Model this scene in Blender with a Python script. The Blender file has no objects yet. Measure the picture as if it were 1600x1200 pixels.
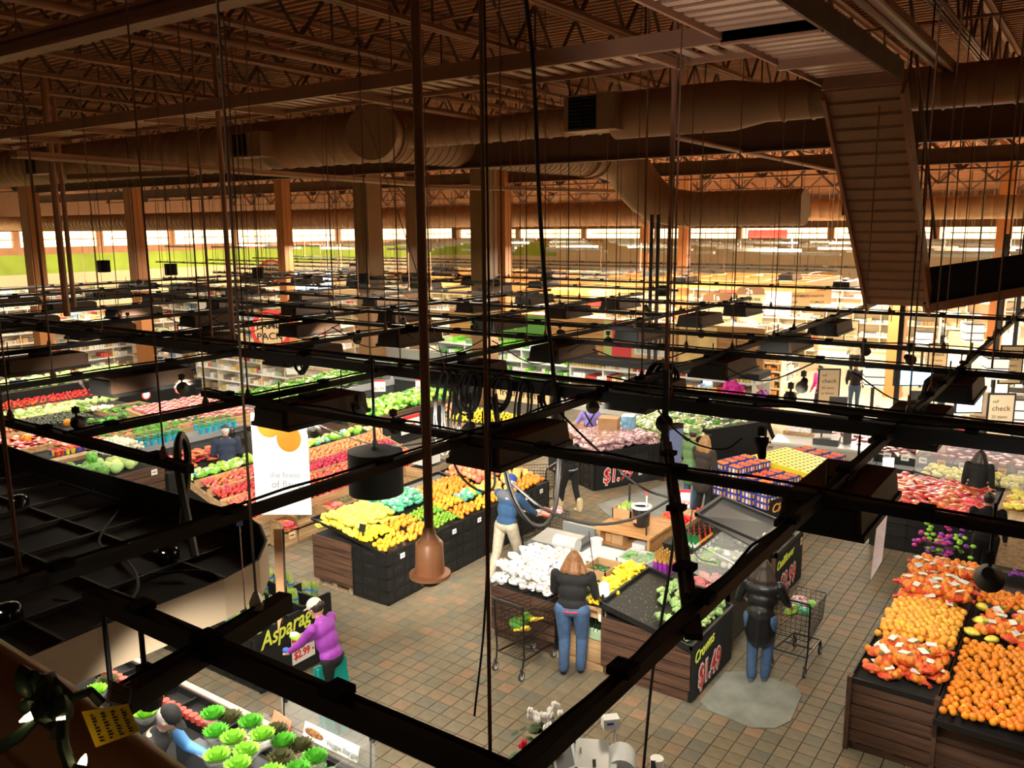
import bpy, math, random
import numpy as np
from mathutils import Matrix, Vector, Euler, Quaternion
random.seed(7)
S = bpy.context.scene
C = S.collection
PI = math.pi
R = math.radians
# ------------------------------------------------------------------ camera
CAM_H = 5.8
FPX = 1332.0
TH, ROLL, AZ = R(10.4), R(0.4), R(35.06)
fw = np.array([-math.sin(AZ) * math.cos(TH), math.cos(AZ) * math.cos(TH), -math.sin(TH)])
r0 = np.array([math.cos(AZ), math.sin(AZ), 0.0])
u0 = np.cross(r0, fw)
RV = r0 * math.cos(ROLL) - u0 * math.sin(ROLL)
UV = u0 * math.cos(ROLL) + r0 * math.sin(ROLL)
cam = bpy.data.objects.new('camera', bpy.data.cameras.new('camera'))
C.objects.link(cam)
cam.data.sensor_width = 36
cam.data.lens = 36 * FPX / 1600
cam.data.clip_start = 0.05
cam.data.clip_end = 400
cam.matrix_world = Matrix(((RV[0], UV[0], -fw[0], 0), (RV[1], UV[1], -fw[1], 0), (RV[2], UV[2], -fw[2], CAM_H), (0, 0, 0, 1)))
S.camera = cam
# ------------------------------------------------------------------ world, exposure
w = bpy.data.worlds.new('world')
S.world = w
w.use_nodes = True
w.node_tree.nodes['Background'].inputs[0].default_value = (1.0, 0.62, 0.36, 1)
w.node_tree.nodes['Background'].inputs[1].default_value = 0.04
S.view_settings.view_transform = 'Standard'
S.view_settings.look = 'None'
S.view_settings.gamma = 1
S.view_settings.exposure = 0.14
S.view_settings.use_curve_mapping = False
try:
    S.cycles.max_bounces = 5
    S.cycles.diffuse_bounces = 3
    S.cycles.glossy_bounces = 2
    S.cycles.transmission_bounces = 4
    S.cycles.transparent_max_bounces = 6
    S.cycles.caustics_reflective = False
    S.cycles.caustics_refractive = False
    S.cycles.sample_clamp_indirect = 6
except Exception:
    pass


def area_light(name, loc, sx, sy, power, color=(1, 0.86, 0.68), rot=(0, 0, 0), label=None):
    d = bpy.data.lights.new(name, 'AREA')
    d.shape = 'RECTANGLE'
    d.size = sx
    d.size_y = sy
    d.energy = power
    d.color = color
    o = bpy.data.objects.new(name, d)
    o.location = loc
    o.rotation_euler = rot
    C.objects.link(o)
    return o


def spot_light(name, loc, target, power, angle=50, color=(1, 0.93, 0.8), size=0.05):
    d = bpy.data.lights.new(name, 'SPOT')
    d.energy = power
    d.spot_size = R(angle)
    d.spot_blend = 0.6
    d.color = color
    d.shadow_soft_size = size
    o = bpy.data.objects.new(name, d)
    o.location = loc
    o.rotation_euler = (Vector(target) - Vector(loc)).to_track_quat('-Z', 'Y').to_euler()
    C.objects.link(o)
    return o


# ceiling-hung lamps of the hall beyond the produce grid (their glow fills each far department)
HALL = [(-14, 16, 30), (-14, 27, 60), (-26, 24, 60), (-26, 12, 45), (-38, 18, 60), (-38, 34, 60), (-6, 29, 45), (2, 32, 30), (-12, 40, 80),
        (-24, 42, 70), (-4, 44, 80), (4, 52, 80), (-16, 56, 80), (-36, 52, 70), (-50, 40, 60), (-50, 22, 60), (7, 24, 14)]
for i, (x, y, p) in enumerate(HALL):
    p *= 2.6 if y > 34 else 2.0 if y > 19 else 1
    area_light('hall_lamp', (x, y, 5.2), 3, 3, p * 14, (1, 0.85, 0.62))
# added fill lights that brighten the far walls, no fixture stands for them
area_light('wall_fill', (-24, 70, 4.3), 66, .4, 3600, (1, .78, .48), rot=(R(-75), 0, 0))
area_light('wall_fill', (-55, 36, 4.3), .4, 66, 2600, (1, .78, .48), rot=(0, R(75), 0))

# ------------------------------------------------------------------ mesh helpers


class MB:
    """collects shapes for ONE mesh; each shape may use its own material"""

    def __init__(self, mat=None, smooth=False):
        self.v = []
        self.f = []
        self.fm = []
        self.mats = []
        self.mat = mat
        self.smooth = smooth

    def mi(self, mat):
        mat = mat or self.mat
        if mat not in self.mats:
            self.mats.append(mat)
        return self.mats.index(mat)

    def add(self, vs, fs, mat=None):
        b = len(self.v)
        k = self.mi(mat)
        self.v += [tuple(v) for v in vs]
        for f in fs:
            self.f.append(tuple(b + i for i in f))
            self.fm.append(k)
        return self

    def bx(self, x0, x1, y0, y1, z0, z1, mat=None):
        return self.hexa([(x0, y0, z0), (x1, y0, z0), (x1, y1, z0), (x0, y1, z0), (x0, y0, z1), (x1, y0, z1), (x1, y1, z1), (x0, y1, z1)], mat)

    def hexa(self, p, mat=None):
        return self.add(p, [(3, 2, 1, 0), (4, 5, 6, 7), (0, 1, 5, 4), (1, 2, 6, 5), (2, 3, 7, 6), (3, 0, 4, 7)], mat)

    def box(self, c, s, rz=0, mat=None, rx=0, ry=0):
        m = Euler((rx, ry, rz)).to_matrix()
        ps = []
        for z in (-.5, .5):
            for x, y in ((-.5, -.5), (.5, -.5), (.5, .5), (-.5, .5)):
                q = m @ Vector((x * s[0], y * s[1], z * s[2]))
                ps.append((q.x + c[0], q.y + c[1], q.z + c[2]))
        return self.hexa(ps, mat)

    def bar(self, a, b, w, h, mat=None):
        """rectangular bar from a to b"""
        a = Vector(a)
        b = Vector(b)
        d = (b - a).normalized()
        up = Vector((0, 0, 1)) if abs(d.z) < .95 else Vector((0, 1, 0))
        s = d.cross(up).normalized()
        u = s.cross(d)
        ps = [q + s * (i * w / 2) + u * (j * h / 2) for q in (a, b) for i, j in ((-1, -1), (1, -1), (1, 1), (-1, 1))]
        return self.hexa(ps, mat)

    def quad(self, a, b, c, d, mat=None):
        return self.add([a, b, c, d], [(0, 1, 2, 3)], mat)

    def tube(self, pts, r, n=6, mat=None, closed=False):
        pts = [Vector(p) for p in pts]
        rs = r if isinstance(r, (list, tuple)) else [r] * len(pts)
        vs = []
        fs = []
        N = len(pts)
        prev = None
        for i, p in enumerate(pts):
            if closed:
                d = pts[(i + 1) % N] - pts[i - 1]
            else:
                d = pts[min(i + 1, N - 1)] - pts[max(i - 1, 0)]
            if d.length < 1e-9:
                d = Vector((0, 0, 1))
            d.normalize()
            if prev is None:
                up = Vector((0, 0, 1)) if abs(d.z) < .9 else Vector((1, 0, 0))
                s = d.cross(up).normalized()
            else:
                s = prev - d * prev.dot(d)
                s = s.normalized() if s.length > 1e-6 else d.orthogonal().normalized()
            prev = s
            u = d.cross(s)
            for k in range(n):
                a = 2 * PI * k / n
                vs.append(p + (s * math.cos(a) + u * math.sin(a)) * rs[i])
        m = N if closed else N - 1
        for i in range(m):
            for k in range(n):
                a = i * n + k
                b = i * n + (k + 1) % n
                c = ((i + 1) % N) * n + (k + 1) % n
                d_ = ((i + 1) % N) * n + k
                fs.append((a, b, c, d_))
        if not closed:
            fs.append(tuple(reversed(range(n))))
            fs.append(tuple((N - 1) * n + k for k in range(n)))
        return self.add(vs, fs, mat)

    def lathe(self, prof, c=(0, 0, 0), n=12, mat=None, rot=None, cap=True):
        vs = []
        fs = []
        M = rot or Matrix.Identity(3)
        for r, z in prof:
            for k in range(n):
                a = 2 * PI * k / n
                q = M @ Vector((r * math.cos(a), r * math.sin(a), z))
                vs.append((q.x + c[0], q.y + c[1], q.z + c[2]))
        for i in range(len(prof) - 1):
            for k in range(n):
                a = i * n + k
                b = i * n + (k + 1) % n
                fs.append((a, b, b + n, a + n))
        if cap:
            fs.append(tuple(reversed(range(n))))
            fs.append(tuple((len(prof) - 1) * n + k for k in range(n)))
        return self.add(vs, fs, mat)

    def ball(self, c, r, n=8, m=5, mat=None, rot=None):
        if not isinstance(r, (list, tuple)):
            r = (r, r, r)
        M = rot or Matrix.Identity(3)
        vs = [M @ Vector((0, 0, -r[2]))]
        for i in range(1, m):
            t = -PI / 2 + PI * i / m
            for k in range(n):
                a = 2 * PI * k / n
                vs.append(M @ Vector((r[0] * math.cos(t) * math.cos(a), r[1] * math.cos(t) * math.sin(a), r[2] * math.sin(t))))
        vs.append(M @ Vector((0, 0, r[2])))
        vs = [(q.x + c[0], q.y + c[1], q.z + c[2]) for q in vs]
        fs = []
        for k in range(n):
            fs.append((0, 1 + (k + 1) % n, 1 + k))
            t = 1 + (m - 2) * n
            fs.append((t + k, t + (k + 1) % n, len(vs) - 1))
        for i in range(m - 2):
            for k in range(n):
                a = 1 + i * n + k
                b = 1 + i * n + (k + 1) % n
                fs.append((a, b, b + n, a + n))
        return self.add(vs, fs, mat)

    def capsule(self, a, b, ra, rb, n=8, mat=None):
        self.tube([a, b], [ra, rb], n, mat)
        self.ball(a, ra, n, 6, mat)
        self.ball(b, rb, n, 6, mat)
        return self

    def prism(self, poly, z0, z1, mat=None):
        n = len(poly)
        vs = [(x, y, z0) for x, y in poly] + [(x, y, z1) for x, y in poly]
        return self.add(vs, [tuple(reversed(range(n))), tuple(range(n, 2 * n))] + [(i, (i + 1) % n, n + (i + 1) % n, n + i) for i in range(n)], mat)

    def extrude(self, poly, vec, mat=None):
        n = len(poly)
        v = Vector(vec)
        vs = [Vector(p) for p in poly] + [Vector(p) + v for p in poly]
        return self.add(vs, [tuple(reversed(range(n))), tuple(range(n, 2 * n))] + [(i, (i + 1) % n, n + (i + 1) % n, n + i) for i in range(n)], mat)

    def mesh(self, name, M=None):
        me = bpy.data.meshes.new(name)
        v = self.v
        if M is not None:
            v = [tuple(M @ Vector(q)) for q in v]
        me.from_pydata(v, [], self.f)
        for m in self.mats:
            me.materials.append(m)
        me.polygons.foreach_set('material_index', self.fm)
        if self.smooth:
            me.polygons.foreach_set('use_smooth', [True] * len(self.f))
            me.set_sharp_from_angle(angle=R(45))
        me.update()
        return me


XF = {}


def wm(o):
    return XF.get(o.name, Matrix.Identity(4)) if o else Matrix.Identity(4)


def obj(name, mb, parent=None, kind=None):
    """mb holds WORLD coordinates; the mesh is stored relative to the parent thing"""
    M = wm(parent).inverted() if parent else None
    o = bpy.data.objects.new(name, mb.mesh(name, M) if isinstance(mb, MB) else mb)
    C.objects.link(o)
    if parent:
        o.parent = parent
        XF[o.name] = wm(parent)
    if kind:
        o['kind'] = kind
    return o


def local(name, mb, parent, loc=None, rot=None):
    """mb holds coordinates local to the parent"""
    o = bpy.data.objects.new(name, mb.mesh(name) if isinstance(mb, MB) else mb)
    C.objects.link(o)
    o.parent = parent
    if loc:
        o.location = loc
    if rot:
        o.rotation_euler = rot
    XF[o.name] = wm(parent)
    return o


def tag(o, label, cat, group=None):
    o['label'] = label
    o['category'] = cat
    if group:
        o['group'] = group
    return o


def thing(name, label, cat, loc=(0, 0, 0), rz=0, group=None, kind=None):
    o = bpy.data.objects.new(name, None)
    C.objects.link(o)
    o.location = loc
    o.rotation_euler = (0, 0, rz)
    XF[o.name] = Matrix.Translation(loc) @ Matrix.Rotation(rz, 4, 'Z')
    if kind:
        o['kind'] = kind
    else:
        tag(o, label, cat, group)
    return o


KIDS = {}


def kids(o):
    return [c for c in bpy.data.objects if c.parent == o]


def dup(root, loc, rz=0, label=None, group=None, scale=None, cache={}):
    if root.name not in cache:
        cache[root.name] = [(c, kids(c)) for c in kids(root)]
    r = root.copy()
    C.objects.link(r)
    r.location = loc
    r.rotation_euler = (0, 0, rz)
    if scale:
        r.scale = scale
    if label:
        r['label'] = label
    if group:
        r['group'] = group
    for ch, gs in cache[root.name]:
        c = ch.copy()
        C.objects.link(c)
        c.parent = r
        for g in gs:
            d = g.copy()
            C.objects.link(d)
            d.parent = c
    return r


def P(px, py, z=0.0):
    """point of the photograph's ray at height z"""
    d = fw * FPX + RV * (px - 800) - UV * (py - 600)
    t = (z - CAM_H) / d[2]
    return Vector((d[0] * t, d[1] * t, CAM_H + d[2] * t))


def PD(px, py, dist):
    d = fw * FPX + RV * (px - 800) - UV * (py - 600)
    d = d / np.linalg.norm(d) * dist
    return Vector((d[0], d[1], CAM_H + d[2]))


# ------------------------------------------------------------------ materials
MATS = {}


def mat(name, col, rough=0.6, metal=0.0, noise=0.0, scale=8.0, emit=0.0, ecol=None, var=0.0, hue=0.0, bump=0.0, trans=0.0, alpha=1.0, spec=None, stretch=None, sss=0):
    if name in MATS:
        return MATS[name]
    m = bpy.data.materials.new(name)
    m.use_nodes = True
    nt = m.node_tree
    N = nt.nodes
    L = nt.links
    b = N['Principled BSDF']
    b.inputs['Roughness'].default_value = rough
    b.inputs['Metallic'].default_value = metal
    if spec is not None:
        b.inputs['Specular IOR Level'].default_value = spec
    c4 = (*col, 1)
    b.inputs['Base Color'].default_value = c4
    out = None
    if noise > 0:
        tc = N.new('ShaderNodeTexCoord')
        nz = N.new('ShaderNodeTexNoise')
        nz.inputs['Scale'].default_value = scale
        nz.inputs['Detail'].default_value = 4
        src = tc.outputs['Object']
        if stretch:
            mp = N.new('ShaderNodeMapping')
            mp.inputs['Scale'].default_value = stretch
            L.new(src, mp.inputs[0])
            src = mp.outputs[0]
        L.new(src, nz.inputs['Vector'])
        rp = N.new('ShaderNodeValToRGB')
        rp.color_ramp.elements[0].position = 0.3
        rp.color_ramp.elements[1].position = 0.7
        rp.color_ramp.elements[0].color = (*[max(0, c * (1 - noise)) for c in col], 1)
        rp.color_ramp.elements[1].color = (*[min(1, c * (1 + noise)) for c in col], 1)
        L.new(nz.outputs['Fac'], rp.inputs[0])
        out = rp.outputs[0]
        if bump > 0:
            bp = N.new('ShaderNodeBump')
            bp.inputs['Strength'].default_value = bump
            bp.inputs['Distance'].default_value = 0.02
            L.new(nz.outputs['Fac'], bp.inputs['Height'])
            L.new(bp.outputs[0], b.inputs['Normal'])
    if var > 0 or hue > 0:
        oi = N.new('ShaderNodeObjectInfo')
        hs = N.new('ShaderNodeHueSaturation')
        if out:
            L.new(out, hs.inputs['Color'])
        else:
            hs.inputs['Color'].default_value = c4
        mr = N.new('ShaderNodeMapRange')
        mr.inputs[3].default_value = 1 - var
        mr.inputs[4].default_value = 1 + var
        L.new(oi.outputs['Random'], mr.inputs[0])
        L.new(mr.outputs[0], hs.inputs['Value'])
        if hue > 0:
            fr = N.new('ShaderNodeMath')
            fr.operation = 'MULTIPLY'
            fr.inputs[1].default_value = 7.31
            f2 = N.new('ShaderNodeMath')
            f2.operation = 'FRACT'
            L.new(oi.outputs['Random'], fr.inputs[0])
            L.new(fr.outputs[0], f2.inputs[0])
            m2 = N.new('ShaderNodeMapRange')
            m2.inputs[3].default_value = 0.5 - hue
            m2.inputs[4].default_value = 0.5 + hue
            L.new(f2.outputs[0], m2.inputs[0])
            L.new(m2.outputs[0], hs.inputs['Hue'])
        out = hs.outputs[0]
    if out:
        L.new(out, b.inputs['Base Color'])
    if emit > 0:
        b.inputs['Emission Color'].default_value = (*(ecol or col), 1)
        b.inputs['Emission Strength'].default_value = emit
    if trans > 0:
        b.inputs['Transmission Weight'].default_value = trans
        b.inputs['IOR'].default_value = 1.1
    if alpha < 1:
        b.inputs['Alpha'].default_value = alpha
    if sss > 0:
        b.inputs['Subsurface Weight'].default_value = sss
    MATS[name] = m
    return m


def wood(name, c1, c2, axis=0, rough=0.6, sc=1.0):
    """boards: grain streaks along one object axis"""
    if name in MATS:
        return MATS[name]
    m = bpy.data.materials.new(name)
    m.use_nodes = True
    N = m.node_tree.nodes
    L = m.node_tree.links
    b = N['Principled BSDF']
    b.inputs['Roughness'].default_value = rough
    tc = N.new('ShaderNodeTexCoord')
    mp = N.new('ShaderNodeMapping')
    s = [14 * sc, 14 * sc, 22 * sc]
    s[axis] = 1.4 * sc
    mp.inputs['Scale'].default_value = s
    oi = N.new('ShaderNodeObjectInfo')
    va = N.new('ShaderNodeVectorMath')
    va.operation = 'SCALE'
    va.inputs[0].default_value = (31, 17, 23)
    L.new(oi.outputs['Random'], va.inputs['Scale'])
    L.new(tc.outputs['Object'], mp.inputs[0])
    L.new(va.outputs[0], mp.inputs['Location'])
    nz = N.new('ShaderNodeTexNoise')
    nz.inputs['Scale'].default_value = 1
    nz.inputs['Detail'].default_value = 6
    L.new(mp.outputs[0], nz.inputs['Vector'])
    rp = N.new('ShaderNodeValToRGB')
    rp.color_ramp.elements[0].position = 0.32
    rp.color_ramp.elements[1].position = 0.68
    rp.color_ramp.elements[0].color = (*c1, 1)
    rp.color_ramp.elements[1].color = (*c2, 1)
    L.new(nz.outputs['Fac'], rp.inputs[0])
    L.new(rp.outputs[0], b.inputs['Base Color'])
    MATS[name] = m
    return m


black = mat('black_metal', (0.012, 0.011, 0.010), 0.55)
blacktop = mat('dark_bronze_metal', (0.10, 0.052, 0.028), 0.6, noise=.25, scale=3)
blackpl = mat('black_crate_plastic', (0.009, 0.0095, 0.010), 0.42)
blackmat = mat('black_matte', (0.006, 0.006, 0.006), 0.9)
sheet = mat('ceiling_paint', (0.42, 0.19, 0.09), 0.7, noise=.12, scale=1.2)
duct_m = mat('duct_paint', (0.36, 0.20, 0.10), 0.5, noise=.1, scale=1.0)
steel_br = mat('brown_painted_steel', (0.40, 0.185, 0.09), 0.55, noise=.12, scale=2)
steel_dk = mat('dark_brown_steel', (0.13, 0.06, 0.03), 0.6, noise=.15, scale=2)
rodbr = mat('brown_rod', (0.24, 0.115, 0.06), 0.5)
chrome = mat('chrome', (0.7, 0.7, 0.7), 0.25, 1.0)
steel = mat('brushed_steel', (0.5, 0.5, 0.49), 0.35, 0.8, noise=.08, scale=5)
white = mat('white_plastic', (0.8, 0.8, 0.78), 0.4)
paper = mat('white_paper', (0.85, 0.84, 0.8), 0.7)
kraft = mat('cardboard', (0.45, 0.27, 0.13), 0.8, noise=.1, scale=5)
redm = mat('sign_red', (0.75, 0.03, 0.03), 0.5)
yelm = mat('chalk_yellow', (0.75, 0.85, 0.10), 0.6)
orgm = mat('chalk_orange', (0.9, 0.42, 0.08), 0.6)
navy = mat('navy_print', (0.03, 0.05, 0.3), 0.5)
inkm = mat('black_ink', (0.02, 0.02, 0.02), 0.6)
greym = mat('grey_print', (0.35, 0.37, 0.38), 0.6)
tanc = mat('tan_card', (0.78, 0.55, 0.3), 0.6)
dwood = wood('dark_stained_wood_x', (0.045, 0.022, 0.014), (0.14, 0.07, 0.042), 0)
dwoody = wood('dark_stained_wood_y', (0.045, 0.022, 0.014), (0.14, 0.07, 0.042), 1)
lwood = wood('light_crate_wood_x', (0.38, 0.22, 0.10), (0.62, 0.41, 0.21), 0)
lwoody = wood('light_crate_wood_y', (0.34, 0.2, 0.095), (0.58, 0.38, 0.2), 1)
gwoody = wood('weathered_crate_wood_y', (0.20, 0.14, 0.085), (0.42, 0.31, 0.19), 1)
oak = wood('oak_veneer', (0.35, 0.16, 0.05), (0.62, 0.33, 0.12), 0)
glassm = mat('clear_glass', (0.9, 0.95, 0.95), 0.03, alpha=0.16)
LENS = mat('lamp_lens', (1, 0.9, 0.75), 0.5, emit=17, ecol=(1, 0.87, 0.66))
BULB = mat('spot_lamp_face', (1, 1, 1), 0.5, emit=40, ecol=(1, 0.95, 0.85))


def text(s, loc, size, rot, m, parent=None, name='lettering', ext=0.003, shear=0.0, align='LEFT', off=0.0, sx=1.0):
    cu = bpy.data.curves.new(name, 'FONT')
    cu.body = s
    cu.size = size
    cu.extrude = ext
    cu.shear = shear
    cu.offset = off
    cu.align_x = align
    cu.resolution_u = 3
    cu.materials.append(m)
    o = bpy.data.objects.new(name, cu)
    C.objects.link(o)
    M = Matrix.Translation(loc) @ Euler(rot).to_matrix().to_4x4() @ Matrix.Diagonal((sx, 1, 1, 1))
    if parent:
        o.parent = parent
        o.matrix_local = wm(parent).inverted() @ M
    else:
        o.matrix_world = M
    return o


RX = (PI / 2, 0, PI / 2)      # lettering on a face that looks towards +X
RY = (PI / 2, 0, 0)           # lettering on a face that looks towards -Y
# ================================================================== SETTING
# floor: quarry tiles, each its own piece near the camera
PITCH = 0.21
tile_ms = []
TCOL = [(0.225, 0.18, 0.12), (0.20, 0.172, 0.118), (0.255, 0.18, 0.115), (0.175, 0.16, 0.122), (0.215, 0.175, 0.115), (0.285, 0.185, 0.115)]
for i, c in enumerate(TCOL):
    tile_ms.append(mat('quarry_tile_%d' % i, c, 0.6, noise=.13, scale=6, var=.06, spec=.25))
grout = mat('grout', (0.085, 0.07, 0.055), 0.9)
FL = MB(grout)
FL.bx(-64, 14, -3, 78, -0.3, -0.012)
floor = obj('floor', FL, None, 'structure')
tsh = []
for m in tile_ms:
    t = MB(m)
    h = PITCH / 2 - 0.006
    t.add([(-h, -h, 0), (h, -h, 0), (h, h, 0), (-h, h, 0), (-h - .002, -h - .002, -.012), (h + .002, -h - .002, -.012), (h + .002, h + .002, -.012), (-h - .002, h + .002, -.012)],
          [(0, 1, 2, 3), (4, 5, 1, 0), (5, 6, 2, 1), (6, 7, 3, 2), (7, 4, 0, 3)])
    tsh.append(t)
tme = [t.mesh('floor_tile') for t in tsh]
cells = []
for i in range(-75, 10):
    for j in range(22, 130):
        x = i * PITCH + 0.03
        y = j * PITCH - 0.03
        d = math.hypot(x, y)
        if y < 4.6 or d > 27 or x > 1.6 or x < -14.5:
            continue
        cells.append((d, x, y, i, j))


def visible_floor(x, y):
    v = np.array([x, y, -CAM_H])
    a = v @ fw
    px = 800 + FPX * (v @ RV) / a
    py = 600 - FPX * (v @ UV) / a
    if not (-10 < px < 1610 and py < 1215):
        return False
    for (x0, x1, y0, y1) in ((-10.5, -8.6, 9, 13.8), (-7, -3.7, 9.2, 13.6), (-1.9, 2, 9.3, 20), (-12, -8.3, 6.2, 7.4), (-14, -12.4, 9, 14), (-9.5, -5, 3, 4.9)):
        if x0 < x < x1 and y0 < y < y1:
            return False
    return True


cells.sort()
n_ind = 0
STUFF = MB(tile_ms[0])
RT = random.Random(3)
for d, x, y, i, j in cells:
    k = RT.choices(range(6), (30, 26, 16, 14, 22, 5))[0]
    dz = RT.uniform(-.0015, .0015)
    if not visible_floor(x, y):
        if not (-14 < x < 1 and d < 16):
            continue
    elif n_ind < 300:
        o = bpy.data.objects.new('floor_tile', tme[k])
        o.location = (x, y, dz)
        o.rotation_euler = (0, 0, RT.uniform(-.004, .004))
        o.parent = floor
        C.objects.link(o)
        n_ind += 1
        continue
    t = tsh[k]
    STUFF.add([(a + x, b + y, c + dz) for a, b, c in t.v], t.f, tile_ms[k])
st = obj('floor_tiles', STUFF, floor)
st['kind'] = 'stuff'
# smooth sheet floor of the far departments and a few repaired grey patches
FF = MB(mat('far_floor_concrete', (0.40, 0.33, 0.22), 0.5, noise=.08, scale=2))
FF.bx(-8.6, 12, 19.2, 76, -.01, .004)
FF.bx(-60, -8.6, 30, 76, -.01, .004)
obj('trim_1', FF, None, 'structure')
mt = thing('floor_mat', 'grey floor mat with cut corners before the $1.49 broccoli stand', 'mat', (-3.1, 9.6, 0))
m_ = MB(mat('grey_mat', (0.24, 0.25, 0.22), 0.75, noise=.25, scale=3))
m_.prism([(-3.68, 9.25), (-3.5, 9.12), (-2.95, 9.05), (-2.72, 9.2), (-2.62, 9.45), (-2.68, 10.1), (-2.8, 10.25), (-3.4, 10.3), (-3.68, 10.1)], 0.002, 0.012)
obj('mat_sheet', m_, mt)
m2 = MB(mat('grey_mat_2', (0.25, 0.26, 0.25), 0.75, noise=.2, scale=3))
m2.prism([(-8.5, 15.2), (-7.0, 13.9), (-6.4, 14.6), (-6.7, 17.6), (-7.7, 17.9)], 0.002, 0.012)
tag(obj('floor_mat', m2), 'large grey floor mat along the $1.99 grape island', 'mat')

# walls far off: left wall X=-60, back wall Y=75, right wall X=12
cream = mat('cream_wall', (0.62, 0.5, 0.33), 0.8, noise=.05, scale=.6)
greenw = mat('green_wall_band', (0.30, 0.42, 0.05), 0.8, noise=.2, scale=.5)
brnw = mat('brown_upper_wall', (0.18, 0.085, 0.04), 0.8)
W = MB(cream)
W.bx(-60.3, -60, -3, 76, 0, 2.9)
W.bx(-60.3, -60, -3, 76, 2.9, 4.2, greenw)
W.bx(-60.3, -60, -3, 76, 4.2, 4.7, steel_br)
W.bx(-60.3, -60, -3, 76, 5.75, 9.6, brnw)
wl = obj('wall_left', W, None, 'structure')
W = MB(cream)
W.bx(-60, 12, 75, 75.3, 0, 4.4)
W.bx(-60, -47, 74.9, 75, 2.9, 4.2, greenw)
W.bx(-60, 12, 75, 75.3, 4.4, 4.7, steel_br)
W.bx(-60, 12, 75, 75.3, 5.6, 9.6, brnw)
obj('wall_back', W, None, 'structure')
W = MB(cream)
W.bx(12, 12.3, -3, 76, 0, 5.0)
W.bx(12, 12.3, -3, 76, 5.0, 9.6, brnw)
obj('wall_right', W, None, 'structure')
pane_m = mat('lit_window_pane', (1, 0.9, 0.7), 0.4, emit=3.0, ecol=(1, 0.74, 0.36))
for wi in range(13):
    y0 = -1 + wi * 5.8
    wd = thing('window_%d' % (wi + 1), '', '', (-60, y0, 4.7), kind='structure')
    f = MB(steel_br)
    f.bx(-60.3, -59.9, y0, y0 + .4, 4.7, 5.75)
    f.bx(-59.98, -59.93, y0 + .9, y0 + 5.8, 5.18, 5.24)
    obj('window_frame', f, wd)
    p = MB(pane_m)
    p.bx(-60.25, -60.2, y0 + .4, y0 + 5.8, 4.7, 5.75)
    obj('pane', p, wd)
for wi in range(9):
    x0 = -60 + wi * 8
    wd = thing('window_%d' % (wi + 14), '', '', (x0, 75, 4.7), kind='structure')
    f = MB(steel_br)
    f.bx(x0, x0 + .5, 74.9, 75.3, 4.7, 5.6)
    f.bx(x0 + 1.3, x0 + 8, 74.93, 74.98, 5.12, 5.2)
    obj('window_frame', f, wd)
    p = MB(pane_m)
    p.bx(x0 + .5, x0 + 8, 75.2, 75.25, 4.7, 5.6)
    obj('pane', p, wd)

# ceiling: corrugated deck, ribs along X
D = MB(sheet)
prof = []
y = -2.0
while y < 77:
    st_ = 0.2 if y < 34 else 0.6
    hh = 0.09 if y < 34 else .12
    prof += [(y, 9.3), (y + st_ * .35, 9.3), (y + st_ * .5, 9.3 + hh), (y + st_ * .85, 9.3 + hh)]
    y += st_
vs = []
for (yy, zz) in prof:
    vs += [(-62, yy, zz), (12.3, yy, zz)]
D.add(vs, [(2 * i, 2 * i + 1, 2 * i + 3, 2 * i + 2) for i in range(len(prof) - 1)])
D.bx(-62, 12.3, -2, 77, 9.45, 9.5)
obj('ceiling', D, None, 'structure')


def joist(x, y0, y1, zb=8.4, zt=9.22, step=.62, cat='joist'):
    t = thing('ceiling_joist', '', '', (x, y0, zb), kind='structure')
    a = MB(steel_br)
    for s in (-.05, .05):
        a.bx(x + s - .035, x + s + .035, y0, y1, zb, zb + .02)
        a.bx(x + s - (.008 if s < 0 else .008), x + s + .008, y0, y1, zb, zb + .07)
    obj('bottom_chord', a, t)
    a = MB(steel_br)
    a.bx(x - .09, x - .015, y0, y1, zt, zt + .02)
    a.bx(x + .015, x + .09, y0, y1, zt, zt + .02)
    a.bx(x - .02, x + .02, y0, y1, zt - .06, zt)
    obj('top_chord', a, t)
    a = MB(steel_dk)
    n = int((y1 - y0) / step)
    for i in range(n):
        ya = y0 + i * step
        if i % 2 == 0:
            a.bar((x, ya, zb + .03), (x, ya + step, zt - .02), .04, .04)
        else:
            a.bar((x, ya, zt - .02), (x, ya + step, zb + .03), .035, .035)
            if i % 4 == 1:
                a.bar((x, ya, zb), (x, ya, zt), .025, .025)
    w_ = obj('web', a, t)
    return t


jx = 3.65
ji = 0
while jx > -34:
    joist(jx, 1.2 if jx > -12 else 2, 36)
    jx -= 1.9
# far joists are too small to part: joined
FJ = MB(steel_br)
for k in range(24):
    y = 37 + k * 1.6
    FJ.bx(-60, 12, y - .05, y + .05, 8.3, 8.42)
    for q in range(60):
        x = -60 + q * 1.2
        FJ.bar((x, y, 8.4), (x + .6, y, 9.2), .05, .05)
        FJ.bar((x + .6, y, 9.2), (x + 1.2, y, 8.4), .05, .05)
for k in range(16):
    x = -35.5 - k * 1.6
    FJ.bx(x - .05, x + .05, 0, 36, 8.3, 8.42)
    for q in range(30):
        y = q * 1.2
        FJ.bar((x, y, 8.4), (x, y + .6, 9.2), .05, .05)
        FJ.bar((x, y + .6, 9.2), (x, y + 1.2, 8.4), .05, .05)
fj = obj('far_ceiling_joists', FJ)
fj['kind'] = 'stuff'
tag(fj, 'brown open web roof joists far down the hall', 'joist')

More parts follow.
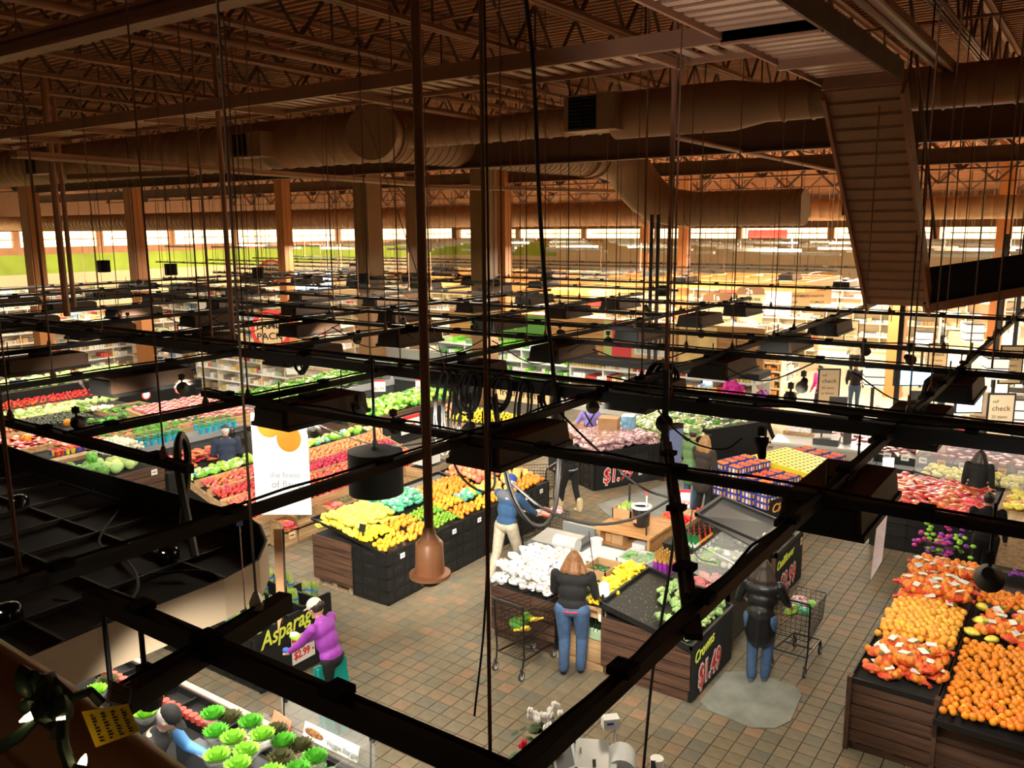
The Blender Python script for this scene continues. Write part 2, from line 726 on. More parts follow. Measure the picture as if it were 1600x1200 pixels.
# girders (trusses along X) at the column lines
def girder(y, x0, x1, zb, zt):
    t = thing('roof_girder', '', '', (x0, y, zb), kind='structure')
    a = MB(steel_dk)
    a.bx(x0, x1, y - .09, y + .09, zb, zb + .05)
    obj('bottom_chord', a, t)
    a = MB(steel_dk)
    a.bx(x0, x1, y - .09, y + .09, zt - .05, zt)
    obj('top_chord', a, t)
    a = MB(steel_dk)
    n = int((x1 - x0) / 1.0)
    for i in range(n):
        p, q = (x0 + i, y, zb), (x0 + i + 1, y, zt)
        if i % 2:
            p, q = (x0 + i, y, zt), (x0 + i + 1, y, zb)
        a.bar(p, q, .09, .09)
        if i % 2 == 0:
            a.bar((x0 + i, y, zb), (x0 + i, y, zt), .05, .05)
    obj('web', a, t)


for y, zb in ((19.0, 7.5), (29.0, 7.4), (38.0, 7.4), (47.0, 7.4)):
    girder(y, -50, 12, zb, 8.35)
# deep brown beams crossing the view along X
def ibeam(x0, x1, y, zb, h, wdt=.16, m=steel_dk):
    t = MB(m)
    t.bx(x0, x1, y - wdt / 2, y + wdt / 2, zb, zb + .03)
    t.bx(x0, x1, y - wdt / 2, y + wdt / 2, zb + h - .03, zb + h)
    t.bx(x0, x1, y - .02, y + .02, zb + .03, zb + h - .03)
    return t


obj('ceiling_beam_1', ibeam(-16, 5, 3.95, 7.3, .15, m=steel_br), None, 'structure')
obj('ceiling_beam_2', ibeam(-30, 12, 14.9, 7.05, 1.0, .2), None, 'structure')
obj('ceiling_beam_3', ibeam(-50, 12, 24.5, 7.3, .4, .2), None, 'structure')

# ------------------------------------------------------------------ catwalks and stair
CW = 7.3
slatm = mat('catwalk_slat', (0.62, 0.36, 0.20), 0.4)
cw = thing('catwalk', 'long brown slatted maintenance catwalk hung under the roof joists, running left to right', 'catwalk', (-8, 7.5, CW))
a = MB(steel_br)
a.bx(-22, -2.05, 7.12, 7.18, CW, CW + .15)
obj('side_channel', a, cw)
a = MB(steel_br)
a.bx(-22, -2.9, 7.99, 8.02, CW + .02, CW + .1)
obj('side_channel', a, cw)
sm = MB(slatm)
sm.bx(-.055, .055, -.4, .4, 0, .02)
sme = sm.mesh('slat')
for i in range(86):
    o = local('slat', sme, cw, (-3.0 + 8 - i * .21, .09, .07))
for i in range(11):
    x = -3.6 - i * 1.9
    a = MB(steel_br)
    a.bx(x - .03, x + .03, 7.15, 8.0, CW - .02, CW + .06)
    obj('cross_bearer', a, cw)
cw2 = thing('catwalk', 'wide slatted catwalk overhead leading to the steep stair at right', 'catwalk', (-2.45, 6, CW))
for x in (-2.86, -2.04):
    a = MB(steel_br if x < -2.5 else steel_dk)
    a.bx(x - .015, x + .015, 2.5, 10.15, CW + (.02 if x < -2.5 else 0), CW + (.1 if x < -2.5 else .2))
    obj('side_channel', a, cw2)
for y in (4.6, 7.15, 8.6, 10.12):
    a = MB(steel_br)
    a.bx(-2.86, -2.04, y - .03, y + .03, CW - .02, CW + .1)
    obj('cross_bearer', a, cw2)
sm = MB(slatm)
sm.bx(-.4, .4, -.055, .055, 0, .02)
sme = sm.mesh('slat')
for i in range(37):
    local('slat', sme, cw2, (0, -3.4 + i * .2, .07))
# stair down to the lower walkway
stair = thing('ship_stair', 'steep brown steel stair descending from the catwalk, seen from below', 'stair', (-2.45, 10.2, CW))
ya, za, yb, zb = 10.2, 7.34, 13.0, 4.72
for x in (-2.86, -2.04):
    a = MB(steel_br)
    a.hexa([(x - .02, ya, za - .16), (x + .02, ya, za - .16), (x + .02, ya + .18, za), (x - .02, ya + .18, za),
            (x - .02, yb, zb - .16), (x + .02, yb, zb - .16), (x + .02, yb + .18, zb), (x - .02, yb + .18, zb)])
    obj('stringer', a, stair)
    a = MB(steel_dk)
    a.tube([(x, ya, za + .9), (x, yb, zb + .9)], .02, 6)
    for k in range(4):
        yy = ya + (yb - ya) * (k + .5) / 4
        zz = za + (zb - za) * (k + .5) / 4
        a.tube([(x, yy, zz), (x, yy, zz + .9)], .015, 5)
    obj('handrail', a, stair)
NT = 20
for k in range(NT):
    t_ = (k + .5) / NT
    yy = ya + (yb - ya) * t_
    zz = za + (zb - za) * t_ - .05
    a = MB(mat('stair_panel', (0.36, 0.19, 0.095), .55, noise=.08, scale=3))
    a.box((-2.45, yy, zz), (.80, .165, .012), rx=-math.atan2(za - zb, yb - ya) + R(4))
    a.bx(-2.85, -2.05, yy - .075, yy - .065, zz + .04, zz + .075)
    obj('tread', a, stair)
lw = thing('lower_walkway', 'dark walkway with cable tray leaving the foot of the steep stair', 'catwalk', (-2, 12, 4.7))
a = MB(blackmat)
p0, p1 = P(1437, 452, 4.95), Vector((3.0, 20.5, 4.95))
p0 = Vector((-2.1, 12.9, 4.72))
p1 = Vector((2.4, 14.9, 5.72))
a.hexa([p0, p0 + Vector((0, .1, 0)), p1 + Vector((0, .1, 0)), p1, p0 + Vector((0, 0, .5)), p0 + Vector((0, .1, .5)), p1 + Vector((0, .1, .26)), p1 + Vector((0, 0, .26))])
obj('side_panel', a, lw)
a = MB(steel_br)
a.bar(p0 + Vector((0, .02, -.06)), p1 + Vector((0, .02, -.06)), .12, .12)
obj('stringer', a, lw)

# ------------------------------------------------------------------ ducts
def spiral(mb, pts, r, n=28, step=.13, amp=.02):
    """round duct with rolled seams"""
    pts = [Vector(p) for p in pts]
    out = []
    rs = []
    for i in range(len(pts) - 1):
        L_ = (pts[i + 1] - pts[i]).length
        k = max(1, int(L_ / step))
        for j in range(k):
            p = pts[i].lerp(pts[i + 1], j / k)
            d = (pts[i + 1] - pts[i]).normalized()
            out += [p, p + d * step * .3, p + d * step * .36, p + d * step * .42]
            rs += [r, r, r + amp, r]
    out.append(pts[-1])
    rs.append(r)
    mb.tube(out, rs, n)


def duct(label, pts, r, cap=True, step=.4):
    t = thing('air_duct', label, 'duct', pts[0])
    a = MB(duct_m, smooth=True)
    spiral(a, pts, r, step=step)
    obj('duct_run', a, t)
    return t


da = duct('round brown air duct crossing the upper right under the catwalk stair', [(12, 12.5, 7.53), (-4.3, 12.5, 7.53)], .27)
a = MB(duct_m, smooth=True)
a.lathe([(.27, 0), (.36, -.5), (.36, -2.4)], (-4.3, 12.5, 7.53), 28, rot=Matrix.Rotation(PI / 2, 3, 'Y'))
obj('reducer', a, da)
a = MB(duct_m, smooth=True)
spiral(a, [(-6.6, 12.5, 7.5), (-11.0, 12.5, 7.5)], .22, step=.3)
obj('duct_run', a, da)
a = MB(duct_m)
a.bx(-7.35, -6.45, 11.95, 12.4, 7.28, 7.82)
obj('grille_box', a, da)
a = MB(blackmat)
for k in range(9):
    a.box((-7.02, 11.93, 7.32 + k * .055), (.46, .03, .025), rx=.6)
a.bx(-7.27, -6.77, 11.945, 11.97, 7.3, 7.79)
a.bx(-7.03, -7.01, 11.9, 11.94, 7.3, 7.79)
obj('grille', a, da)
db = duct('large round brown air duct along the left, ending in a flat cap', [(-40, 12.6, 7.6), (-12.1, 12.8, 7.6)], .5)
a = MB(duct_m, smooth=True)
a.lathe([(.52, 0), (.52, .56), (.51, .58), (.001, .585)], (-12.1, 12.8, 7.6), 28, rot=Vector((.42, -.9, 0)).to_track_quat('Z', 'Y').to_matrix(), mat=MATS['duct_paint'])
obj('end_cap', a, db)
for xx in (-15.2, -24):
    a = MB(duct_m)
    a.bx(xx - .5, xx + .5, 11.95, 12.4, 7.3, 7.8)
    obj('grille_box', a, db)
    a = MB(blackmat)
    a.bx(xx - .42, xx + .05, 11.93, 11.96, 7.33, 7.77)
    for k in range(6):
        a.box((xx - .18, 11.92, 7.37 + k * .065), (.46, .02, .02), rx=.6)
    obj('grille', a, db)
dc = duct('large ribbed brown air duct running away and bending down to the right', [(-12.0, 12.9, 7.6), (-11.4, 20.3, 7.6)], .5, step=.2)
a = MB(duct_m, smooth=True)
el = [(-11.4, 20.3, 7.6), (-11.33, 20.8, 7.58), (-11.2, 21.2, 7.48), (-11.05, 21.45, 7.25), (-10.9, 21.6, 6.95), (-10.65, 21.7, 6.65), (-10.3, 21.75, 6.42), (-9.9, 21.8, 6.3), (-9.4, 21.8, 6.25)]
a.tube(el, [.5, .54, .58, .6, .6, .58, .54, .5, .47], 28)
obj('elbow', a, dc)
a = MB(duct_m, smooth=True)
spiral(a, [(-9.4, 21.8, 6.25), (-6.4, 21.8, 6.25)], .45, step=.2)
obj('duct_run', a, dc)
for q in (19.6, 20.1):
    a = MB(duct_m, smooth=True)
    a.lathe([(.5, -.04), (.55, -.04), (.55, .04), (.5, .04)], (-11.42, q, 7.6), 28, rot=Matrix.Rotation(PI / 2, 3, 'X'))
    obj('collar', a, dc)
duct('long low brown duct spanning the far left half of the hall', [(-62, 27, 6.25), (-13.3, 27, 6.25)], .42)
duct('low brown duct crossing behind the steep stair at right', [(-12.2, 38, 6.45), (10, 38, 6.45)], .45)
tag(obj('duct_cap', MB(duct_m, smooth=True).lathe([(.001, 0), (.5, 0), (.5, .5)], (-12.1, 36.2, 6.45), 24, rot=Matrix.Rotation(-PI / 2, 3, 'X'))), 'round capped duct end beside the stair', 'duct')
a = MB(blackmat)
for xx in (-9.5, -2.6, -.8, 2.5):
    a.bx(xx, xx + .6, 37.5, 37.6, 6.2, 6.7)
g = obj('duct_grille', a)
g['kind'] = 'stuff'
tag(g, 'small dark grilles on the low duct behind the stair', 'grille')

# pipes and long fluorescent strips under the roof (brown)
def pipe(label, p, q, r, name='pipe', cat='pipe', m=steel_br):
    a = MB(m, smooth=True)
    a.tube([p, q], r, 10)
    return tag(obj(name, a), label, cat)


pipe('brown sprinkler pipe under the joists, top left to centre', (-9.3, 3, 8.1), (-9.3, 16, 8.1), .05)
pipe('thin brown pipe near the roof at right, passing behind the round duct', (1.1, 8.5, 7.2), (1.1, 22, 7.2), .09)
pipe('slim brown conduit above the main duct elbow', (-9.4, 9, 7.7), (-9.4, 18, 7.7), .045)
pipe('brown conduit rising behind the stair head', (-5.5, 12, 7.1), (-5.5, 26, 7.0), .04)


def strip(label, p, q):
    t = thing('strip_light_housing', label, 'light fixture', p)
    a = MB(steel_br)
    a.bar(p, q, .2, .06)
    obj('housing', a, t)
    a = MB(duct_m)
    v = (Vector(q) - Vector(p)).normalized().cross(Vector((0, 0, 1)))
    for s in (-.07, .07):
        o_ = v * s + Vector((0, 0, -.05))
        a.tube([Vector(p) + o_, Vector(q) + o_], .035, 8)
    obj('tube_pair', a, t)


strip('unlit brown twin tube strip hung left of the round duct', P(20, 238, 7.0), P(650, 286, 7.0))
strip('unlit brown twin tube strip continuing below the big duct', P(660, 290, 6.9), P(985, 298, 6.9))
strip('long unlit brown strip housing at upper right above the duct', (-1.95, 5.5, 7.75), (-1.95, 13.5, 7.75))
strip('short unlit strip over the far left of the hall', P(110, 275, 6.9), P(300, 268, 6.9))
for i in range(4):
    pipe('thin cross brace pipe between the joists, number %s from the camera' % ['one', 'two', 'three', 'four'][i], (-20, 5.2 + i * 4.2, 8.55), (10, 5.2 + i * 4.2, 8.55), .022)

# ------------------------------------------------------------------ columns
def column(x, y, w_, label, m=None, top=8.4, kind='post'):
    m = m or steel_br
    t = thing('column', '', '', (x, y, 0), kind='structure')
    a = MB(m)
    a.bx(x - w_ / 2, x + w_ / 2, y - w_ / 2, y + w_ / 2, 0, top)
    obj('shaft', a, t)
    a = MB(m)
    a.bx(x - w_ / 2 - .03, x + w_ / 2 + .03, y - w_ / 2 - .03, y + w_ / 2 + .03, top - .25, top)
    a.bx(x - w_ / 2 - .02, x + w_ / 2 + .02, y - w_ / 2 - .02, y + w_ / 2 + .02, 0, .15)
    obj('collar', a, t)


orange_col = mat('orange_brown_column', (0.52, 0.20, 0.06), 0.5, noise=.05, scale=1)
brown_col = mat('brown_column', (0.24, 0.125, 0.055), 0.6, noise=.06, scale=1)


def col_px(px, dist, w_, m):
    v = PD(px, 356, dist)
    column(v.x, v.y, w_, '', m)


for px, dist, w_, m in ((575, 31, .68, brown_col), (650, 33, .55, brown_col), (756, 28, .62, brown_col), (787, 30, .4, orange_col), (212, 36, .5, orange_col),
                        (50, 36, .5, orange_col), (444, 34, .42, orange_col), (1070, 37, .4, orange_col), (1010, 60, .6, orange_col)):
    col_px(px, dist, w_, m)
column(-5.8, 31.0, .5, '', orange_col)
column(-3.9, 41.5, .55, '', orange_col)
column(-1.9, 52, .6, '', orange_col)
# ================================================================== LIGHTING GRID (hung at z 4.2)
ZG = 4.2
ORD = ['first', 'second', 'third', 'fourth', 'fifth', 'sixth', 'seventh', 'eighth', 'ninth', 'tenth', 'eleventh', 'twelfth', 'thirteenth', 'fourteenth', 'fifteenth', 'sixteenth', 'seventeenth', 'eighteenth', 'nineteenth', 'twentieth']


def rail(label, p0, p1, rods, w_=.055, h=.06, z=ZG, top=9.25, rr=.0075, rm=None):
    p0 = (p0[0], p0[1], z)
    p1 = (p1[0], p1[1], z)
    t = thing('lighting_rail', label, 'light rail', p0, group=None)
    a = MB(black)
    a.bar(p0, p1, w_, h)
    d = (Vector(p1) - Vector(p0)).normalized()
    n = d.cross(Vector((0, 0, 1)))
    obj('rail_bar', a, t)
    a = MB(blackmat)
    L_ = (Vector(p1) - Vector(p0)).length
    rj = random.Random(int(L_ * 100))
    k = 0.4
    while k < L_ - .3:
        q = Vector(p0) + d * k
        a.box((q.x, q.y, z + h / 2 + .015), (.09, .09, .03))
        k += rj.uniform(.7, 1.6)
    # loose cable lying on the rail
    pts = []
    k = 0
    while k < L_:
        q = Vector(p0) + d * k + n * rj.uniform(-.02, .02)
        pts.append((q.x, q.y, z + h / 2 + .012 + abs(rj.gauss(0, .012))))
        k += .35
    if len(pts) > 2:
        a.tube(pts, .009, 4)
    o = obj('clips_and_cable', a, t)
    for q in rods:
        v = Vector(p0) + d * q
        if v.xy.length < (7.5 if v.x > -5 else 5.5) and rr == .0075:
            continue
        a = MB(rm or rodbr)
        a.tube([(v.x, v.y, z + h / 2), (v.x, v.y, top)], rr, 5)
        a.lathe([(.03, z + h / 2), (.03, z + h / 2 + .04), (.012, z + .12)], (v.x, v.y, 0), 6)
        obj('hanger_rod', a, t)
    return t


YR = [-1.3, -3.95, -6.62, -9.3, -11.95, -14.6, -17.25, -19.9, -22.55, -25.2]
for i, x in enumerate(YR):
    y0, y1 = (1.1, 18.6) if i == 0 else (1.5, 18.7) if i == 1 else (3.3, 18.8) if i < 4 else (4.6, 18.8 if i < 6 else 24)
    rail('black lighting rail receding from the camera, %s from the right' % ORD[i], (x, y0), (x, y1),
         [v for v in np.arange(1.3 if i else 2.4, y1 - y0, 2.6)], top=8.4 if i % 2 else 9.2)
XR = [(1.84, -3.6, 2.2), (3.32, -8.2, -5.0), (5.05, -7.3, 2.2), (7.68, -4.2, 2.2), (10.4, -14, 2.2), (12.1, -20, 2.2), (14.4, -24, -6.6), (16.8, -26, 2.2), (20.2, -28, -9), (22.8, -30, 2.2)]
for i, (y, x0, x1) in enumerate(XR):
    rail('black lighting rail crossing the view left to right, %s counted from the camera' % ORD[i], (x0, y), (x1, y),
         [v for v in np.arange(.7, x1 - x0, 2.2)], w_=.055 if i else .075, h=.06 if i else .075)
t = rail('thick black twin pipe carrying the cable coils across the whole view', (-17.5, 7.1), (2.2, 7.1), [v for v in np.arange(1.0, 19, 1.9)], w_=.10, h=.11)
a = MB(black)
a.tube([(-17.5, 7.22, 4.3), (2.2, 7.22, 4.3)], .03, 6)
obj('upper_pipe', a, t)
rail('short black rail over the curved canopy with a spotlight at its end', (-2.68, 1.45), (-2.86, 2.32), [.7], w_=.07, h=.08, rr=.006, rm=chrome, z=4.18)
rail('dark diagonal brace rail below the hanging monitor', (-2.62, 5.75), (-1.22, 2.98), [.3], w_=.07, h=.03, z=4.2, rm=black)
for i, y in enumerate((25.5, 28.5, 31.5, 34.5)):
    rail('thin far lighting rail beyond the produce hall, %s of four' % ORD[i], (-40, y), (-14 + i * 3, y), [v for v in np.arange(1, 26, 3.1)], w_=.05, h=.05)

# troffer boxes: dark housings whose lamps face down
hp = MB(blacktop)
hp.hexa([(-.25, -.52, -.17), (.25, -.52, -.17), (.25, .52, -.17), (-.25, .52, -.17), (-.23, -.5, 0), (.23, -.5, 0), (.23, .5, 0), (-.23, .5, 0)])
hp.bx(-.27, .27, -.54, .54, -.21, -.17, black)
for s in (-.535, .535):
    hp.bx(-.2, .2, s - .012, s + .012, -.2, -.03, black)
hp.bx(-.06, .06, -.12, .12, 0, .05, black)
ln = MB(LENS)
ln.bx(-.22, .22, -.48, .48, -.215, -.21)


def troffer(x, y, z, label, group=None):
    t = thing('troffer_light', label, 'light fixture', (x, y, z), group=group)
    local('housing', HP, t)
    local('lens', LP, t)
    a = MB(black)
    for s in (-.4, .4):
        a.tube([(x, y + s, z), (x, y + s, z + .22)], .008, 4)
    obj('hanger', a, t)
    return t


HP = hp.mesh('housing')
LP = ln.mesh('lens')
near_y = [5.65, 8.15, 10.4, 12.9, 15.4, 17.7]
for i, x in enumerate(YR):
    ys = near_y if i else near_y[:5]
    if i == 0:
        ys = [5.65, 8.15, 10.4]
    if i >= 5:
        ys = near_y[:5] + [20.0, 22.6]
    for j, y in enumerate(ys):
        if i == 1 and j == 5:
            continue
        xx = x - .02 + (0.25 if i in (2, 4) else 0)
        troffer(xx, y, ZG - .045, 'black box troffer, %s along the %s receding rail from the right' % (ORD[j], ORD[i]))
for k in range(12):
    x = -30 + k * 2.6
    troffer(x, 27.0 if k % 2 else 30, 4.15, 'small far box light over the packaged grocery aisles, %s from the left' % ORD[k])

# spotlight heads
def spothead(px, py, z, label, aim, power=0, s=1.0, face=True):
    v = P(px, py, z)
    t = thing('spotlight', label, 'spotlight', v)
    d = (Vector(aim) - v).normalized()
    q = d.to_track_quat('Z', 'Y').to_matrix()
    a = MB(black, smooth=True)
    a.lathe([(.035 * s, -.13 * s), (.05 * s, -.1 * s), (.055 * s, 0), (.085 * s, .06 * s), (.09 * s, .12 * s)], v, 12, rot=q)
    obj('lamp_head', a, t)
    a = MB(BULB if face else blackmat)
    a.lathe([(.07 * s, .121 * s), (.001, .123 * s)], v, 12, rot=q)
    obj('lamp_face', a, t)
    a = MB(black)
    a.tube([(v.x, v.y, v.z), (v.x, v.y, v.z + .1), (v.x, v.y, max(v.z + .15, ZG - .04))], .012, 5)
    a.box((v.x, v.y, v.z + .12), (.05, .05, .06))
    obj('bracket', a, t)
    if power:
        p = v + d * .2 * s
        spot_light('spot_lamp', p, aim, power, 46)
    return t


SP = [(230, 1090, 3.85, (-6.5, 4.6, 1), 350, 'over the salad counter'), (490, 672, 3.85, (-12, 11, 1), 700, 'left of the black drum shade'),
      (560, 640, 4.0, (-9.8, 10.5, 1), 1150, 'above the drum shade'), (615, 665, 4.0, (-9.5, 12.5, 1), 1100, 'beside the brown camera pole'),
      (735, 668, 3.8, (-9.3, 9.8, 1), 1000, 'under the cable coils'), (925, 635, 4.0, (-8.6, 17, 1), 900, 'above the $1.99 grapes'),
      (1235, 620, 4.0, (-5.6, 17.5, 1.2), 900, 'over the clementine boxes'), (1255, 600, 4.0, (-4.6, 13, 1), 80, 'near the right aisle'),
      (1350, 545, 4.05, (-2, 17, 1), 300, 'hung over the checkout floor'), (1385, 665, 4.0, (-1.2, 12.5, 1), 130, 'above the orange display'),
      (740, 513, 4.05, (-12, 20, 1), 0, 'shining at the camera, centre left'), (950, 532, 4.05, (-9, 20, 1), 0, 'bright face, right of centre'),
      (1095, 520, 4.05, (-8, 22, 1), 0, 'with a yellow tag, right of centre'), (875, 520, 4.05, (-10, 22, 1), 0, 'silvery, by the wood cloud frames'),
      (285, 605, 4.0, (-18, 12, 1), 900, 'far left over the herbs'), (120, 660, 4.0, (-17.5, 11, 1), 700, 'near the black hose at left'),
      (630, 500, 4.05, (-16, 17, 1), 700, 'above the bagged salad'), (560, 530, 4.05, (-19, 15, 1), 900, 'over the lettuce bay'),
      (1545, 900, 3.7, (-.6, 11, 1), 180, 'large one above the purple flowers'), (1420, 560, 4.05, (-.5, 20, 1), 500, 'by the far checkout signs'),
      (820, 690, 3.95, (-6.2, 9.8, .9), 650, 'aimed at the garlic bags'), (1180, 640, 4.0, (-4.3, 12.8, 1), 110, 'aimed at the cauliflower'),
      (1010, 480, 4.05, (-10, 24, 1), 0, 'small one near the wood frames'), (200, 500, 4.05, (-25, 15, 1), 900, 'far left row')]
for i, (px, py, z, aim, pw, lab) in enumerate(SP):
    spothead(px, py, z, 'black track spotlight %s' % lab, aim, pw, s=1.0 if px == 1545 else .62 if px == 230 else .8)
spot_light('spot_lamp', P(1100, 760, 4.1), (-4.3, 9.9, .9), 700, 38)
spot_light('spot_lamp', (-2.3, 4.6, 4.5), (-2.45, 6.6, 7.3), 150, 60, (.95, .9, 1))
spothead(1190, 700, 4.28, 'small upturned work lamp on the nearest cross rail lighting the catwalk', (-2.45, 6.6, 7.3), 0, .6)
spot_light('spot_lamp', P(1500, 760, 4.1), (-.7, 10.6, .9), 330, 40)
spot_light('spot_lamp', P(560, 840, 4.12), (-3.83, 4.41, 3.25), 60, 30)
spot_light('spot_lamp', P(880, 740, 4.1), (-5.3, 10, .9), 500, 45)

# cable coils on the thick pipe
def coil(label, xc, zt, rx, rz, n, y=7.0, r=.013, tilt=.03):
    a = MB(black)
    rr = random.Random(int(xc * 100))
    for k in range(n):
        f = 1 + rr.uniform(-.22, .15)
        ox = rr.uniform(-.06, .06)
        oy = rr.uniform(-.05, .02)
        pts = []
        for q in range(22):
            an = 2 * PI * q / 22
            pts.append((xc + ox + rx * f * math.sin(an) * (1 + .1 * math.sin(2 * an)), y + oy + tilt * math.cos(an), zt - rz * f + rz * f * math.cos(an)))
        a.tube(pts, r, 5, closed=True)
    return tag(obj('cable_coil', a), label, 'cable')


coil('tight coil of black cable hung on the thick pipe, left end', -5.45, 4.3, .10, .20, 9)
coil('long hanging loops of black cable left of the camera pole shadow', -5.75, 4.3, .13, .42, 4)
coil('loop of black cable in the middle of the thick pipe', -5.05, 4.3, .13, .17, 4)
coil('narrow black cable loop right of the tight coil', -4.75, 4.28, .07, .25, 3)
coil('open black cable loop at the right end of the tangle', -4.5, 4.3, .10, .16, 4)
coil('small black cable coil over the far produce wall', -8.2, 4.3, .10, .14, 4, y=7.15)
coil('black cable coil beside the lit blue cooler', -4.0, 4.3, .13, .17, 6, y=8.6)


def cable(label, pts, r=.012, m=None, name='cable'):
    """smooth cable through 3D points (Catmull-Rom)"""
    v = [Vector(p) for p in pts]
    v = [v[0] * 2 - v[1]] + v + [v[-1] * 2 - v[-2]]
    out = []
    for i in range(1, len(v) - 2):
        for k in range(7):
            t = k / 7
            out.append(.5 * ((2 * v[i]) + (v[i + 1] - v[i - 1]) * t + (2 * v[i - 1] - 5 * v[i] + 4 * v[i + 1] - v[i + 2]) * t * t + (3 * v[i] - v[i - 1] - 3 * v[i + 1] + v[i + 2]) * t ** 3))
    out.append(v[-2])
    a = MB(m or black, smooth=True)
    a.tube(out, r, 6)
    return tag(obj(name, a), label, 'cable')


def pts_at(y, *pp):
    """points on the vertical plane at distance y"""
    o = []
    for px, py in pp:
        d = fw * FPX + RV * (px - 800) - UV * (py - 600)
        t = y / d[1]
        o.append((d[0] * t, y, CAM_H + d[2] * t))
    return o


cable('thick black power cable dropping from the roof to the cable tangle', pts_at(6.9, (818, -30), (833, 100), (842, 300), (852, 450), (866, 600), (872, 700), (868, 790), (845, 822), (812, 800), (790, 740), (770, 620)), .021)
cable('second long cable loop beside the thick black power cable', pts_at(6.85, (775, 615), (785, 700), (805, 780), (838, 822), (866, 800), (878, 700), (880, 640)), .014)
cable('black cable sagging from the tangle to the diagonal brace', pts_at(6.6, (800, 755), (850, 795), (920, 818), (985, 812), (1040, 785), (1062, 770)), .014)
cable('long black cable loop left of the brown rod', pts_at(6.8, (706, 600), (700, 660), (712, 730), (745, 765), (772, 760), (768, 700), (760, 620)), .013)
cable('black cable sagging behind the drum shade', pts_at(6.0, (480, 655), (540, 682), (600, 697), (660, 692), (720, 672)), .008)
cable('black cable looping below the rail behind the long haired shopper', pts_at(6.2, (1010, 600), (1035, 650), (1080, 690), (1130, 702), (1160, 685)), .007)
cable('thin black cable curving down to the oil bottle shelf', pts_at(8.0, (1085, 780), (1078, 830), (1090, 870), (1120, 880)), .006)
cable('black cable crossing to the left of the hanging monitor', pts_at(6.4, (870, 640), (930, 700), (1000, 760), (1060, 782)), .010)
cable('thin wire dropping from the long loop to the steel scale', pts_at(8.2, (920, 830), (925, 870), (930, 905), (938, 950)), .005)
cable('black cable hanging to the service scale in front', pts_at(5.6, (1060, 780), (1045, 900), (1020, 1050), (1005, 1205)), .012)
cable('second black cord beside the front brown rod', [(-1.42, 1.9, 7.5), (-1.41, 1.9, 5.4), (-1.45, 1.92, 4.7), (-1.5, 1.92, 4.3)], .0035)
cable('cable arc over the curved canopy', [(-5.6, 3.6, 3.5), (-5.9, 3.9, 4.0), (-5.75, 3.76, 4.25), (-5.5, 3.55, 4.1), (-5.3, 3.5, 3.45)], .03, mat('grey_hose', (.06, .05, .045), .4))
cable('thin grey cable on top of the canopy', [(-7.5, 4.2, 3.2), (-6.8, 3.6, 3.21), (-6.2, 3.5, 3.2), (-5.6, 3.2, 3.21), (-5.3, 2.7, 3.2)], .012)
cable('second thin cable curled on top of the canopy', [(-5.9, 3.4, 3.2), (-5.5, 3.7, 3.22), (-5.2, 3.6, 3.2), (-5.35, 3.1, 3.2), (-6, 2.8, 3.2)], .008)
cable('grey cable from the ceiling to the front of the thick pipe', pts_at(7.0, (560, 160), (590, 240), (650, 420), (700, 590)), .005, rodbr)
rr = random.Random(5)
for i in range(9):
    x = -15 + i * 1.6
    cable('slack cable looped over the grid, %s from the left' % ORD[i], [(x, 9.5, 4.25), (x + .5, 9.9, 4.05 - rr.random() * .15), (x + 1.1, 10.3, 4.25)], .009)

# long rods and poles from roof to grid
def rod(label, x, y, z0, z1, r, m=rodbr):
    a = MB(m)
    a.tube([(x, y, z0), (x, y, z1)], r, 8)
    return tag(obj('hanging_rod', a), label, 'rod')


cp = thing('dome_camera', 'terracotta coloured dome camera on a long brown pole from the ceiling', 'camera', (-3.83, 4.41, 3.3))
pole_m = mat('terracotta_paint', (0.52, 0.22, 0.10), 0.4)
a = MB(mat('brown_pole', (0.30, 0.13, 0.06), 0.45), smooth=True)
a.tube([(-3.83, 4.41, 3.62), (-3.83, 4.41, 9.2)], .034, 12)
obj('pole', a, cp)
a = MB(pole_m, smooth=True)
a.lathe([(.036, .36), (.045, .34), (.05, .30), (.08, .26), (.1, .24), (.105, .08), (.108, .02), (.15, .015), (.15, -.01), (.105, -.012)], (-3.83, 4.41, 3.34), 24)
obj('housing', a, cp)
a = MB(mat('dark_glass_dome', (.02, .02, .02), .08), smooth=True)
a.ball((-3.83, 4.41, 3.335), (.1, .1, .085), 16, 10)
obj('dome', a, cp)
RODS = ((766, 1188, .006), (32, 905, .011), (1040, 600, .020), (365, 545, .034), (332, 530, .013), (105, 494, .065), (116, 480, .05), (1012, 640, .05), (1022, 640, .05))
for i, (px, py, r) in enumerate(RODS):
    v = P(px, py, 4.2 if i < 7 else 1.0)
    rod(['brown hanging rod in front of the broccoli stand, reaching the nearest rail', 'brown rod at the far left edge', 'brown rod right of the cable tangle', 'brown pole left of the orange banner', 'thin rod beside the brown pole above the herbs',
         'thick brown pole at far left', 'second thick pole at far left', 'black post behind the cable tangle', 'second black post behind the cable tangle'][i], v.x, v.y, 4.2 if i < 7 else 0, 8.6 if i < 7 else 6.1, r, black if i > 6 else steel_br if i in (2, 3, 5, 6) else rodbr)
RD = random.Random(11)
for i in range(60):
    x, y = RD.uniform(-26, -1), RD.uniform(9, 34)
    a = MB(rodbr if RD.random() < .6 else black)
    a.tube([(x, y, 4.2), (x, y, 8.5)], RD.choice((.005, .007, .011)), 4)
    o = obj('hanging_rod', a)
    tag(o, 'thin dark suspension rod among the many dropping from roof to lighting grid', 'rod', 'suspension rods of the lighting grid')

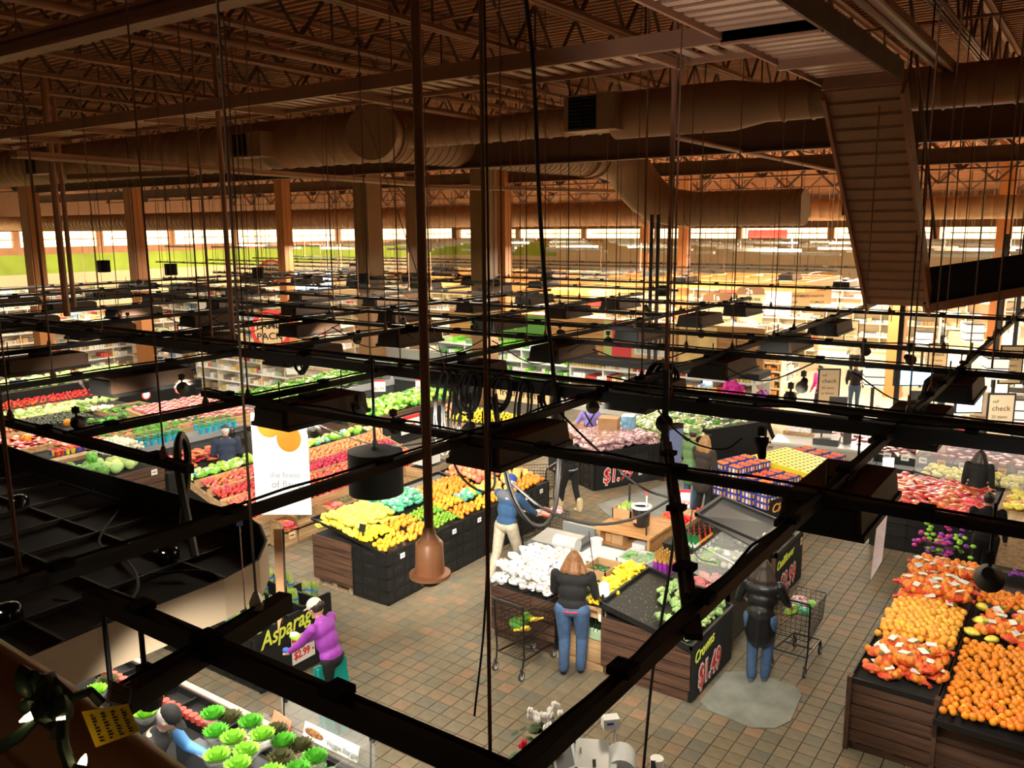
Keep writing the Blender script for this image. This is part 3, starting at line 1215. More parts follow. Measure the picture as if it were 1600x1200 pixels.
# black drum shade
ds = thing('drum_pendant', 'large black drum shade hanging over the citrus stand', 'pendant lamp', (-5.68, 5.78, 3.3))
a = MB(blackmat, smooth=True)
a.lathe([(.265, 0), (.265, .42), (.255, .42), (.02, .425)], (-5.68, 5.78, 3.27), 32, cap=False)
obj('shade', a, ds)
a = MB(black)
a.tube([(-5.68, 5.78, 3.68), (-5.68, 5.78, 4.6)], .014, 8)
a.lathe([(.04, 3.69), (.04, 3.73), (.016, 3.8)], (-5.68, 5.78, 0), 10)
obj('stem', a, ds)
a = MB(mat('shade_diffuser', (1, .9, .75), .5, emit=4))
a.lathe([(.24, 0), (.001, 0.001)], (-5.68, 5.78, 3.28), 24, cap=False)
obj('diffuser', a, ds)
for i, (px, py, d) in enumerate(((162, 416, 26), (267, 421, 26), (403, 426, 27), (569, 435, 27), (773, 445, 26), (1036, 454, 26))):
    v = PD(px, py, d)
    t = thing('drum_pendant', 'small black drum shade far down the hall, %s from the left' % ORD[i], 'pendant lamp', v)
    a = MB(blackmat, smooth=True)
    a.lathe([(.17, -.16), (.17, .16), (.01, .165)], v, 20, cap=False)
    obj('shade', a, t)
    a = MB(black)
    a.tube([v + Vector((0, 0, .16)), (v.x, v.y, 8.4)], .01, 4)
    obj('stem', a, t)

# hanging monitor by the diagonal brace
mo = thing('hanging_monitor', 'grey framed monitor hanging edge on from the rail over the price sign', 'monitor', P(1050, 700, 3.95))
v = P(1048, 705, 3.95)
a = MB(mat('monitor_frame', (.10, .07, .05), .5))
a.box(v, (.34, .06, .46), rz=R(92), ry=R(8))
obj('frame', a, mo)
a = MB(mat('monitor_screen', (.12, .16, .25), .2, emit=.25, ecol=(.4, .5, .8)))
mm = Euler((0, R(8), R(92))).to_matrix()
a.box(v + mm @ Vector((0, -.035, 0)), (.28, .01, .38), rz=R(92), ry=R(8))
obj('screen', a, mo)
a = MB(black)
a.tube([v + Vector((-.05, .1, .1)), (v.x - .15, v.y + .2, 4.2), (v.x - .15, v.y + .2, 4.6)], .03, 6)
a.ball((v.x - .12, v.y + .12, 4.15), .08, 8, 6)
obj('mount', a, mo)

# ------------------------------------------------------------------ curved canopy (dropped ceiling) at lower left
rim = [(-15.2, 4.3), (-12.4, 4.5), (-9.5, 4.6), (-6.4, 4.4), (-5.75, 4.28), (-5.42, 4.1), (-5.2, 3.85), (-4.95, 3.5), (-4.7, 3.05), (-4.72, 2.65), (-4.78, 2.35), (-4.9, 1.94), (-5.1, 1.2), (-9, .9), (-15.2, 1.0)]
RIMPX = [(0, 692), (75, 717), (172, 742), (300, 778), (380, 802), (408, 820), (418, 845), (405, 875), (350, 905), (225, 954), (150, 982), (0, 1046)]
rim = [P(a_, b_, 3.4) for a_, b_ in RIMPX]
rim = [Vector((-16, rim[0].y + .35, 3.4))] + rim + [Vector((-5.1, 1.0, 3.4)), Vector((-16, 1.0, 3.4))]
cn = thing('ceiling_canopy', 'black topped curved canopy with a cream fascia over the salad counter', 'canopy', (-7, 3, 3.1))
creamf = mat('cream_fascia', (0.60, 0.46, 0.31), 0.6)
canblk = mat('canopy_black', (0.018, 0.014, 0.011), 0.75)
a = MB(canblk)
poly = [(q.x, q.y) for q in rim]
a.add([(x, y, 3.17) for x, y in poly], [tuple(range(len(poly)))])
a.add([(x, y, 3.12) for x, y in poly], [tuple(reversed(range(len(poly))))], mat('canopy_underside', (.6, .5, .38), .7))
obj('deck', a, cn)
a = MB(creamf)
n = len(poly)
cx, cy = -9, 2.8
for i in range(n):
    p, q = Vector((*poly[i], 0)), Vector((*poly[(i + 1) % n], 0))
    c_ = Vector((cx, cy, 0))
    pi, qi = p + (c_ - p).normalized() * .02, q + (c_ - q).normalized() * .02
    a.add([(p.x, p.y, 3.1), (q.x, q.y, 3.1), (q.x, q.y, 3.4), (p.x, p.y, 3.4)], [(0, 1, 2, 3)])
    a.add([(pi.x, pi.y, 3.12), (qi.x, qi.y, 3.12), (qi.x, qi.y, 3.4), (pi.x, pi.y, 3.4)], [(3, 2, 1, 0)], canblk)
    a.add([(p.x, p.y, 3.4), (q.x, q.y, 3.4), (qi.x, qi.y, 3.4), (pi.x, pi.y, 3.4)], [(0, 1, 2, 3)], canblk)
    a.add([(p.x, p.y, 3.1), (q.x, q.y, 3.1), (qi.x, qi.y, 3.1), (pi.x, pi.y, 3.1)], [(3, 2, 1, 0)])
obj('fascia', a, cn)


def inside(x, y):
    c = False
    j = n - 1
    for i in range(n):
        xi, yi = poly[i]
        xj, yj = poly[j]
        if (yi > y) != (yj > y) and x < (xj - xi) * (y - yi) / (yj - yi) + xi:
            c = not c
        j = i
    return c


tb = mat('tee_bar', (.045, .035, .03), .6)
xs = -15.6
while xs < -4.7:
    ys_ = [y for y in np.arange(1.02, 6, .04) if inside(xs, y)]
    if len(ys_) > 2:
        a = MB(tb)
        a.bx(xs - .012, xs + .012, ys_[0], ys_[-1], 3.17, 3.21)
        obj('tee_bar', a, cn)
    xs += .61
for y in np.arange(1.3, 5.6, .61):
    xs_ = [x for x in np.arange(-15.8, -4.6, .05) if inside(x, y)]
    if len(xs_) > 2:
        a = MB(tb)
        a.bx(xs_[0], xs_[-1], y - .012, y + .012, 3.172, 3.205)
        obj('tee_bar', a, cn)
for i, (px, py) in enumerate(((263, 872), (30, 790), (14, 965))):
    v = P(px, py, 3.2)
    t = thing('can_light', ['recessed can light housing in the middle of the canopy top', 'can light housing at the left of the canopy top', 'can light housing at the near left of the canopy top'][i], 'light fixture', (v.x, v.y, 3.18))
    a = MB(mat('dark_metal_gloss', (.03, .03, .03), .2, .6), smooth=True)
    a.lathe([(.09, 3.175), (.09, 3.27), (.06, 3.3), (.001, 3.31)], (v.x, v.y, 0), 14)
    obj('can', a, t)
    a = MB(mat('can_glint', (1, 1, 1), .3, emit=3))  # painted highlight: a small glowing chip stands for the glint on the can
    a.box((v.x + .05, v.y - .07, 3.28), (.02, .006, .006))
    obj('painted_glint', a, t)
for x, y in ((-8.2, 4.3), (-6.6, 4.2), (-5.6, 3.6), (-9.8, 4.4)):
    area_light('canopy_downlight', (x, y, 3.05), .3, .3, 55, (1, .9, .76))
# thin pole dropping from the near rail into the salad counter
rod('thin dark pole dropping past the canopy edge into the salad counter', -3.5, 1.84, 3.05, 4.2, .012, black)
t = thing('cord_clip', 'small pale blue tag hanging on a silver cord from the rail over the canopy', 'tag', P(374, 815, 4.12))
v = P(374, 815, 4.12)
a = MB(mat('pale_blue', (.25, .4, .8), .5))
a.box(v, (.035, .01, .05), rz=R(35))
obj('tag_card', a, t)
a = MB(chrome)
a.tube([v, (v.x, v.y, v.z - .62)], .004, 5)
obj('silver_cord', a, t)
# ================================================================== PRODUCE MESHES
RP = random.Random(21)


def fm(name, col, rough=.38, var=.14, hue=.012, **k):
    return mat(name, col, rough, var=var, hue=hue, **k)


m_or = fm('orange_peel', (0.93, 0.27, 0.012))
m_tan = fm('tangelo_peel', (0.95, 0.40, 0.015))
m_yor = fm('pale_orange_peel', (0.93, 0.43, 0.05))
m_lem = fm('lemon_peel', (0.93, 0.66, 0.02))
m_lim = fm('lime_peel', (0.16, 0.36, 0.015), hue=.03)
m_gra = fm('grapefruit_peel', (0.92, 0.50, 0.12), hue=.03)
m_pink = fm('pink_grapefruit_peel', (0.93, 0.30, 0.16), hue=.02)
m_app = fm('red_apple', (0.62, 0.03, 0.03), hue=.02, var=.3)
m_app2 = fm('pink_apple', (0.85, 0.18, 0.10), hue=.03, var=.3)
m_tom = fm('tomato_skin', (0.85, 0.05, 0.015), .25)
m_grn = fm('leaf_green', (0.10, 0.34, 0.03), .5, .3, .03)
m_lgrn = fm('light_lettuce', (0.28, 0.62, 0.05), .45, .25, .03, sss=0)
m_dgrn = fm('dark_leaf', (0.05, 0.12, 0.03), .5, .3, .03)
m_pgrn = fm('pale_green', (0.5, 0.68, 0.25), .5, .25, .03)
m_avo = fm('avocado_skin', (0.035, 0.05, 0.03), .5, .4)
m_whi = fm('white_veg', (0.82, 0.80, 0.66), .5, .12)
m_cau = fm('cauliflower_head', (0.80, 0.78, 0.60), .7, .12, noise=.18, scale=40, bump=.6)
m_bro = fm('broccoli_head', (0.36, 0.54, 0.20), .8, .25, .02, noise=.35, scale=60, bump=.8)
m_brs = fm('broccoli_stalk', (0.42, 0.62, 0.22), .6, .15)
m_zuc = fm('zucchini_skin', (0.025, 0.10, 0.02), .35, .3)
m_squ = fm('squash_skin', (0.95, 0.68, 0.03), .35, .1)
m_oni = fm('onion_skin', (0.55, 0.25, 0.08), .4, .3, .03)
m_pot = fm('red_potato', (0.5, 0.17, 0.10), .5, .3)
m_pur = fm('purple_veg', (0.25, 0.06, 0.32), .4, .3)
m_mush = fm('pinkish_package', (0.55, 0.16, 0.16), .3, .3, .03, noise=.5, scale=25)
m_plas = mat('crinkled_clear_bag', (0.88, 0.9, 0.92), 0.12, noise=.25, scale=30, var=.1, spec=.8)
m_bagw = mat('white_garlic_bag', (0.82, 0.80, 0.80), 0.2, noise=.3, scale=22, var=.12, spec=.7)
m_bagp = mat('grape_bag', (0.55, 0.33, 0.36), 0.15, noise=.75, scale=24, var=.25, hue=.03, spec=.8)
m_bagg = mat('green_grape_bag', (0.5, 0.6, 0.28), 0.15, noise=.5, scale=24, var=.2, spec=.8)
m_net = mat('red_net', (0.9, 0.09, 0.03), 0.5, noise=.35, scale=30, var=.1)
m_neto = mat('netted_orange', (0.95, 0.25, 0.03), 0.4, noise=.3, scale=40, var=.12)
m_netg = mat('green_net', (0.10, 0.45, 0.25), 0.4, noise=.6, scale=30, var=.2)
m_bagy = mat('lemon_bag', (0.93, 0.72, 0.10), 0.25, noise=.3, scale=20, var=.12)
m_teal = mat('teal_pot', (0.02, 0.42, 0.62), 0.4, var=.15)
m_band = mat('blue_band', (0.05, 0.2, 0.7), 0.5)
m_aspg = fm('asparagus', (0.36, 0.52, 0.10), .5, .2, .02)
m_redp = mat('red_pouch', (0.75, 0.10, 0.05), 0.3, noise=.7, scale=12, var=.3, hue=.03)
m_jar = mat('jar_label', (0.25, 0.32, 0.16), 0.3, noise=.6, scale=30, var=.3)
m_pack = mat('berry_pack', (0.55, 0.12, 0.12), 0.2, noise=.8, scale=20, var=.3, hue=.04)


def sph(r, m, n=9, k=6, sq=1.0):
    a = MB(m, smooth=True)
    a.ball((0, 0, 0), (r, r, r * sq), n, k)
    return a


ME = {}


def reg(k, a):
    ME[k] = (a.mesh(k), a)
    return k


reg('orange', sph(.041, m_or))
reg('tangelo', sph(.038, m_tan))
reg('pale_orange', sph(.045, m_yor))
reg('tomato', sph(.037, m_tom, sq=.8))
reg('onion', sph(.04, m_oni))
reg('potato', sph(.035, m_pot, sq=.85))
reg('grapefruit', sph(.056, m_gra, 10, 7))
reg('pink_grapefruit', sph(.06, m_pink, 10, 7))
reg('avocado', sph(.042, m_avo, sq=1.2))
reg('white_onion', sph(.05, m_whi))
reg('honeydew', sph(.11, m_pgrn, 12, 8))
for k_, m_, l_, r_ in (('lemon', m_lem, .05, .033), ('lime', m_lim, .036, .028)):
    a = MB(m_, smooth=True)
    a.lathe([(.003, -l_), (.009, -l_ * .86), (r_ * .7, -l_ * .6), (r_, 0), (r_ * .7, l_ * .6), (.009, l_ * .86), (.003, l_)], n=9)
    reg(k_, a)
for k_, m_ in (('apple', m_app), ('pink_apple', m_app2)):
    a = MB(m_, smooth=True)
    a.lathe([(.004, -.028), (.022, -.034), (.038, -.012), (.041, .008), (.03, .03), (.012, .033), (.002, .024)], n=9)
    a.tube([(0, 0, .024), (.004, 0, .042)], .002, 4, steel_dk)
    reg(k_, a)
a = MB(mat('watermelon_rind', (.12, .34, .06), .35, noise=.7, scale=6, stretch=(5, 5, .3), var=.2), smooth=True)
a.ball((0, 0, 0), (.125, .125, .135), 14, 9)
reg('watermelon', a)
a = MB(mat('pumpkin_rind', (.9, .36, .03), .4), smooth=True)
for k in range(8):
    an = k * PI / 4
    a.ball((.045 * math.cos(an), .045 * math.sin(an), 0), (.07, .07, .075), 8, 6)
a.tube([(0, 0, .06), (.01, 0, .11)], .012, 5, m_brs)
reg('pumpkin', a)
a = MB(m_pgrn, smooth=True)
a.lathe([(.01, -.08), (.05, -.06), (.075, 0), (.05, .06), (.01, .08)], n=10)
reg('small_melon', a)


def crumple(m, r, seed, amp=.3, n=12, k=8):
    a = MB(m, smooth=True)
    a.ball((0, 0, 0), r, n, k)
    q = random.Random(seed)
    a.v = [(x * (1 + q.uniform(-amp, amp)), y * (1 + q.uniform(-amp, amp)), z * (1 + q.uniform(-amp, amp))) for x, y, z in a.v]
    return a


for i in range(3):
    a = crumple(m_bagw, (.10, .075, .05), i)
    a.ball((.02, 0, .035), (.03, .025, .02), 6, 4, mat('bag_print', (.12, .14, .42), .4) if i != 1 else mat('bag_print_2', (.55, .35, .14), .4))
    reg('garlic_bag%d' % i, a)
    a = crumple(m_bagp, (.13, .10, .055), i + 5)
    a.ball((-.03, .02, .035), (.04, .035, .022), 7, 4, m_plas)
    reg('grape_bag%d' % i, a)
    reg('green_grape_bag%d' % i, crumple(m_bagg, (.13, .10, .055), i + 9))
    reg('lemon_bag%d' % i, crumple(m_bagy, (.10, .08, .05), i + 15, .15))
    a = crumple(m_netg, (.09, .075, .05), i + 25, .2)
    a.ball((.02, .0, .03), (.045, .04, .03), 7, 4, m_plas)
    reg('lime_bag%d' % i, a)
    # net bag of oranges: fruit, net ends, label card
    a = MB(m_neto, smooth=True)
    q = random.Random(i + 40)
    for k in range(11):
        a.ball((q.uniform(-.13, .13), q.uniform(-.08, .08), q.uniform(-.02, .05)), .043, 8, 6)
    a.ball((0, 0, 0), (.14, .09, .05), 10, 6, m_net)
    a.tube([(.12, 0, .01), (.19, .02, .0), (.22, .0, -.01)], [.04, .015, .03], 6, m_net)
    a.box((-.02 + i * .03, 0, .088), (.11, .075, .01), rz=.4 * i, mat=paper, rx=.1)
    a.box((.03 - i * .03, .03, .085), (.04, .03, .012), rz=.9, mat=m_grn)
    reg('orange_net_bag%d' % i, a)
    # bag with salad
    a = crumple(m_lgrn, (.11, .08, .06), i + 60, .35)
    a.ball((.02, .02, .035), (.06, .05, .03), 7, 4, m_plas)
    a.ball((-.04, -.02, .03), (.04, .04, .03), 7, 4, mat('radicchio', (.3, .06, .12), .5))
    reg('salad_bag%d' % i, a)
    a = crumple(m_grn, (.10, .08, .06), i + 80, .45)
    reg('green_bunch%d' % i, a)
    a = crumple(m_dgrn, (.09, .08, .05), i + 90, .45)
    reg('dark_bunch%d' % i, a)
    a = MB(m_bro, smooth=True)
    for k in range(9):
        an = k * 2.4
        rr_ = .055 * math.sqrt(k / 9)
        a.ball((rr_ * math.cos(an), rr_ * math.sin(an), .03 - rr_ * .5), (.035, .035, .03), 7, 5)
    a.tube([(0, 0, .02), (.01, 0, -.06)], [.03, .022], 7, m_brs)
    for k in range(5):
        an = k * 1.3 + i
        a.tube([(0, 0, -.03), (.05 * math.cos(an), .05 * math.sin(an), .01)], [.012, .014], 5, m_brs)
    reg('broccoli%d' % i, a)
    a = MB(m_cau, smooth=True)
    for k in range(13):
        an = k * 2.4
        rr_ = .075 * math.sqrt(k / 13)
        a.ball((rr_ * math.cos(an), rr_ * math.sin(an), .045 - rr_ * .45), (.034, .034, .028), 7, 5)
    for k in range(7):
        an = k * .9
        a.add([(.05 * math.cos(an - .4), .05 * math.sin(an - .4), -.03), (.05 * math.cos(an + .4), .05 * math.sin(an + .4), -.03), (.115 * math.cos(an + .25), .115 * math.sin(an + .25), .03), (.115 * math.cos(an - .25), .115 * math.sin(an - .25), .03)], [(0, 1, 2, 3), (3, 2, 1, 0)], m_brs)
    reg('cauliflower%d' % i, a)
    a = MB(m_zuc, smooth=True)
    b_ = .02 * (i - 1)
    a.tube([(-.11, 0, 0), (-.1, b_ * .3, 0), (-.03, b_, .005), (.05, b_, .003), (.1, 0, 0), (.12, -b_ * .5, 0)], [.008, .02, .024, .024, .018, .009], 8)
    a.tube([(.12, -b_ * .5, 0), (.135, -b_ * .6, 0)], .009, 6, m_brs)
    reg('zucchini%d' % i, a)
    a = MB(m_squ, smooth=True)
    a.tube([(-.10, 0, 0), (-.09, 0, 0), (-.05, b_, 0), (.0, b_, 0), (.06, 0, 0), (.11, -b_, 0)], [.01, .027, .034, .028, .018, .012], 8)
    reg('squash%d' % i, a)
    # asparagus bunch standing
    a = MB(m_aspg, smooth=False)
    q = random.Random(i)
    for k in range(12):
        an = k * 2.4
        rr_ = .032 * math.sqrt(k / 12)
        x_, y_ = rr_ * math.cos(an), rr_ * math.sin(an)
        l_ = .2 + q.uniform(-.02, .03)
        a.tube([(x_, y_, 0), (x_ * 1.2, y_ * 1.2, l_ * .8), (x_ * 1.3, y_ * 1.3, l_)], [.007, .007, .002], 5, m_aspg if k % 3 else m_pgrn)
    a.lathe([(.042, .07), (.044, .10)], n=10, mat=m_band, cap=False)
    reg('asparagus%d' % i, a)


def ruffle(a, m, r, h, n, seed, rings=3, c=(0, 0, 0)):
    """frilled lettuce head made of wavy leaf fans"""
    q = random.Random(seed)
    for ring in range(rings):
        cnt = n - ring
        for k in range(cnt):
            an = 2 * PI * k / cnt + ring * .5 + q.uniform(-.2, .2)
            rr_ = r * (1 - ring * .28)
            hh = h * (.75 + ring * .25)
            vs = []
            W_ = 9
            for i in range(W_):
                t_ = (i / (W_ - 1) - .5)
                da_ = t_ * 1.5
                wob = .08 * rr_ * (1 if i % 2 else -1)
                vs.append((c[0] + .25 * rr_ * math.cos(an + da_ * .5), c[1] + .25 * rr_ * math.sin(an + da_ * .5), c[2]))
                vs.append((c[0] + .75 * rr_ * math.cos(an + da_ * .8), c[1] + .75 * rr_ * math.sin(an + da_ * .8), c[2] + hh * .5 + wob * .5))
                o_ = 1 - .55 * t_ * t_
                vs.append((c[0] + (rr_ * o_ + wob) * math.cos(an + da_), c[1] + (rr_ * o_ + wob) * math.sin(an + da_), c[2] + hh * o_ + wob))
            fs = []
            for i in range(W_ - 1):
                for j in range(2):
                    p_ = i * 3 + j
                    fs.append((p_, p_ + 1, p_ + 4, p_ + 3))
            a.add(vs, fs, m)


CNT = {}
CATS = {}


def drop(key, loc, rot, label, cat, group, name=None, scale=1.0):
    nm = name or key.rstrip('012')
    me = ME[key][0]
    o = bpy.data.objects.new(nm, me)
    o.location = loc
    o.rotation_euler = rot
    if scale != 1:
        o.scale = (scale,) * 3
    C.objects.link(o)
    o['label'] = label
    o['category'] = cat
    if group:
        o['group'] = group
    return o


def pile(keys, label, cat, group, x0, x1, y0, y1, zf, pitch, M=None, jit=.25, name=None, tilt=None, layers=1, cap=300, dz=None, plural=None, sc=.12, skip=0):
    """heap of produce: up to 300 of a kind as things, the remainder as one stuff object"""
    if isinstance(keys, str):
        keys = [keys]
    nm = name or keys[0].rstrip('012')
    M = M or Matrix.Identity(4)
    Z = M.to_euler().z
    rest = []
    pos = []
    for L_ in range(layers):
        y = y0 + pitch * (.5 + .5 * L_)
        row = 0
        while y < y1 - pitch * (.4 + .5 * L_) + 1e-6:
            x = x0 + pitch * (.5 + .5 * ((row + L_) % 2))
            while x < x1 - pitch * .3:
                if RP.random() >= skip:
                    px = x + RP.uniform(-jit, jit) * pitch
                    py = y + RP.uniform(-jit, jit) * pitch
                    pos.append((px, py, zf(px, py) + RP.uniform(-.2, .2) * pitch * .5 + L_ * pitch * (dz or .75)))
                x += pitch
            y += pitch * .88
            row += 1
    def dist(p):
        q = M @ Vector(p)
        return q.x ** 2 + q.y ** 2
    pos.sort(key=dist)
    for p in pos:
        q = M @ Vector(p)
        rot = (RP.uniform(0, 6.28), RP.uniform(0, 6.28), RP.uniform(0, 6.28)) if tilt is None else (RP.uniform(-tilt, tilt), RP.uniform(-tilt, tilt), RP.uniform(0, 6.28))
        k = RP.choice(keys)
        s = 1 + RP.uniform(-sc, sc)
        if CNT.get(nm, 0) < cap:
            CNT[nm] = CNT.get(nm, 0) + 1
            drop(k, q, rot, label, cat, group, nm, s)
        else:
            rest.append((k, q, rot, s))
    if rest:
        a = MB(None)
        a.smooth = True
        for k, q, rot, s in rest:
            src = ME[k][1]
            T = Matrix.Translation(q) @ Euler(rot).to_matrix().to_4x4() @ Matrix.Scale(s, 4)
            Tn = np.array(T)
            V = np.array(src.v)
            V = V @ Tn[:3, :3].T + Tn[:3, 3]
            b = len(a.v)
            a.v += V.tolist()
            a.f += [tuple(b + i for i in f) for f in src.f]
            a.fm += [a.mi(src.mats[i]) for i in src.fm]
        o = obj(plural or (nm + '_heap'), a)
        o['kind'] = 'stuff'
        tag(o, label.replace('single ', '')[:90] + ', rest of the heap', cat)


# ================================================================== STANDS
_cr = {}


def crate_me(w_, h_):
    """side of a black harvest crate, w wide along x, h high, facing -y, 8 cm deep"""
    k = (round(w_, 3), round(h_, 3))
    if k not in _cr:
        a = MB(blackpl)
        a.bx(-w_ / 2 + .006, w_ / 2 - .006, .012, .09, .006, h_ - .006)
        a.bx(-w_ / 2 + .004, w_ / 2 - .004, -.004, .02, h_ - .028, h_ - .004)
        a.bx(-w_ / 2 + .004, w_ / 2 - .004, 0, .02, .004, .022)
        for s in (-1, 1):
            a.bx(s * (w_ / 2 - .015) - .012, s * (w_ / 2 - .015) + .012, 0, .02, .004, h_ - .004)
            a.bx(s * w_ * .22 - .006, s * w_ * .22 + .006, .003, .02, .02, h_ - .02)
        a.bx(-w_ * .12, w_ * .12, .004, .012, h_ * .62, h_ * .8, blackmat)
        a.bx(-w_ * .2, w_ * .2, .006, .014, h_ * .3, h_ * .36, steel_dk if False else blackpl)
        _cr[k] = a.mesh('crate')
    return _cr[k]


_pl = {}


def plank_me(l_, h_, m, ax):
    k = (round(l_, 3), round(h_, 3), m.name, ax)
    if k not in _pl:
        a = MB(m)
        if ax == 0:
            a.bx(-l_ / 2, l_ / 2, 0, .022, .009, h_ - .006)
        else:
            a.bx(-.022, 0, -l_ / 2, l_ / 2, .009, h_ - .006)
        _pl[k] = a.mesh('plank')
    return _pl[k]


def stand(name, label, x0, x1, y0, y1, h, cat='display stand', M=None, front='plank', side='crate', base=.1, hf=None, hs=None, rows=4, cw_=.58, core=None, mats=(dwood, dwoody), rz=0, loc=None, group=None):
    """display stand; front = -Y face, side = +X face; its pieces are parts. Coordinates are local when loc is given"""
    cx, cy = ((x0 + x1) / 2, (y0 + y1) / 2)
    if loc is None:
        loc, off = (cx, cy, 0), (cx, cy)
    else:
        off = (0, 0)
    t = thing(name, label, cat, loc, rz, group)
    ox, oy = off
    a = MB(core or blackmat)
    a.bx(x0 + .03 - ox, x1 - .03 - ox, y0 + .03 - oy, y1 - .03 - oy, base, h - .03)
    local('inner_box', a, t)
    if base > .03:
        a = MB(mats[0])
        for yy in np.linspace(y0 + .08, y1 - .08, max(2, int((y1 - y0) / .6))):
            a.bx(x0 + .03 - ox, x1 - .03 - ox, yy - .045 - oy, yy + .045 - oy, 0, base - .02)
        for xx in np.linspace(x0 + .06, x1 - .06, 3):
            a.bx(xx - .05 - ox, xx + .05 - ox, y0 + .02 - oy, y1 - .02 - oy, base - .02, base)
        local('pallet', a, t)
    H_ = h - base
    if front == 'plank':
        n_ = rows
        for k in range(n_):
            local('plank', plank_me(x1 - x0, H_ / n_, mats[0], 0), t, (cx - ox, y0 - oy + RP.uniform(-.003, .003), base + k * H_ / n_), (0, 0, 0))
    elif front == 'crate':
        nc = max(1, round((x1 - x0) / cw_))
        W_ = (x1 - x0) / nc
        for k in range(rows):
            for j in range(nc):
                local('crate', crate_me(W_, H_ / rows), t, (x0 + (j + .5) * W_ - ox, y0 - oy, base + k * H_ / rows))
    if side == 'plank':
        for k in range(rows):
            local('plank', plank_me(y1 - y0, H_ / rows, mats[1], 1), t, (x1 - ox + RP.uniform(-.003, .003), cy - oy, base + k * H_ / rows))
    elif side == 'crate':
        nc = max(1, round((y1 - y0) / cw_))
        W_ = (y1 - y0) / nc
        for k in range(rows):
            for j in range(nc):
                local('crate', crate_me(W_, H_ / rows), t, (x1 - ox, y0 + (j + .5) * W_ - oy, base + k * H_ / rows), (0, 0, PI / 2))
    elif side == 'slab':
        a = MB(blackmat)
        a.bx(x1 - .03 - ox, x1 - ox, y0 - oy, y1 - oy, .02, h)
        local('side_panel', a, t)
    return t


def bins(t, xs, ys, z, M=None, ox=0, oy=0, wall=.05, m=None, floor_=None):
    """grid of shallow black trays: dividers as parts"""
    a = MB(m or blackpl)
    zf = z if callable(z) else (lambda x, y: z)
    for x in xs:
        for y0_, y1_ in zip(ys[:-1], ys[1:]):
            a.hexa([(x - .008 - ox, y0_ - oy, zf(x, y0_) - wall), (x + .008 - ox, y0_ - oy, zf(x, y0_) - wall), (x + .008 - ox, y1_ - oy, zf(x, y1_) - wall), (x - .008 - ox, y1_ - oy, zf(x, y1_) - wall),
                    (x - .008 - ox, y0_ - oy, zf(x, y0_) + .012), (x + .008 - ox, y0_ - oy, zf(x, y0_) + .012), (x + .008 - ox, y1_ - oy, zf(x, y1_) + .012), (x - .008 - ox, y1_ - oy, zf(x, y1_) + .012)])
    for y in ys:
        for x0_, x1_ in zip(xs[:-1], xs[1:]):
            a.hexa([(x0_ - ox, y - .008 - oy, zf(x0_, y) - wall), (x1_ - ox, y - .008 - oy, zf(x1_, y) - wall), (x1_ - ox, y + .008 - oy, zf(x1_, y) - wall), (x0_ - ox, y + .008 - oy, zf(x0_, y) - wall),
                    (x0_ - ox, y - .008 - oy, zf(x0_, y) + .012), (x1_ - ox, y - .008 - oy, zf(x1_, y) + .012), (x1_ - ox, y + .008 - oy, zf(x1_, y) + .012), (x0_ - ox, y + .008 - oy, zf(x0_, y) + .012)])
    x0_, x1_, y0_, y1_ = xs[0], xs[-1], ys[0], ys[-1]
    a.add([(x0_ - ox, y0_ - oy, zf(x0_, y0_) - wall), (x1_ - ox, y0_ - oy, zf(x1_, y0_) - wall), (x1_ - ox, y1_ - oy, zf(x1_, y1_) - wall), (x0_ - ox, y1_ - oy, zf(x0_, y1_) - wall)], [(0, 1, 2, 3)])
    return local('bin_dividers', a, t)


def card(t, c, w_=.10, h_=.08, face='x', m=paper, name='price_card'):
    """small price card, c in world"""
    a = MB(m)
    if face == 'x':
        a.bx(c[0], c[0] + .006, c[1] - w_ / 2, c[1] + w_ / 2, c[2] - h_ / 2, c[2] + h_ / 2)
        a.bx(c[0] + .006, c[0] + .008, c[1] - w_ * .3, c[1] + w_ * .3, c[2] - h_ * .1, c[2] + h_ * .05, inkm)
    else:
        a.bx(c[0] - w_ / 2, c[0] + w_ / 2, c[1] - .006, c[1], c[2] - h_ / 2, c[2] + h_ / 2)
        a.bx(c[0] - w_ * .3, c[0] + w_ * .3, c[1] - .008, c[1] - .006, c[2] - h_ * .1, c[2] + h_ * .05, inkm)
    return obj(name, a, t)


def price_sign(t, loc, s, size, face='x', outline=True):
    """outlined red price lettering on a black panel"""
    rot = RX if face == 'x' else RY
    n_ = Vector((1, 0, 0)) if face == 'x' else Vector((0, -1, 0))
    loc = Vector(loc)
    text(s, loc + n_ * .004, size, rot, paper, t, 'price_outline', ext=.001, off=.022 * size / .3, sx=.8)
    text(s, loc + n_ * .009, size, rot, redm, t, 'price_lettering', ext=.001, off=.004, sx=.8)


# ------------------------------------------------------------------ A  citrus stand
cs = stand('citrus_stand', 'long black crate stand heaped with oranges, lemons and limes in the middle of the floor', -9.5, -8.73, 9.05, 13.7, .86, front='crate', side='crate', base=.02)
ox, oy = -9.115, 11.375
for k in range(4):
    o = local('plank', plank_me(.9, .19, dwood, 0), cs, (-9.95 - ox, 9.05 - oy, .1 + k * .19))
a = MB(blackmat)
a.bx(-10.4, -9.5, 9.08, 13.7, .12, .84)
obj('inner_box', a, cs)
a = MB(gwoody)
for x in (-10.38, -9.98, -9.6):
    a.bx(x, x + .1, 9.07, 9.17, 0, .1)
a.bx(-10.4, -9.5, 9.06, 9.16, .0, .02)
obj('pallet_foot', a, cs)
zc = lambda x, y: .86 + max(0, (-8.73 - x)) * .16
yb = [9.05, 9.72, 10.32, 10.95, 11.55, 12.15, 12.8, 13.7]
bins(cs, [-9.45, -9.09, -8.73], yb, zc, ox=ox, oy=oy, wall=.03)
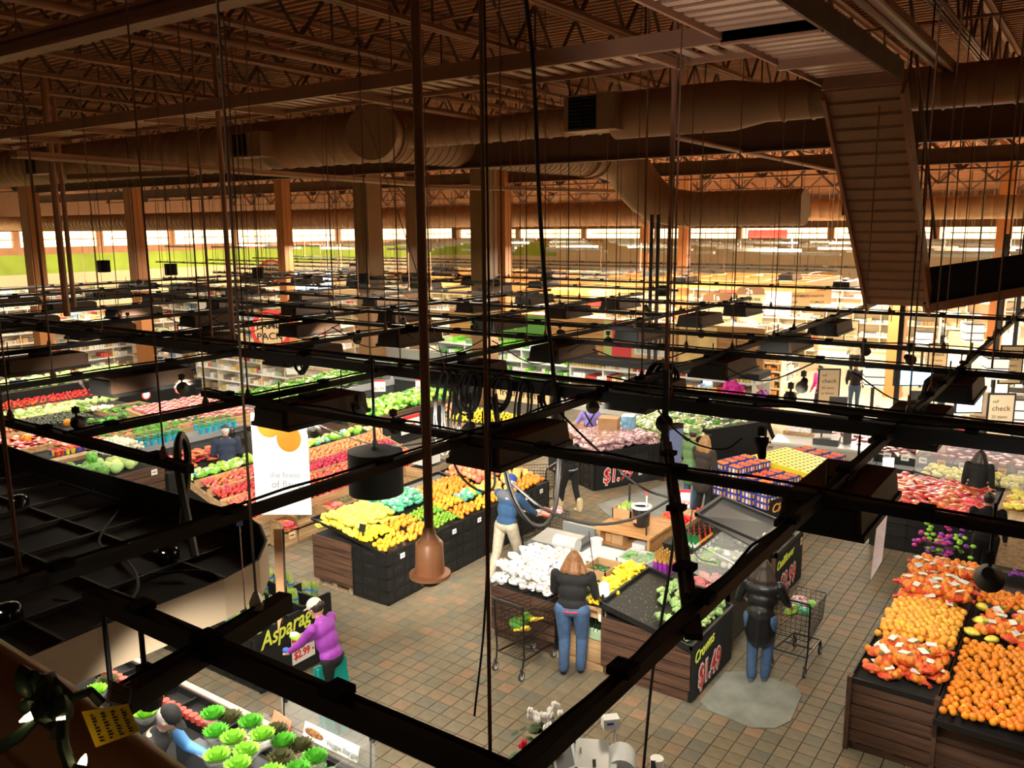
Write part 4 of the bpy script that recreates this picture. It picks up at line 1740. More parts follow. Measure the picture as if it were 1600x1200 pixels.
bins(cs, [-10.4, -9.45], [9.05, 10.2, 11.0, 12.3, 13.7], zc, ox=ox, oy=oy, wall=.03)
outer = [('tangelo', 'yellow orange tangelo in the nearest right bin of the citrus stand', 'tangelo'), ('orange', 'orange in the second right bin of the citrus stand', 'orange'), ('lime', 'green lime in the right bins of the citrus stand', 'lime'), ('orange', 'orange beyond the limes on the citrus stand', 'orange'),
         ('tangelo', 'tangelo in the middle right bin of the citrus stand', 'tangelo'), ('grapefruit', 'yellow grapefruit in the far right bin of the citrus stand', 'grapefruit'), ('orange', 'mandarin heaped at the far right corner of the citrus stand', 'mandarin')]
inner = [('lemon', 'lemon in the nearest inner bin of the citrus stand', 'lemon'), ('orange', 'orange in the inner bin behind the lemons', 'orange'), ('lime', 'green lime in the inner bin of the citrus stand', 'lime'), ('tangelo', 'small tangerine in the inner bin beside the limes', 'tangerine'),
         ('lime_bag', 'bagged limes in the inner bin of the citrus stand', 'bag of limes'), ('grapefruit', 'grapefruit on the inner far bins of the citrus stand', 'grapefruit'), ('grapefruit', 'grapefruit at the far inner end of the citrus stand', 'grapefruit')]
for row, xa, xb in ((outer, -9.07, -8.76), (inner, -9.43, -9.11)):
    for i, (k, lab, cat) in enumerate(row):
        z_ = lambda x, y, i=i: zc(x, y) + .035 + .05 * math.sin(max(0, min(1, (y - yb[i]) / (yb[i + 1] - yb[i]))) * PI)
        if k == 'lime_bag':
            pile(['lime_bag0', 'lime_bag1', 'lemon_bag1'], lab, cat, lab, xa, xb, yb[i], yb[i + 1], z_, .13, tilt=.3)
        else:
            pitch = {'lemon': .068, 'lime': .062, 'grapefruit': .112}.get(k, .08)
            pile(k, lab, cat, lab, xa, xb, yb[i], yb[i + 1], z_, pitch, name=k if cat != 'mandarin' else 'mandarin')
zl = lambda x, y: .98 + .10 * math.sin((x + 10.4) / .95 * PI)
pile(['lemon_bag0', 'lemon_bag1', 'lemon_bag2'], 'clear bag of lemons at the near left of the citrus stand', 'bag of lemons', 'bagged lemons', -10.38, -9.47, 9.08, 10.2, zl, .13, tilt=.4, layers=2)
pile(['lime_bag0', 'lime_bag1', 'lime_bag2'], 'green and white net bag of limes on the left half of the citrus stand', 'bag of limes', 'net bags of limes', -10.38, -9.6, 10.1, 11.1, lambda x, y: zl(x, y) + .02, .13, tilt=.4, layers=2)
pile('orange', 'orange in the wide left bin of the citrus stand', 'orange', 'oranges in the wide left bin', -10.38, -9.47, 11.1, 12.4, zl, .083, layers=1)
pile('pink_grapefruit', 'pink grapefruit heaped at the far left end of the citrus stand', 'grapefruit', 'pink grapefruit heap', -10.38, -9.47, 12.4, 13.7, lambda x, y: zl(x, y) + .06, .115, layers=2)
for y in (9.4, 10.7, 11.4, 12.9, 13.4):
    card(cs, (-8.725, y, .74))
a = MB(black)
a.tube([(-9.3, 9.12, .9), (-9.3, 9.12, 1.12)], .012, 6)
a.box((-9.3, 9.12, 1.16), (.12, .02, .12), rx=-.3)
tag(obj('sign_holder', a), 'small black sign holder standing in the nearest lemons', 'sign holder')

# ------------------------------------------------------------------ right foreground orange display
rs = stand('orange_stand', 'big dark wood stand of bagged and loose oranges at lower right', -1.95, -1.08, 9.28, 13.3, .86, front='plank', side=None, base=.1, rows=5)
a = MB(dwood)
for k in range(5):
    z0 = .1 + k * .152
    a.bx(-1.05, -.0, 9.3, 9.325, z0 + .003, z0 + .149)
obj('plank_panel', a, rs)
for q_ in ((-1.1, -1.05, 9.24, 9.34, .05, .9), (-1.98, -1.93, 9.26, 9.36, .0, .88)):
    a = MB(dwoody)
    a.bx(*q_)
    obj('corner_post', a, rs)
a = MB(blackmat)
a.bx(-1.08, 2.2, 9.33, 13.2, .1, .8)
obj('inner_box', a, rs)
zr = lambda x, y: .86 + .10 * (y - 9.3) / 4 if x < -1.08 else .80 + .17 * (y - 9.0) / 4.0
bins(rs, [-1.95, -1.09], [9.28, 13.3], zr, ox=(-1.95 - 1.08) / 2, oy=(9.28 + 13.3) / 2, wall=.05)
bins(rs, [-1.06, .15, 1.3, 2.2], [9.0, 10.9, 11.9, 13.2], zr, ox=(-1.95 - 1.08) / 2, oy=(9.28 + 13.3) / 2, wall=.05)
BG = ['orange_net_bag0', 'orange_net_bag1', 'orange_net_bag2']
bl = 'red net bag of oranges with white label, %s pile of the right stand'
pile(BG, bl % 'nearest', 'bag of oranges', 'near red net bags', -1.9, -1.12, 9.42, 10.35, lambda x, y: zr(x, y) + .06, .23, tilt=.25, name='orange_net_bag', layers=2, dz=.35)
pile('pale_orange', 'large pale orange loose between the two piles of net bags', 'orange', 'loose pale oranges', -1.93, -1.1, 10.35, 11.45, lambda x, y: zr(x, y) + .05 + .06 * math.sin((x + 1.93) / .83 * PI), .088, name='pale_orange', layers=2, dz=.6)
pile(BG, bl % 'far', 'bag of oranges', 'far red net bags', -1.92, -1.1, 11.4, 12.85, lambda x, y: zr(x, y) + .09, .23, tilt=.25, name='orange_net_bag', layers=2, dz=.35)
pile('orange', 'orange at the far end of the right hand stand', 'orange', 'oranges at the far end of the right stand', -1.93, -1.1, 12.75, 13.3, lambda x, y: zr(x, y) + .04, .085, name='right_stand_orange')  # same oranges as on the citrus stand, only named apart here
pile('orange', 'orange in the back bin beside the purple flowers', 'orange', 'oranges by the flowers', -1.05, -.05, 12.0, 12.5, lambda x, y: zr(x, y) + .05, .085, name='right_stand_orange', layers=1)
pile('orange', 'orange in the wide nearest loose heap at lower right', 'orange', 'loose oranges of the right front bin', -1.03, .6, 9.1, 10.9, lambda x, y: zr(x, y) + .04 + .05 * math.sin(max(0, (x + 1.03)) / 1.6 * PI), .086, name='right_stand_orange', layers=1, cap=300)
pile(['lemon_bag0', 'orange_net_bag1', 'orange_net_bag2'], 'orange and white bag of small tangerines in the right far bin', 'bag of tangerines', 'tangerine bags in the right far bin', -1.03, 1.2, 10.95, 12.0, lambda x, y: zr(x, y) + .06, .2, tilt=.3, name='tangerine_bag')
fl = thing('potted_flower', 'purple potted flowers wrapped in foil at the far right', 'flowers', (-.35, 12.9, .9))
for i, (x, y) in enumerate(((-.55, 13.0), (-.25, 13.1), (-.3, 12.2), (0, 12.5))):
    a = MB(mat('purple_petals', (.30, .04, .55), .5, noise=.4, scale=30), smooth=True)
    q = random.Random(i)
    for k in range(26):
        a.ball((x + q.gauss(0, .09), y + q.gauss(0, .09), 1.08 + q.uniform(-.05, .1)), (.03, .03, .015), 5, 3)
    obj('blossoms', a, fl)

# ------------------------------------------------------------------ asparagus stand
asx = stand('asparagus_stand', 'black crate stand of asparagus bunches with a slanted sign at left centre', -11.2, -8.32, 6.28, 7.5, .72, front='crate', side='slab', base=.02, cw_=.55)
ox, oy = -9.76, 6.89
a = MB(blackpl)
for k in range(5):
    y0_ = 6.3 + k * .24
    z0_ = .74 + k * .035
    a.bx(-11.1, -8.35, y0_, y0_ + .025, z0_ - .12, z0_ + .05)
    a.bx(-11.1, -8.35, y0_ + .025, y0_ + .24, z0_ - .12, z0_ - .08)
    for x in np.arange(-11.1, -8.3, .55):
        a.bx(x - .012, x + .012, y0_, y0_ + .24, z0_ - .1, z0_ + .05)
obj('tray_steps', a, asx)
g = MB(blackmat)
g.add([(-8.30, 6.24, .03), (-8.30, 7.52, .03), (-8.33, 7.52, .92), (-8.33, 6.24, .80)], [(0, 1, 2, 3), (3, 2, 1, 0)])
sg = obj('sign_panel', g, asx)
text('Asparagus', (-8.292, 6.30, .60), .30, (PI / 2, R(-6), PI / 2), yelm, sg, shear=.35, off=.004, sx=.85)
a = MB(paper)
a.bx(-8.30, -8.288, 6.78, 7.16, .18, .56)
a.bx(-8.288, -8.284, 6.78, 7.16, .49, .56, redm)
pc = obj('price_poster', a, asx)
text('$2.99', (-8.283, 6.80, .25), .15, RX, redm, pc, sx=.8, off=.003)
text('Asparagus', (-8.283, 6.88, .43), .05, RX, navy, pc)
text('lb', (-8.283, 7.11, .27), .05, RX, redm, pc)
AS = ['asparagus0', 'asparagus1', 'asparagus2']
for k, (xa, xb, sk) in enumerate(((-9.8, -8.4, .1), (-10.2, -8.4, .2), (-10.3, -8.6, .35), (-10.2, -8.38, .5), (-10.2, -8.36, .45))):
    pile(AS, 'banded bunch of green asparagus standing in the black tray steps', 'asparagus', 'asparagus bunches', xa, xb, 6.33 + k * .24, 6.45 + k * .24, lambda x, y, k=k: .74 + k * .035, .1, tilt=.12, name='asparagus_bunch', skip=sk)

# ------------------------------------------------------------------ broccoli stand
bs = stand('broccoli_stand', 'dark wood stand with a tilted black tray of broccoli and a $1.49 sign', -5.0, -3.76, 9.12, 10.5, .72, front=None, side='slab', base=.16)
a = MB(None)
for k in range(5):
    z0, z1 = .17 + k * .165, .17 + (k + 1) * .165
    def top_at(x):
        return .98 - (x + 5.0) / 1.24 * .26
    xr = -3.76 if z1 <= .72 else -5.0 + (.98 - z1) / .26 * 1.24
    xr2 = -3.76 if z0 <= .72 else -5.0 + (.98 - z0) / .26 * 1.24
    xr, xr2 = min(xr, -3.76), min(xr2, -3.76)
    b = MB(dwood)
    if xr > -4.95:
        b.hexa([(-5.0, 9.10, z0 + .009), (xr2, 9.10, z0 + .009), (xr2, 9.125, z0 + .009), (-5.0, 9.125, z0 + .009), (-5.0, 9.10, z1 - .006), (xr, 9.10, z1 - .006), (xr, 9.125, z1 - .006), (-5.0, 9.125, z1 - .006)])
        obj('plank', b, bs)
b = MB(blackpl)
T_ = lambda x, y, dz: (x, y, .99 - (x + 5.0) / 1.24 * .25 + dz)
b.hexa([T_(-5.02, 9.08, -.03), T_(-3.74, 9.08, -.03), T_(-3.74, 10.5, -.03), T_(-5.02, 10.5, -.03), T_(-5.02, 9.08, 0), T_(-3.74, 9.08, 0), T_(-3.74, 10.5, 0), T_(-5.02, 10.5, 0)])
for (xa, xb, ya_, yb_) in ((-5.02, -3.74, 9.08, 9.11), (-5.02, -3.74, 10.47, 10.5), (-5.02, -4.99, 9.08, 10.5), (-3.77, -3.74, 9.08, 10.5)):
    b.hexa([T_(xa, ya_, 0), T_(xb, ya_, 0), T_(xb, yb_, 0), T_(xa, yb_, 0), T_(xa, ya_, .05), T_(xb, ya_, .05), T_(xb, yb_, .05), T_(xa, yb_, .05)])
obj('tilted_tray', b, bs)
b = MB(blackmat)
b.bx(-4.98, -3.8, 9.14, 10.45, .17, .70)
b.bx(-4.98, -4.3, 9.14, 10.45, .7, .80)
obj('inner_box', b, bs)
g = MB(blackmat)
g.bx(-3.75, -3.735, 9.12, 10.45, .03, .74)
sg = obj('sign_panel', g, bs)
text('Crowns', (-3.73, 9.18, .50), .21, (PI / 2, R(-8), PI / 2), yelm, sg, shear=.3, off=.003, sx=.9)
price_sign(sg, (-3.73, 9.30, .14), '$1.49', .40)
zt = lambda x, y: .99 - (x + 5.0) / 1.24 * .25 + .06
BR = ['broccoli0', 'broccoli1', 'broccoli2']
pile(BR, 'broccoli crown on the tilted black tray above the $1.49 sign', 'broccoli', 'broccoli crowns', -4.05, -3.78, 9.2, 10.45, zt, .125, tilt=.6, name='broccoli', layers=2, dz=.4)
pile(BR, 'broccoli crown on the tilted black tray above the $1.49 sign', 'broccoli', 'broccoli crowns', -4.62, -4.0, 9.72, 10.45, zt, .13, tilt=.6, name='broccoli', skip=.15)
pile(BR, 'broccoli crown on the tilted black tray above the $1.49 sign', 'broccoli', 'broccoli crowns', -4.4, -4.0, 9.35, 9.75, zt, .15, tilt=.6, name='broccoli', skip=.4)
a = MB(m_pgrn)
for k in range(220):
    x, y = RP.uniform(-4.95, -4.0), RP.uniform(9.15, 10.3)
    s = RP.uniform(.002, .006)
    a.box((x, y, zt(x, y) - .055), (s, s, s))
o = obj('broccoli_crumbs', a)
o['kind'] = 'stuff'
tag(o, 'pale green broccoli crumbs scattered on the bare part of the black tray', 'crumbs')

# ------------------------------------------------------------------ garlic stand, squash crates, bottle shelf
gs = stand('garlic_stand', 'dark wood plank stand heaped with white bags of garlic behind the cart', -6.85, -5.78, 9.2, 10.45, .78, front='plank', side=None, base=.12)
GB = ['garlic_bag0', 'garlic_bag1', 'garlic_bag2']
pile(GB, 'crinkled clear bag of white garlic bulbs', 'bag of garlic', 'garlic bags', -6.85, -5.8, 9.2, 10.5, lambda x, y: .82 + .10 * math.sin((y - 9.2) / 1.3 * PI) + .05, .14, tilt=.5, name='garlic_bag', layers=2)
sq = stand('squash_stand', 'pale wooden crate stand of zucchini and yellow squash beside the broccoli', -5.74, -5.02, 9.25, 10.5, .42, front=None, side=None, base=.02, core=lwood)
a = MB(lwood)
for (x0_, x1_) in ((-5.74, -5.38), (-5.36, -5.02)):
    a.bx(x0_, x1_, 9.22, 9.24, .72, .87)
    a.bx(x0_, x1_, 9.22, 9.24, .10, .40)
a.bx(-5.74, -5.02, 9.2, 9.26, .0, .08)
for x in (-5.74, -5.39, -5.37, -5.03):
    a.bx(x, x + .018, 9.22, 10.5, .72, .90)
    a.bx(x, x + .025, 9.22, 9.26, .08, .87)
a.bx(-5.74, -5.02, 9.24, 10.5, .72, .74)
for y in (9.85, 10.2):
    a.bx(-5.74, -5.38, y, y + .018, .74, .98)
obj('crate_frame', a, sq)
a = MB(kraft)
a.bx(-5.36, -5.04, 9.215, 9.22, .76, .86)
a.bx(-5.28, -5.12, 9.212, 9.215, .79, .83, steel_dk)
a.bx(-5.1, -5.03, 9.205, 9.215, .70, .80, paper)
obj('crate_label', a, sq)
pile(['zucchini0', 'zucchini1', 'zucchini2'], 'dark green zucchini in the pale crate beside the long haired shopper', 'zucchini', 'zucchini in the front crate', -5.7, -5.4, 9.3, 9.85, lambda x, y: .86 + (y - 9.3) * .05, .058, tilt=.2, name='zucchini', layers=2)
pile(['zucchini0', 'zucchini1', 'zucchini2'], 'dark green zucchini in the raised cardboard crate behind', 'zucchini', 'zucchini in the raised crate', -5.7, -5.4, 9.95, 10.3, lambda x, y: .98, .07, tilt=.2, name='zucchini', skip=.2)
a = MB(kraft)
for q in ((-5.75, -5.37, 9.88, 9.9), (-5.75, -5.37, 10.33, 10.35), (-5.75, -5.73, 9.88, 10.35), (-5.39, -5.37, 9.88, 10.35)):
    a.bx(q[0], q[1], q[2], q[3], .93, 1.07)
a.bx(-5.74, -5.38, 9.9, 10.34, .93, .95, blackmat)
tag(obj('cardboard_crate', a), 'open cardboard crate holding loose zucchini by the cutting board', 'crate')
pile(['squash0', 'squash1', 'squash2'], 'yellow squash heaped in the pale crate next to the broccoli tray', 'squash', 'yellow squash heap', -5.34, -5.04, 9.28, 10.5, lambda x, y: .88 + (y - 9.3) * .09 + .03, .085, tilt=.2, name='yellow_squash', layers=2)
for k in range(9):
    t = thing('oil_bottle', 'dark corked bottle on the shelf under the yellow squash', 'bottle', (-5.3 + (k % 5) * .06, 9.28 + (k // 5) * .1, .45), group='dark bottles under the squash')
    a = MB(mat('dark_bottle_glass', (.01, .02, .01), .08), smooth=True)
    a.lathe([(.022, 0), (.024, .01), (.024, .13), (.009, .18), (.009, .24)], (0, 0, 0), 10)
    local('bottle_body', a, t)
    a = MB(mat('green_white_label', (.6, .68, .5), .5))
    a.lathe([(.0246, .03), (.0246, .1)], (0, 0, 0), 10, cap=False)
    local('bottle_label', a, t)
a = MB(mat('green_carton', (.35, .48, .3), .6))
a.bx(-5.34, -5.02, 9.22, 9.24, .42, .52)
tag(obj('bottle_carton', a), 'low pale green carton edge holding the dark bottles', 'carton')
sc = thing('paper_roll_stand', 'white bag roll on a black post at the corner of the broccoli tray', 'bag dispenser', (-5.0, 9.3, .95))
a = MB(black)
a.tube([(-5.0, 9.14, .6), (-5.0, 9.14, 1.12)], .016, 6)
obj('post', a, sc)
a = MB(paper, smooth=True)
a.lathe([(.075, -.09), (.075, .09)], (-5.07, 9.3, 1.12), 18, rot=Matrix.Rotation(PI / 2, 3, 'X') @ Matrix.Rotation(.5, 3, 'Y'))
obj('bag_roll', a, sc)

# ------------------------------------------------------------------ prep island: cabinet, board, scale, bottles
cb = thing('wood_cabinet', 'open oak shelf cabinet in the middle of the prep island', 'cabinet', (-5.9, 11.9, 0))
a = MB(oak)
a.bx(-6.38, -5.40, 11.35, 12.35, 1.06, 1.10)
obj('cabinet_top', a, cb)
for x in (-6.34, -5.48):
    a = MB(oak)
    a.bx(x, x + .04, 11.4, 12.3, 0, 1.06)
    obj('side_panel', a, cb)
for z in (.1, .5, .8):
    a = MB(oak)
    a.bx(-6.3, -5.48, 11.42, 12.3, z, z + .025)
    obj('shelf', a, cb)
a = MB(oak)
a.bx(-6.3, -5.48, 12.27, 12.3, .1, 1.06)
obj('back_panel', a, cb)


def boxthing(name, label, cat, c, s, m, rz=0, lid=None, group=None):
    a = MB(m)
    a.box(c, s, rz)
    if lid:
        a.box((c[0], c[1], c[2] + s[2] / 2 + .008), (s[0] * .96, s[1] * .1, .012), rz, mat=lid)
    return tag(obj(name, a), label, cat, group)


boxthing('carton', 'small brown carton on the upper cabinet shelf', 'box', (-6.05, 11.6, .91), (.2, .2, .17), kraft)
boxthing('carton', 'brown carton at the left of the upper cabinet shelf', 'box', (-6.22, 11.6, .90), (.1, .16, .14), kraft)
boxthing('storage_bin', 'white lidded bin on the middle cabinet shelf', 'bin', (-6.05, 11.6, .6), (.4, .3, .14), white, lid=black)
boxthing('storage_bin', 'pale bin at the right of the upper cabinet shelf', 'bin', (-5.65, 11.6, .88), (.22, .3, .1), m_plas)
boxthing('storage_bin', 'white tray bin on the right of the middle cabinet shelf', 'bin', (-5.62, 11.6, .58), (.22, .3, .1), white)
boxthing('storage_bin', 'dark bin at the bottom of the oak cabinet', 'bin', (-5.8, 11.7, .25), (.35, .35, .2), blackpl)
kt = thing('soup_kettle', 'black round kettle with a white rim and a red handled brush on the oak cabinet', 'kettle', (-5.8, 11.85, 1.1))
a = MB(mat('kettle_black', (.012, .012, .014), .2), smooth=True)
a.lathe([(.11, 1.1), (.13, 1.12), (.145, 1.36), (.15, 1.40)], (-5.78, 11.8, 0), 22)
obj('kettle_body', a, kt)
a = MB(white, smooth=True)
a.lathe([(.15, 1.40), (.165, 1.41), (.165, 1.44), (.13, 1.45), (.125, 1.42)], (-5.78, 11.8, 0), 22, cap=False)
obj('rim', a, kt)
a = MB(paper)
a.tube([(-5.72, 11.85, 1.42), (-5.74, 11.9, 1.58)], .012, 6)
a.tube([(-5.74, 11.9, 1.58), (-5.75, 11.93, 1.68)], .016, 6, redm)
obj('brush', a, kt)
a = MB(mat('sticker_coral', (.8, .25, .15), .5))
a.box((-5.82, 11.655, 1.22), (.06, .01, .07))
obj('sticker', a, kt)
ct = thing('open_carton', 'open carton of white spring onion bunches on the oak cabinet', 'box', (-6.2, 12.1, 1.1))
a = MB(kraft)
for q in ((-6.36, -6.02, 11.9, 11.92), (-6.36, -6.02, 12.28, 12.3), (-6.36, -6.34, 11.9, 12.3), (-6.04, -6.02, 11.9, 12.3)):
    a.bx(*q, 1.1, 1.27)
a.quad((-6.02, 11.9, 1.27), (-6.02, 12.3, 1.27), (-5.9, 12.3, 1.2), (-5.9, 11.9, 1.2))
obj('carton_wall', a, ct)
pile(['asparagus0', 'asparagus1'], 'pale bunch standing in the open carton on the oak cabinet', 'bunch', 'bunches in the open carton', -6.33, -6.05, 11.93, 12.27, lambda x, y: 1.12, .085, tilt=.2, name='spring_onion_bunch')
a = MB(black)
a.tube([(-6.2, 12.2, 1.2), (-6.2, 12.2, 1.62)], .018, 8)
a.tube([(-5.52, 11.45, 1.1), (-5.52, 11.45, 1.35)], .012, 6)
tag(obj('tool_posts', a), 'two short black posts on the oak cabinet top', 'post')
cn2 = thing('prep_counter', 'stainless and white prep counter behind the garlic and squash', 'counter', (-5.8, 10.9, 0))
a = MB(steel)
a.bx(-6.7, -5.0, 10.55, 11.3, .84, .88)
obj('counter_top', a, cn2)
a = MB(blackmat)
a.bx(-6.65, -5.05, 10.6, 11.25, 0, .84)
obj('counter_body', a, cn2)
a = MB(mat('cutting_board_white', (.85, .85, .83), .35))
a.bx(-6.25, -5.45, 10.6, 11.15, .882, .90)
tag(obj('cutting_board', a), 'bright white cutting board on the prep counter', 'cutting board')
a = MB(white, smooth=True)
a.lathe([(.09, .9), (.1, 1.0), (.105, 1.01), (.09, 1.0), (.08, .92)], (-6.2, 11.1, 0), 18, cap=False)
tag(obj('white_tub', a), 'round white tub at the back of the cutting board', 'tub')
wb = thing('whiteboard_tray', 'clear lidded tray of greens beside the cutting board', 'tray', (-5.5, 10.7, .9))
a = MB(m_plas)
for q in ((-5.6, -5.1, 10.62, 10.64), (-5.6, -5.1, 11.08, 11.1), (-5.6, -5.58, 10.62, 11.1), (-5.12, -5.1, 10.62, 11.1)):
    a.bx(*q, .9, 1.0)
a.bx(-5.6, -5.1, 10.62, 11.1, 1.0, 1.006, glassm)
obj('tray_wall', a, wb)
pile(['green_bunch0', 'green_bunch1'], 'leafy greens inside the clear tray', 'greens', 'greens in the clear tray', -5.56, -5.14, 10.66, 11.06, lambda x, y: .94, .14, name='leafy_greens', tilt=.3)
ss = thing('steel_scale', 'stainless produce scale with a domed roll housing at the edge of the prep island', 'scale', (-6.7, 10.9, .9))
a = MB(steel)
a.hexa([(-7.1, 10.6, .95), (-6.4, 10.6, .95), (-6.4, 11.1, 1.0), (-7.1, 11.1, 1.0), (-7.1, 10.6, .97), (-6.4, 10.6, .97), (-6.4, 11.1, 1.02), (-7.1, 11.1, 1.02)])
a.bx(-7.15, -6.35, 10.5, 11.3, .8, .94, mat('dark_grey_plastic', (.1, .11, .12), .5))
obj('weighing_plate', a, ss)
a = MB(mat('light_grey_plastic', (.55, .57, .58), .4), smooth=True)
a.lathe([(.001, -.2), (.11, -.2), (.11, .2), (.001, .2)], (-6.45, 10.62, 1.04), 20, rot=Matrix.Rotation(PI / 2, 3, 'Y'))
obj('roll_housing', a, ss)
a = MB(mat('grey_panel', (.3, .31, .31), .35, .4))
a.bx(-7.0, -6.4, 11.4, 11.45, .2, 1.05)
a.hexa([(-7.3, 10.4, .7), (-6.4, 11.5, .7), (-6.5, 11.7, .7), (-7.4, 10.7, .7), (-7.3, 10.4, .75), (-6.4, 11.5, .95), (-6.5, 11.7, .95), (-7.4, 10.7, .75)])
obj('rear_cover', a, ss)
for r_ in range(4):
    for k in range(4):
        x, y = -4.98 + k * .072, 10.66 + r_ * .075
        t = thing('drink_bottle', 'purple labelled bottle with a gold cap in the cluster behind the broccoli', 'bottle', (x, y, .92), group='purple bottles')
        if r_ == 0 and k == 0:
            a = MB(mat('purple_label', (.33, .04, .42), .35, noise=.4, scale=30), smooth=True)
            a.lathe([(.03, 0), (.032, .01), (.032, .15)], n=12)
            PB = a.mesh('bottle_body')
            a = MB(mat('gold_foil', (.75, .45, .12), .3, .7), smooth=True)
            a.lathe([(.032, .15), (.03, .16), (.013, .2), (.013, .27), (.015, .27), (.015, .29)], n=12)
            PG = a.mesh('gold_neck')
        local('bottle_body', PB, t)
        local('gold_neck', PG, t)
rc = thing('chilled_case', 'low black open cooler with packed pink meat slices behind the broccoli', 'cooler', (-4.4, 11.4, 0))
a = MB(mat('case_black', (.02, .02, .02), .4))
a.bx(-4.95, -3.85, 10.55, 12.3, .12, .78)
obj('case_body', a, rc)
a = MB(black)
for q in ((-4.97, -3.83, 10.53, 10.58), (-4.97, -3.83, 12.25, 12.3), (-4.97, -4.92, 10.53, 12.3), (-3.9, -3.83, 10.53, 12.3)):
    a.bx(*q, .78, .9)
a.bx(-4.95, -3.85, 11.4, 11.46, .78, .86)
obj('case_rim', a, rc)
for (ya_, yb_) in ((10.6, 11.4), (11.45, 12.25)):
    a = MB(glassm)
    a.hexa([(-4.6, ya_, 1.12), (-4.6, yb_, 1.12), (-3.86, yb_, .9), (-3.86, ya_, .9), (-4.6, ya_, 1.126), (-4.6, yb_, 1.126), (-3.86, yb_, .906), (-3.86, ya_, .906)])
    obj('glass_panel', a, rc)
a = MB(chrome)
for y in (10.6, 11.42, 12.25):
    a.tube([(-4.6, y, .8), (-4.6, y, 1.13), (-3.86, y, .91)], .008, 5)
obj('glass_frame', a, rc)
pile(['grape_bag0', 'grape_bag1'], 'pink packed meat slices in the black cooler', 'food package', 'pink packages in the cooler', -4.5, -3.95, 10.62, 11.3, lambda x, y: .84, .13, tilt=.2, name='pink_package')
for o in [o for o in bpy.data.objects if o.name.startswith('pink_package')]:
    pass
ME['pinkpack'] = None
a = MB(mat('pink_meat', (.85, .22, .25), .4, noise=.5, scale=30, var=.2))
a.box((0, 0, 0), (.13, .09, .035))
a.box((0, 0, .02), (.12, .08, .005), mat=m_plas if False else None)
reg('pink_slices', a)
for o in [o for o in bpy.data.objects if o.name.startswith('pink_package')]:
    o.data = ME['pink_slices'][0]
pile(['salad_bag0', 'salad_bag1'], 'bagged greens in the far well of the black cooler', 'bag of greens', 'bagged greens in the cooler', -4.9, -4.3, 11.5, 12.2, lambda x, y: .86, .16, tilt=.3, name='greens_bag')
pn = thing('steel_pan', 'round stainless pan of white slices standing in the black cooler', 'pan', (-4.3, 11.6, .95))
a = MB(steel, smooth=True)
a.lathe([(.16, .9), (.19, .97), (.2, .975), (.185, .965), (.155, .91)], (-4.3, 11.7, 0), 24, cap=False)
a.lathe([(.155, .91), (.001, .91)], (-4.3, 11.7, 0), 24, cap=False)
obj('pan_bowl', a, pn)
a = MB(steel)
a.bar((-4.46, 11.6, .97), (-4.85, 11.25, .99), .04, .012)
obj('pan_handle', a, pn)
pile(['white_onion'], 'white round piece of cut vegetable near the steel pan', 'vegetable', 'white vegetable pieces', -4.35, -3.95, 11.5, 12.2, lambda x, y: .87, .11, name='white_vegetable')
# big dark tilted tray
bt = thing('dark_display_tray', 'big empty dark tilted tray left of the cauliflower', 'tray', (-4.5, 12.8, 0))
a = MB(blackmat)
a.bx(-5.0, -4.5, 12.4, 13.35, 0, .9)
obj('tray_base', a, bt)
a = MB(mat('tray_grey', (.045, .048, .05), .35))
tt = lambda x, y, d: (x, y, 1.30 - (x + 5.05) / 1.2 * .28 + d)
a.hexa([tt(-5.05, 12.2, -.02), tt(-3.98, 12.2, -.12), tt(-3.98, 13.3, -.02), tt(-5.05, 13.3, -.02), tt(-5.05, 12.2, 0), tt(-3.98, 12.2, -.1), tt(-3.98, 13.3, 0), tt(-5.05, 13.3, 0)])
for (xa, xb, ya_, yb_) in ((-5.05, -3.98, 12.2, 12.24), (-5.05, -3.98, 13.26, 13.3), (-5.05, -5.0, 12.2, 13.3), (-4.02, -3.98, 12.2, 13.3)):
    a.hexa([tt(xa, ya_, 0), tt(xb, ya_, 0), tt(xb, yb_, 0), tt(xa, yb_, 0), tt(xa, ya_, .05), tt(xb, ya_, .05), tt(xb, yb_, .05), tt(xa, yb_, .05)], mat=blackpl)
obj('tray_pan', a, bt)
# oil bottle shelf and tomatoes
osf = thing('bottle_rack', 'stepped black rack of small green and dark sauce bottles', 'rack', (-4.95, 12, 1))
a = MB(black)
a.bx(-5.3, -4.72, 11.55, 12.35, .98, 1.0)
a.bx(-4.74, -4.7, 11.55, 12.35, .93, 1.02)
a.bx(-5.3, -4.8, 11.6, 12.3, 0, .98)
obj('rack_shelf', a, osf)
for k in range(5):
    card(osf, (-4.698, 11.65 + k * .16, .975), .07, .04)
bc = [mat('green_glass', (.02, .22, .06), .1), mat('dark_brown_glass', (.03, .01, .01), .1), mat('red_sauce', (.6, .06, .03), .2)]
PBM = []
for m in bc:
    a = MB(m, smooth=True)
    a.lathe([(.022, 0), (.022, .1), (.009, .14), (.009, .17)], n=10)
    a.lathe([(.0225, .02), (.0225, .07)], n=10, mat=paper if m is bc[0] else orgm, cap=False)
    a.lathe([(.011, .165), (.011, .185)], n=8, mat=bc[0] if m is bc[0] else black)
    PBM.append(a.mesh('sauce_bottle'))
for i in range(5):
    for j in range(11):
        k = 0 if j < 3 else (1 if (i + j) % 3 else 2)
        o = bpy.data.objects.new('sauce_bottle', PBM[k])
        o.location = (-4.78 - i * .06, 11.6 + j * .065, 1.0)
        C.objects.link(o)
        lab = ['green bottle with a white label at the near end of the sauce rack', 'dark bottle with an orange label on the sauce rack', 'red bottle among the dark ones on the sauce rack'][k]
        tag(o, lab, 'bottle', lab)
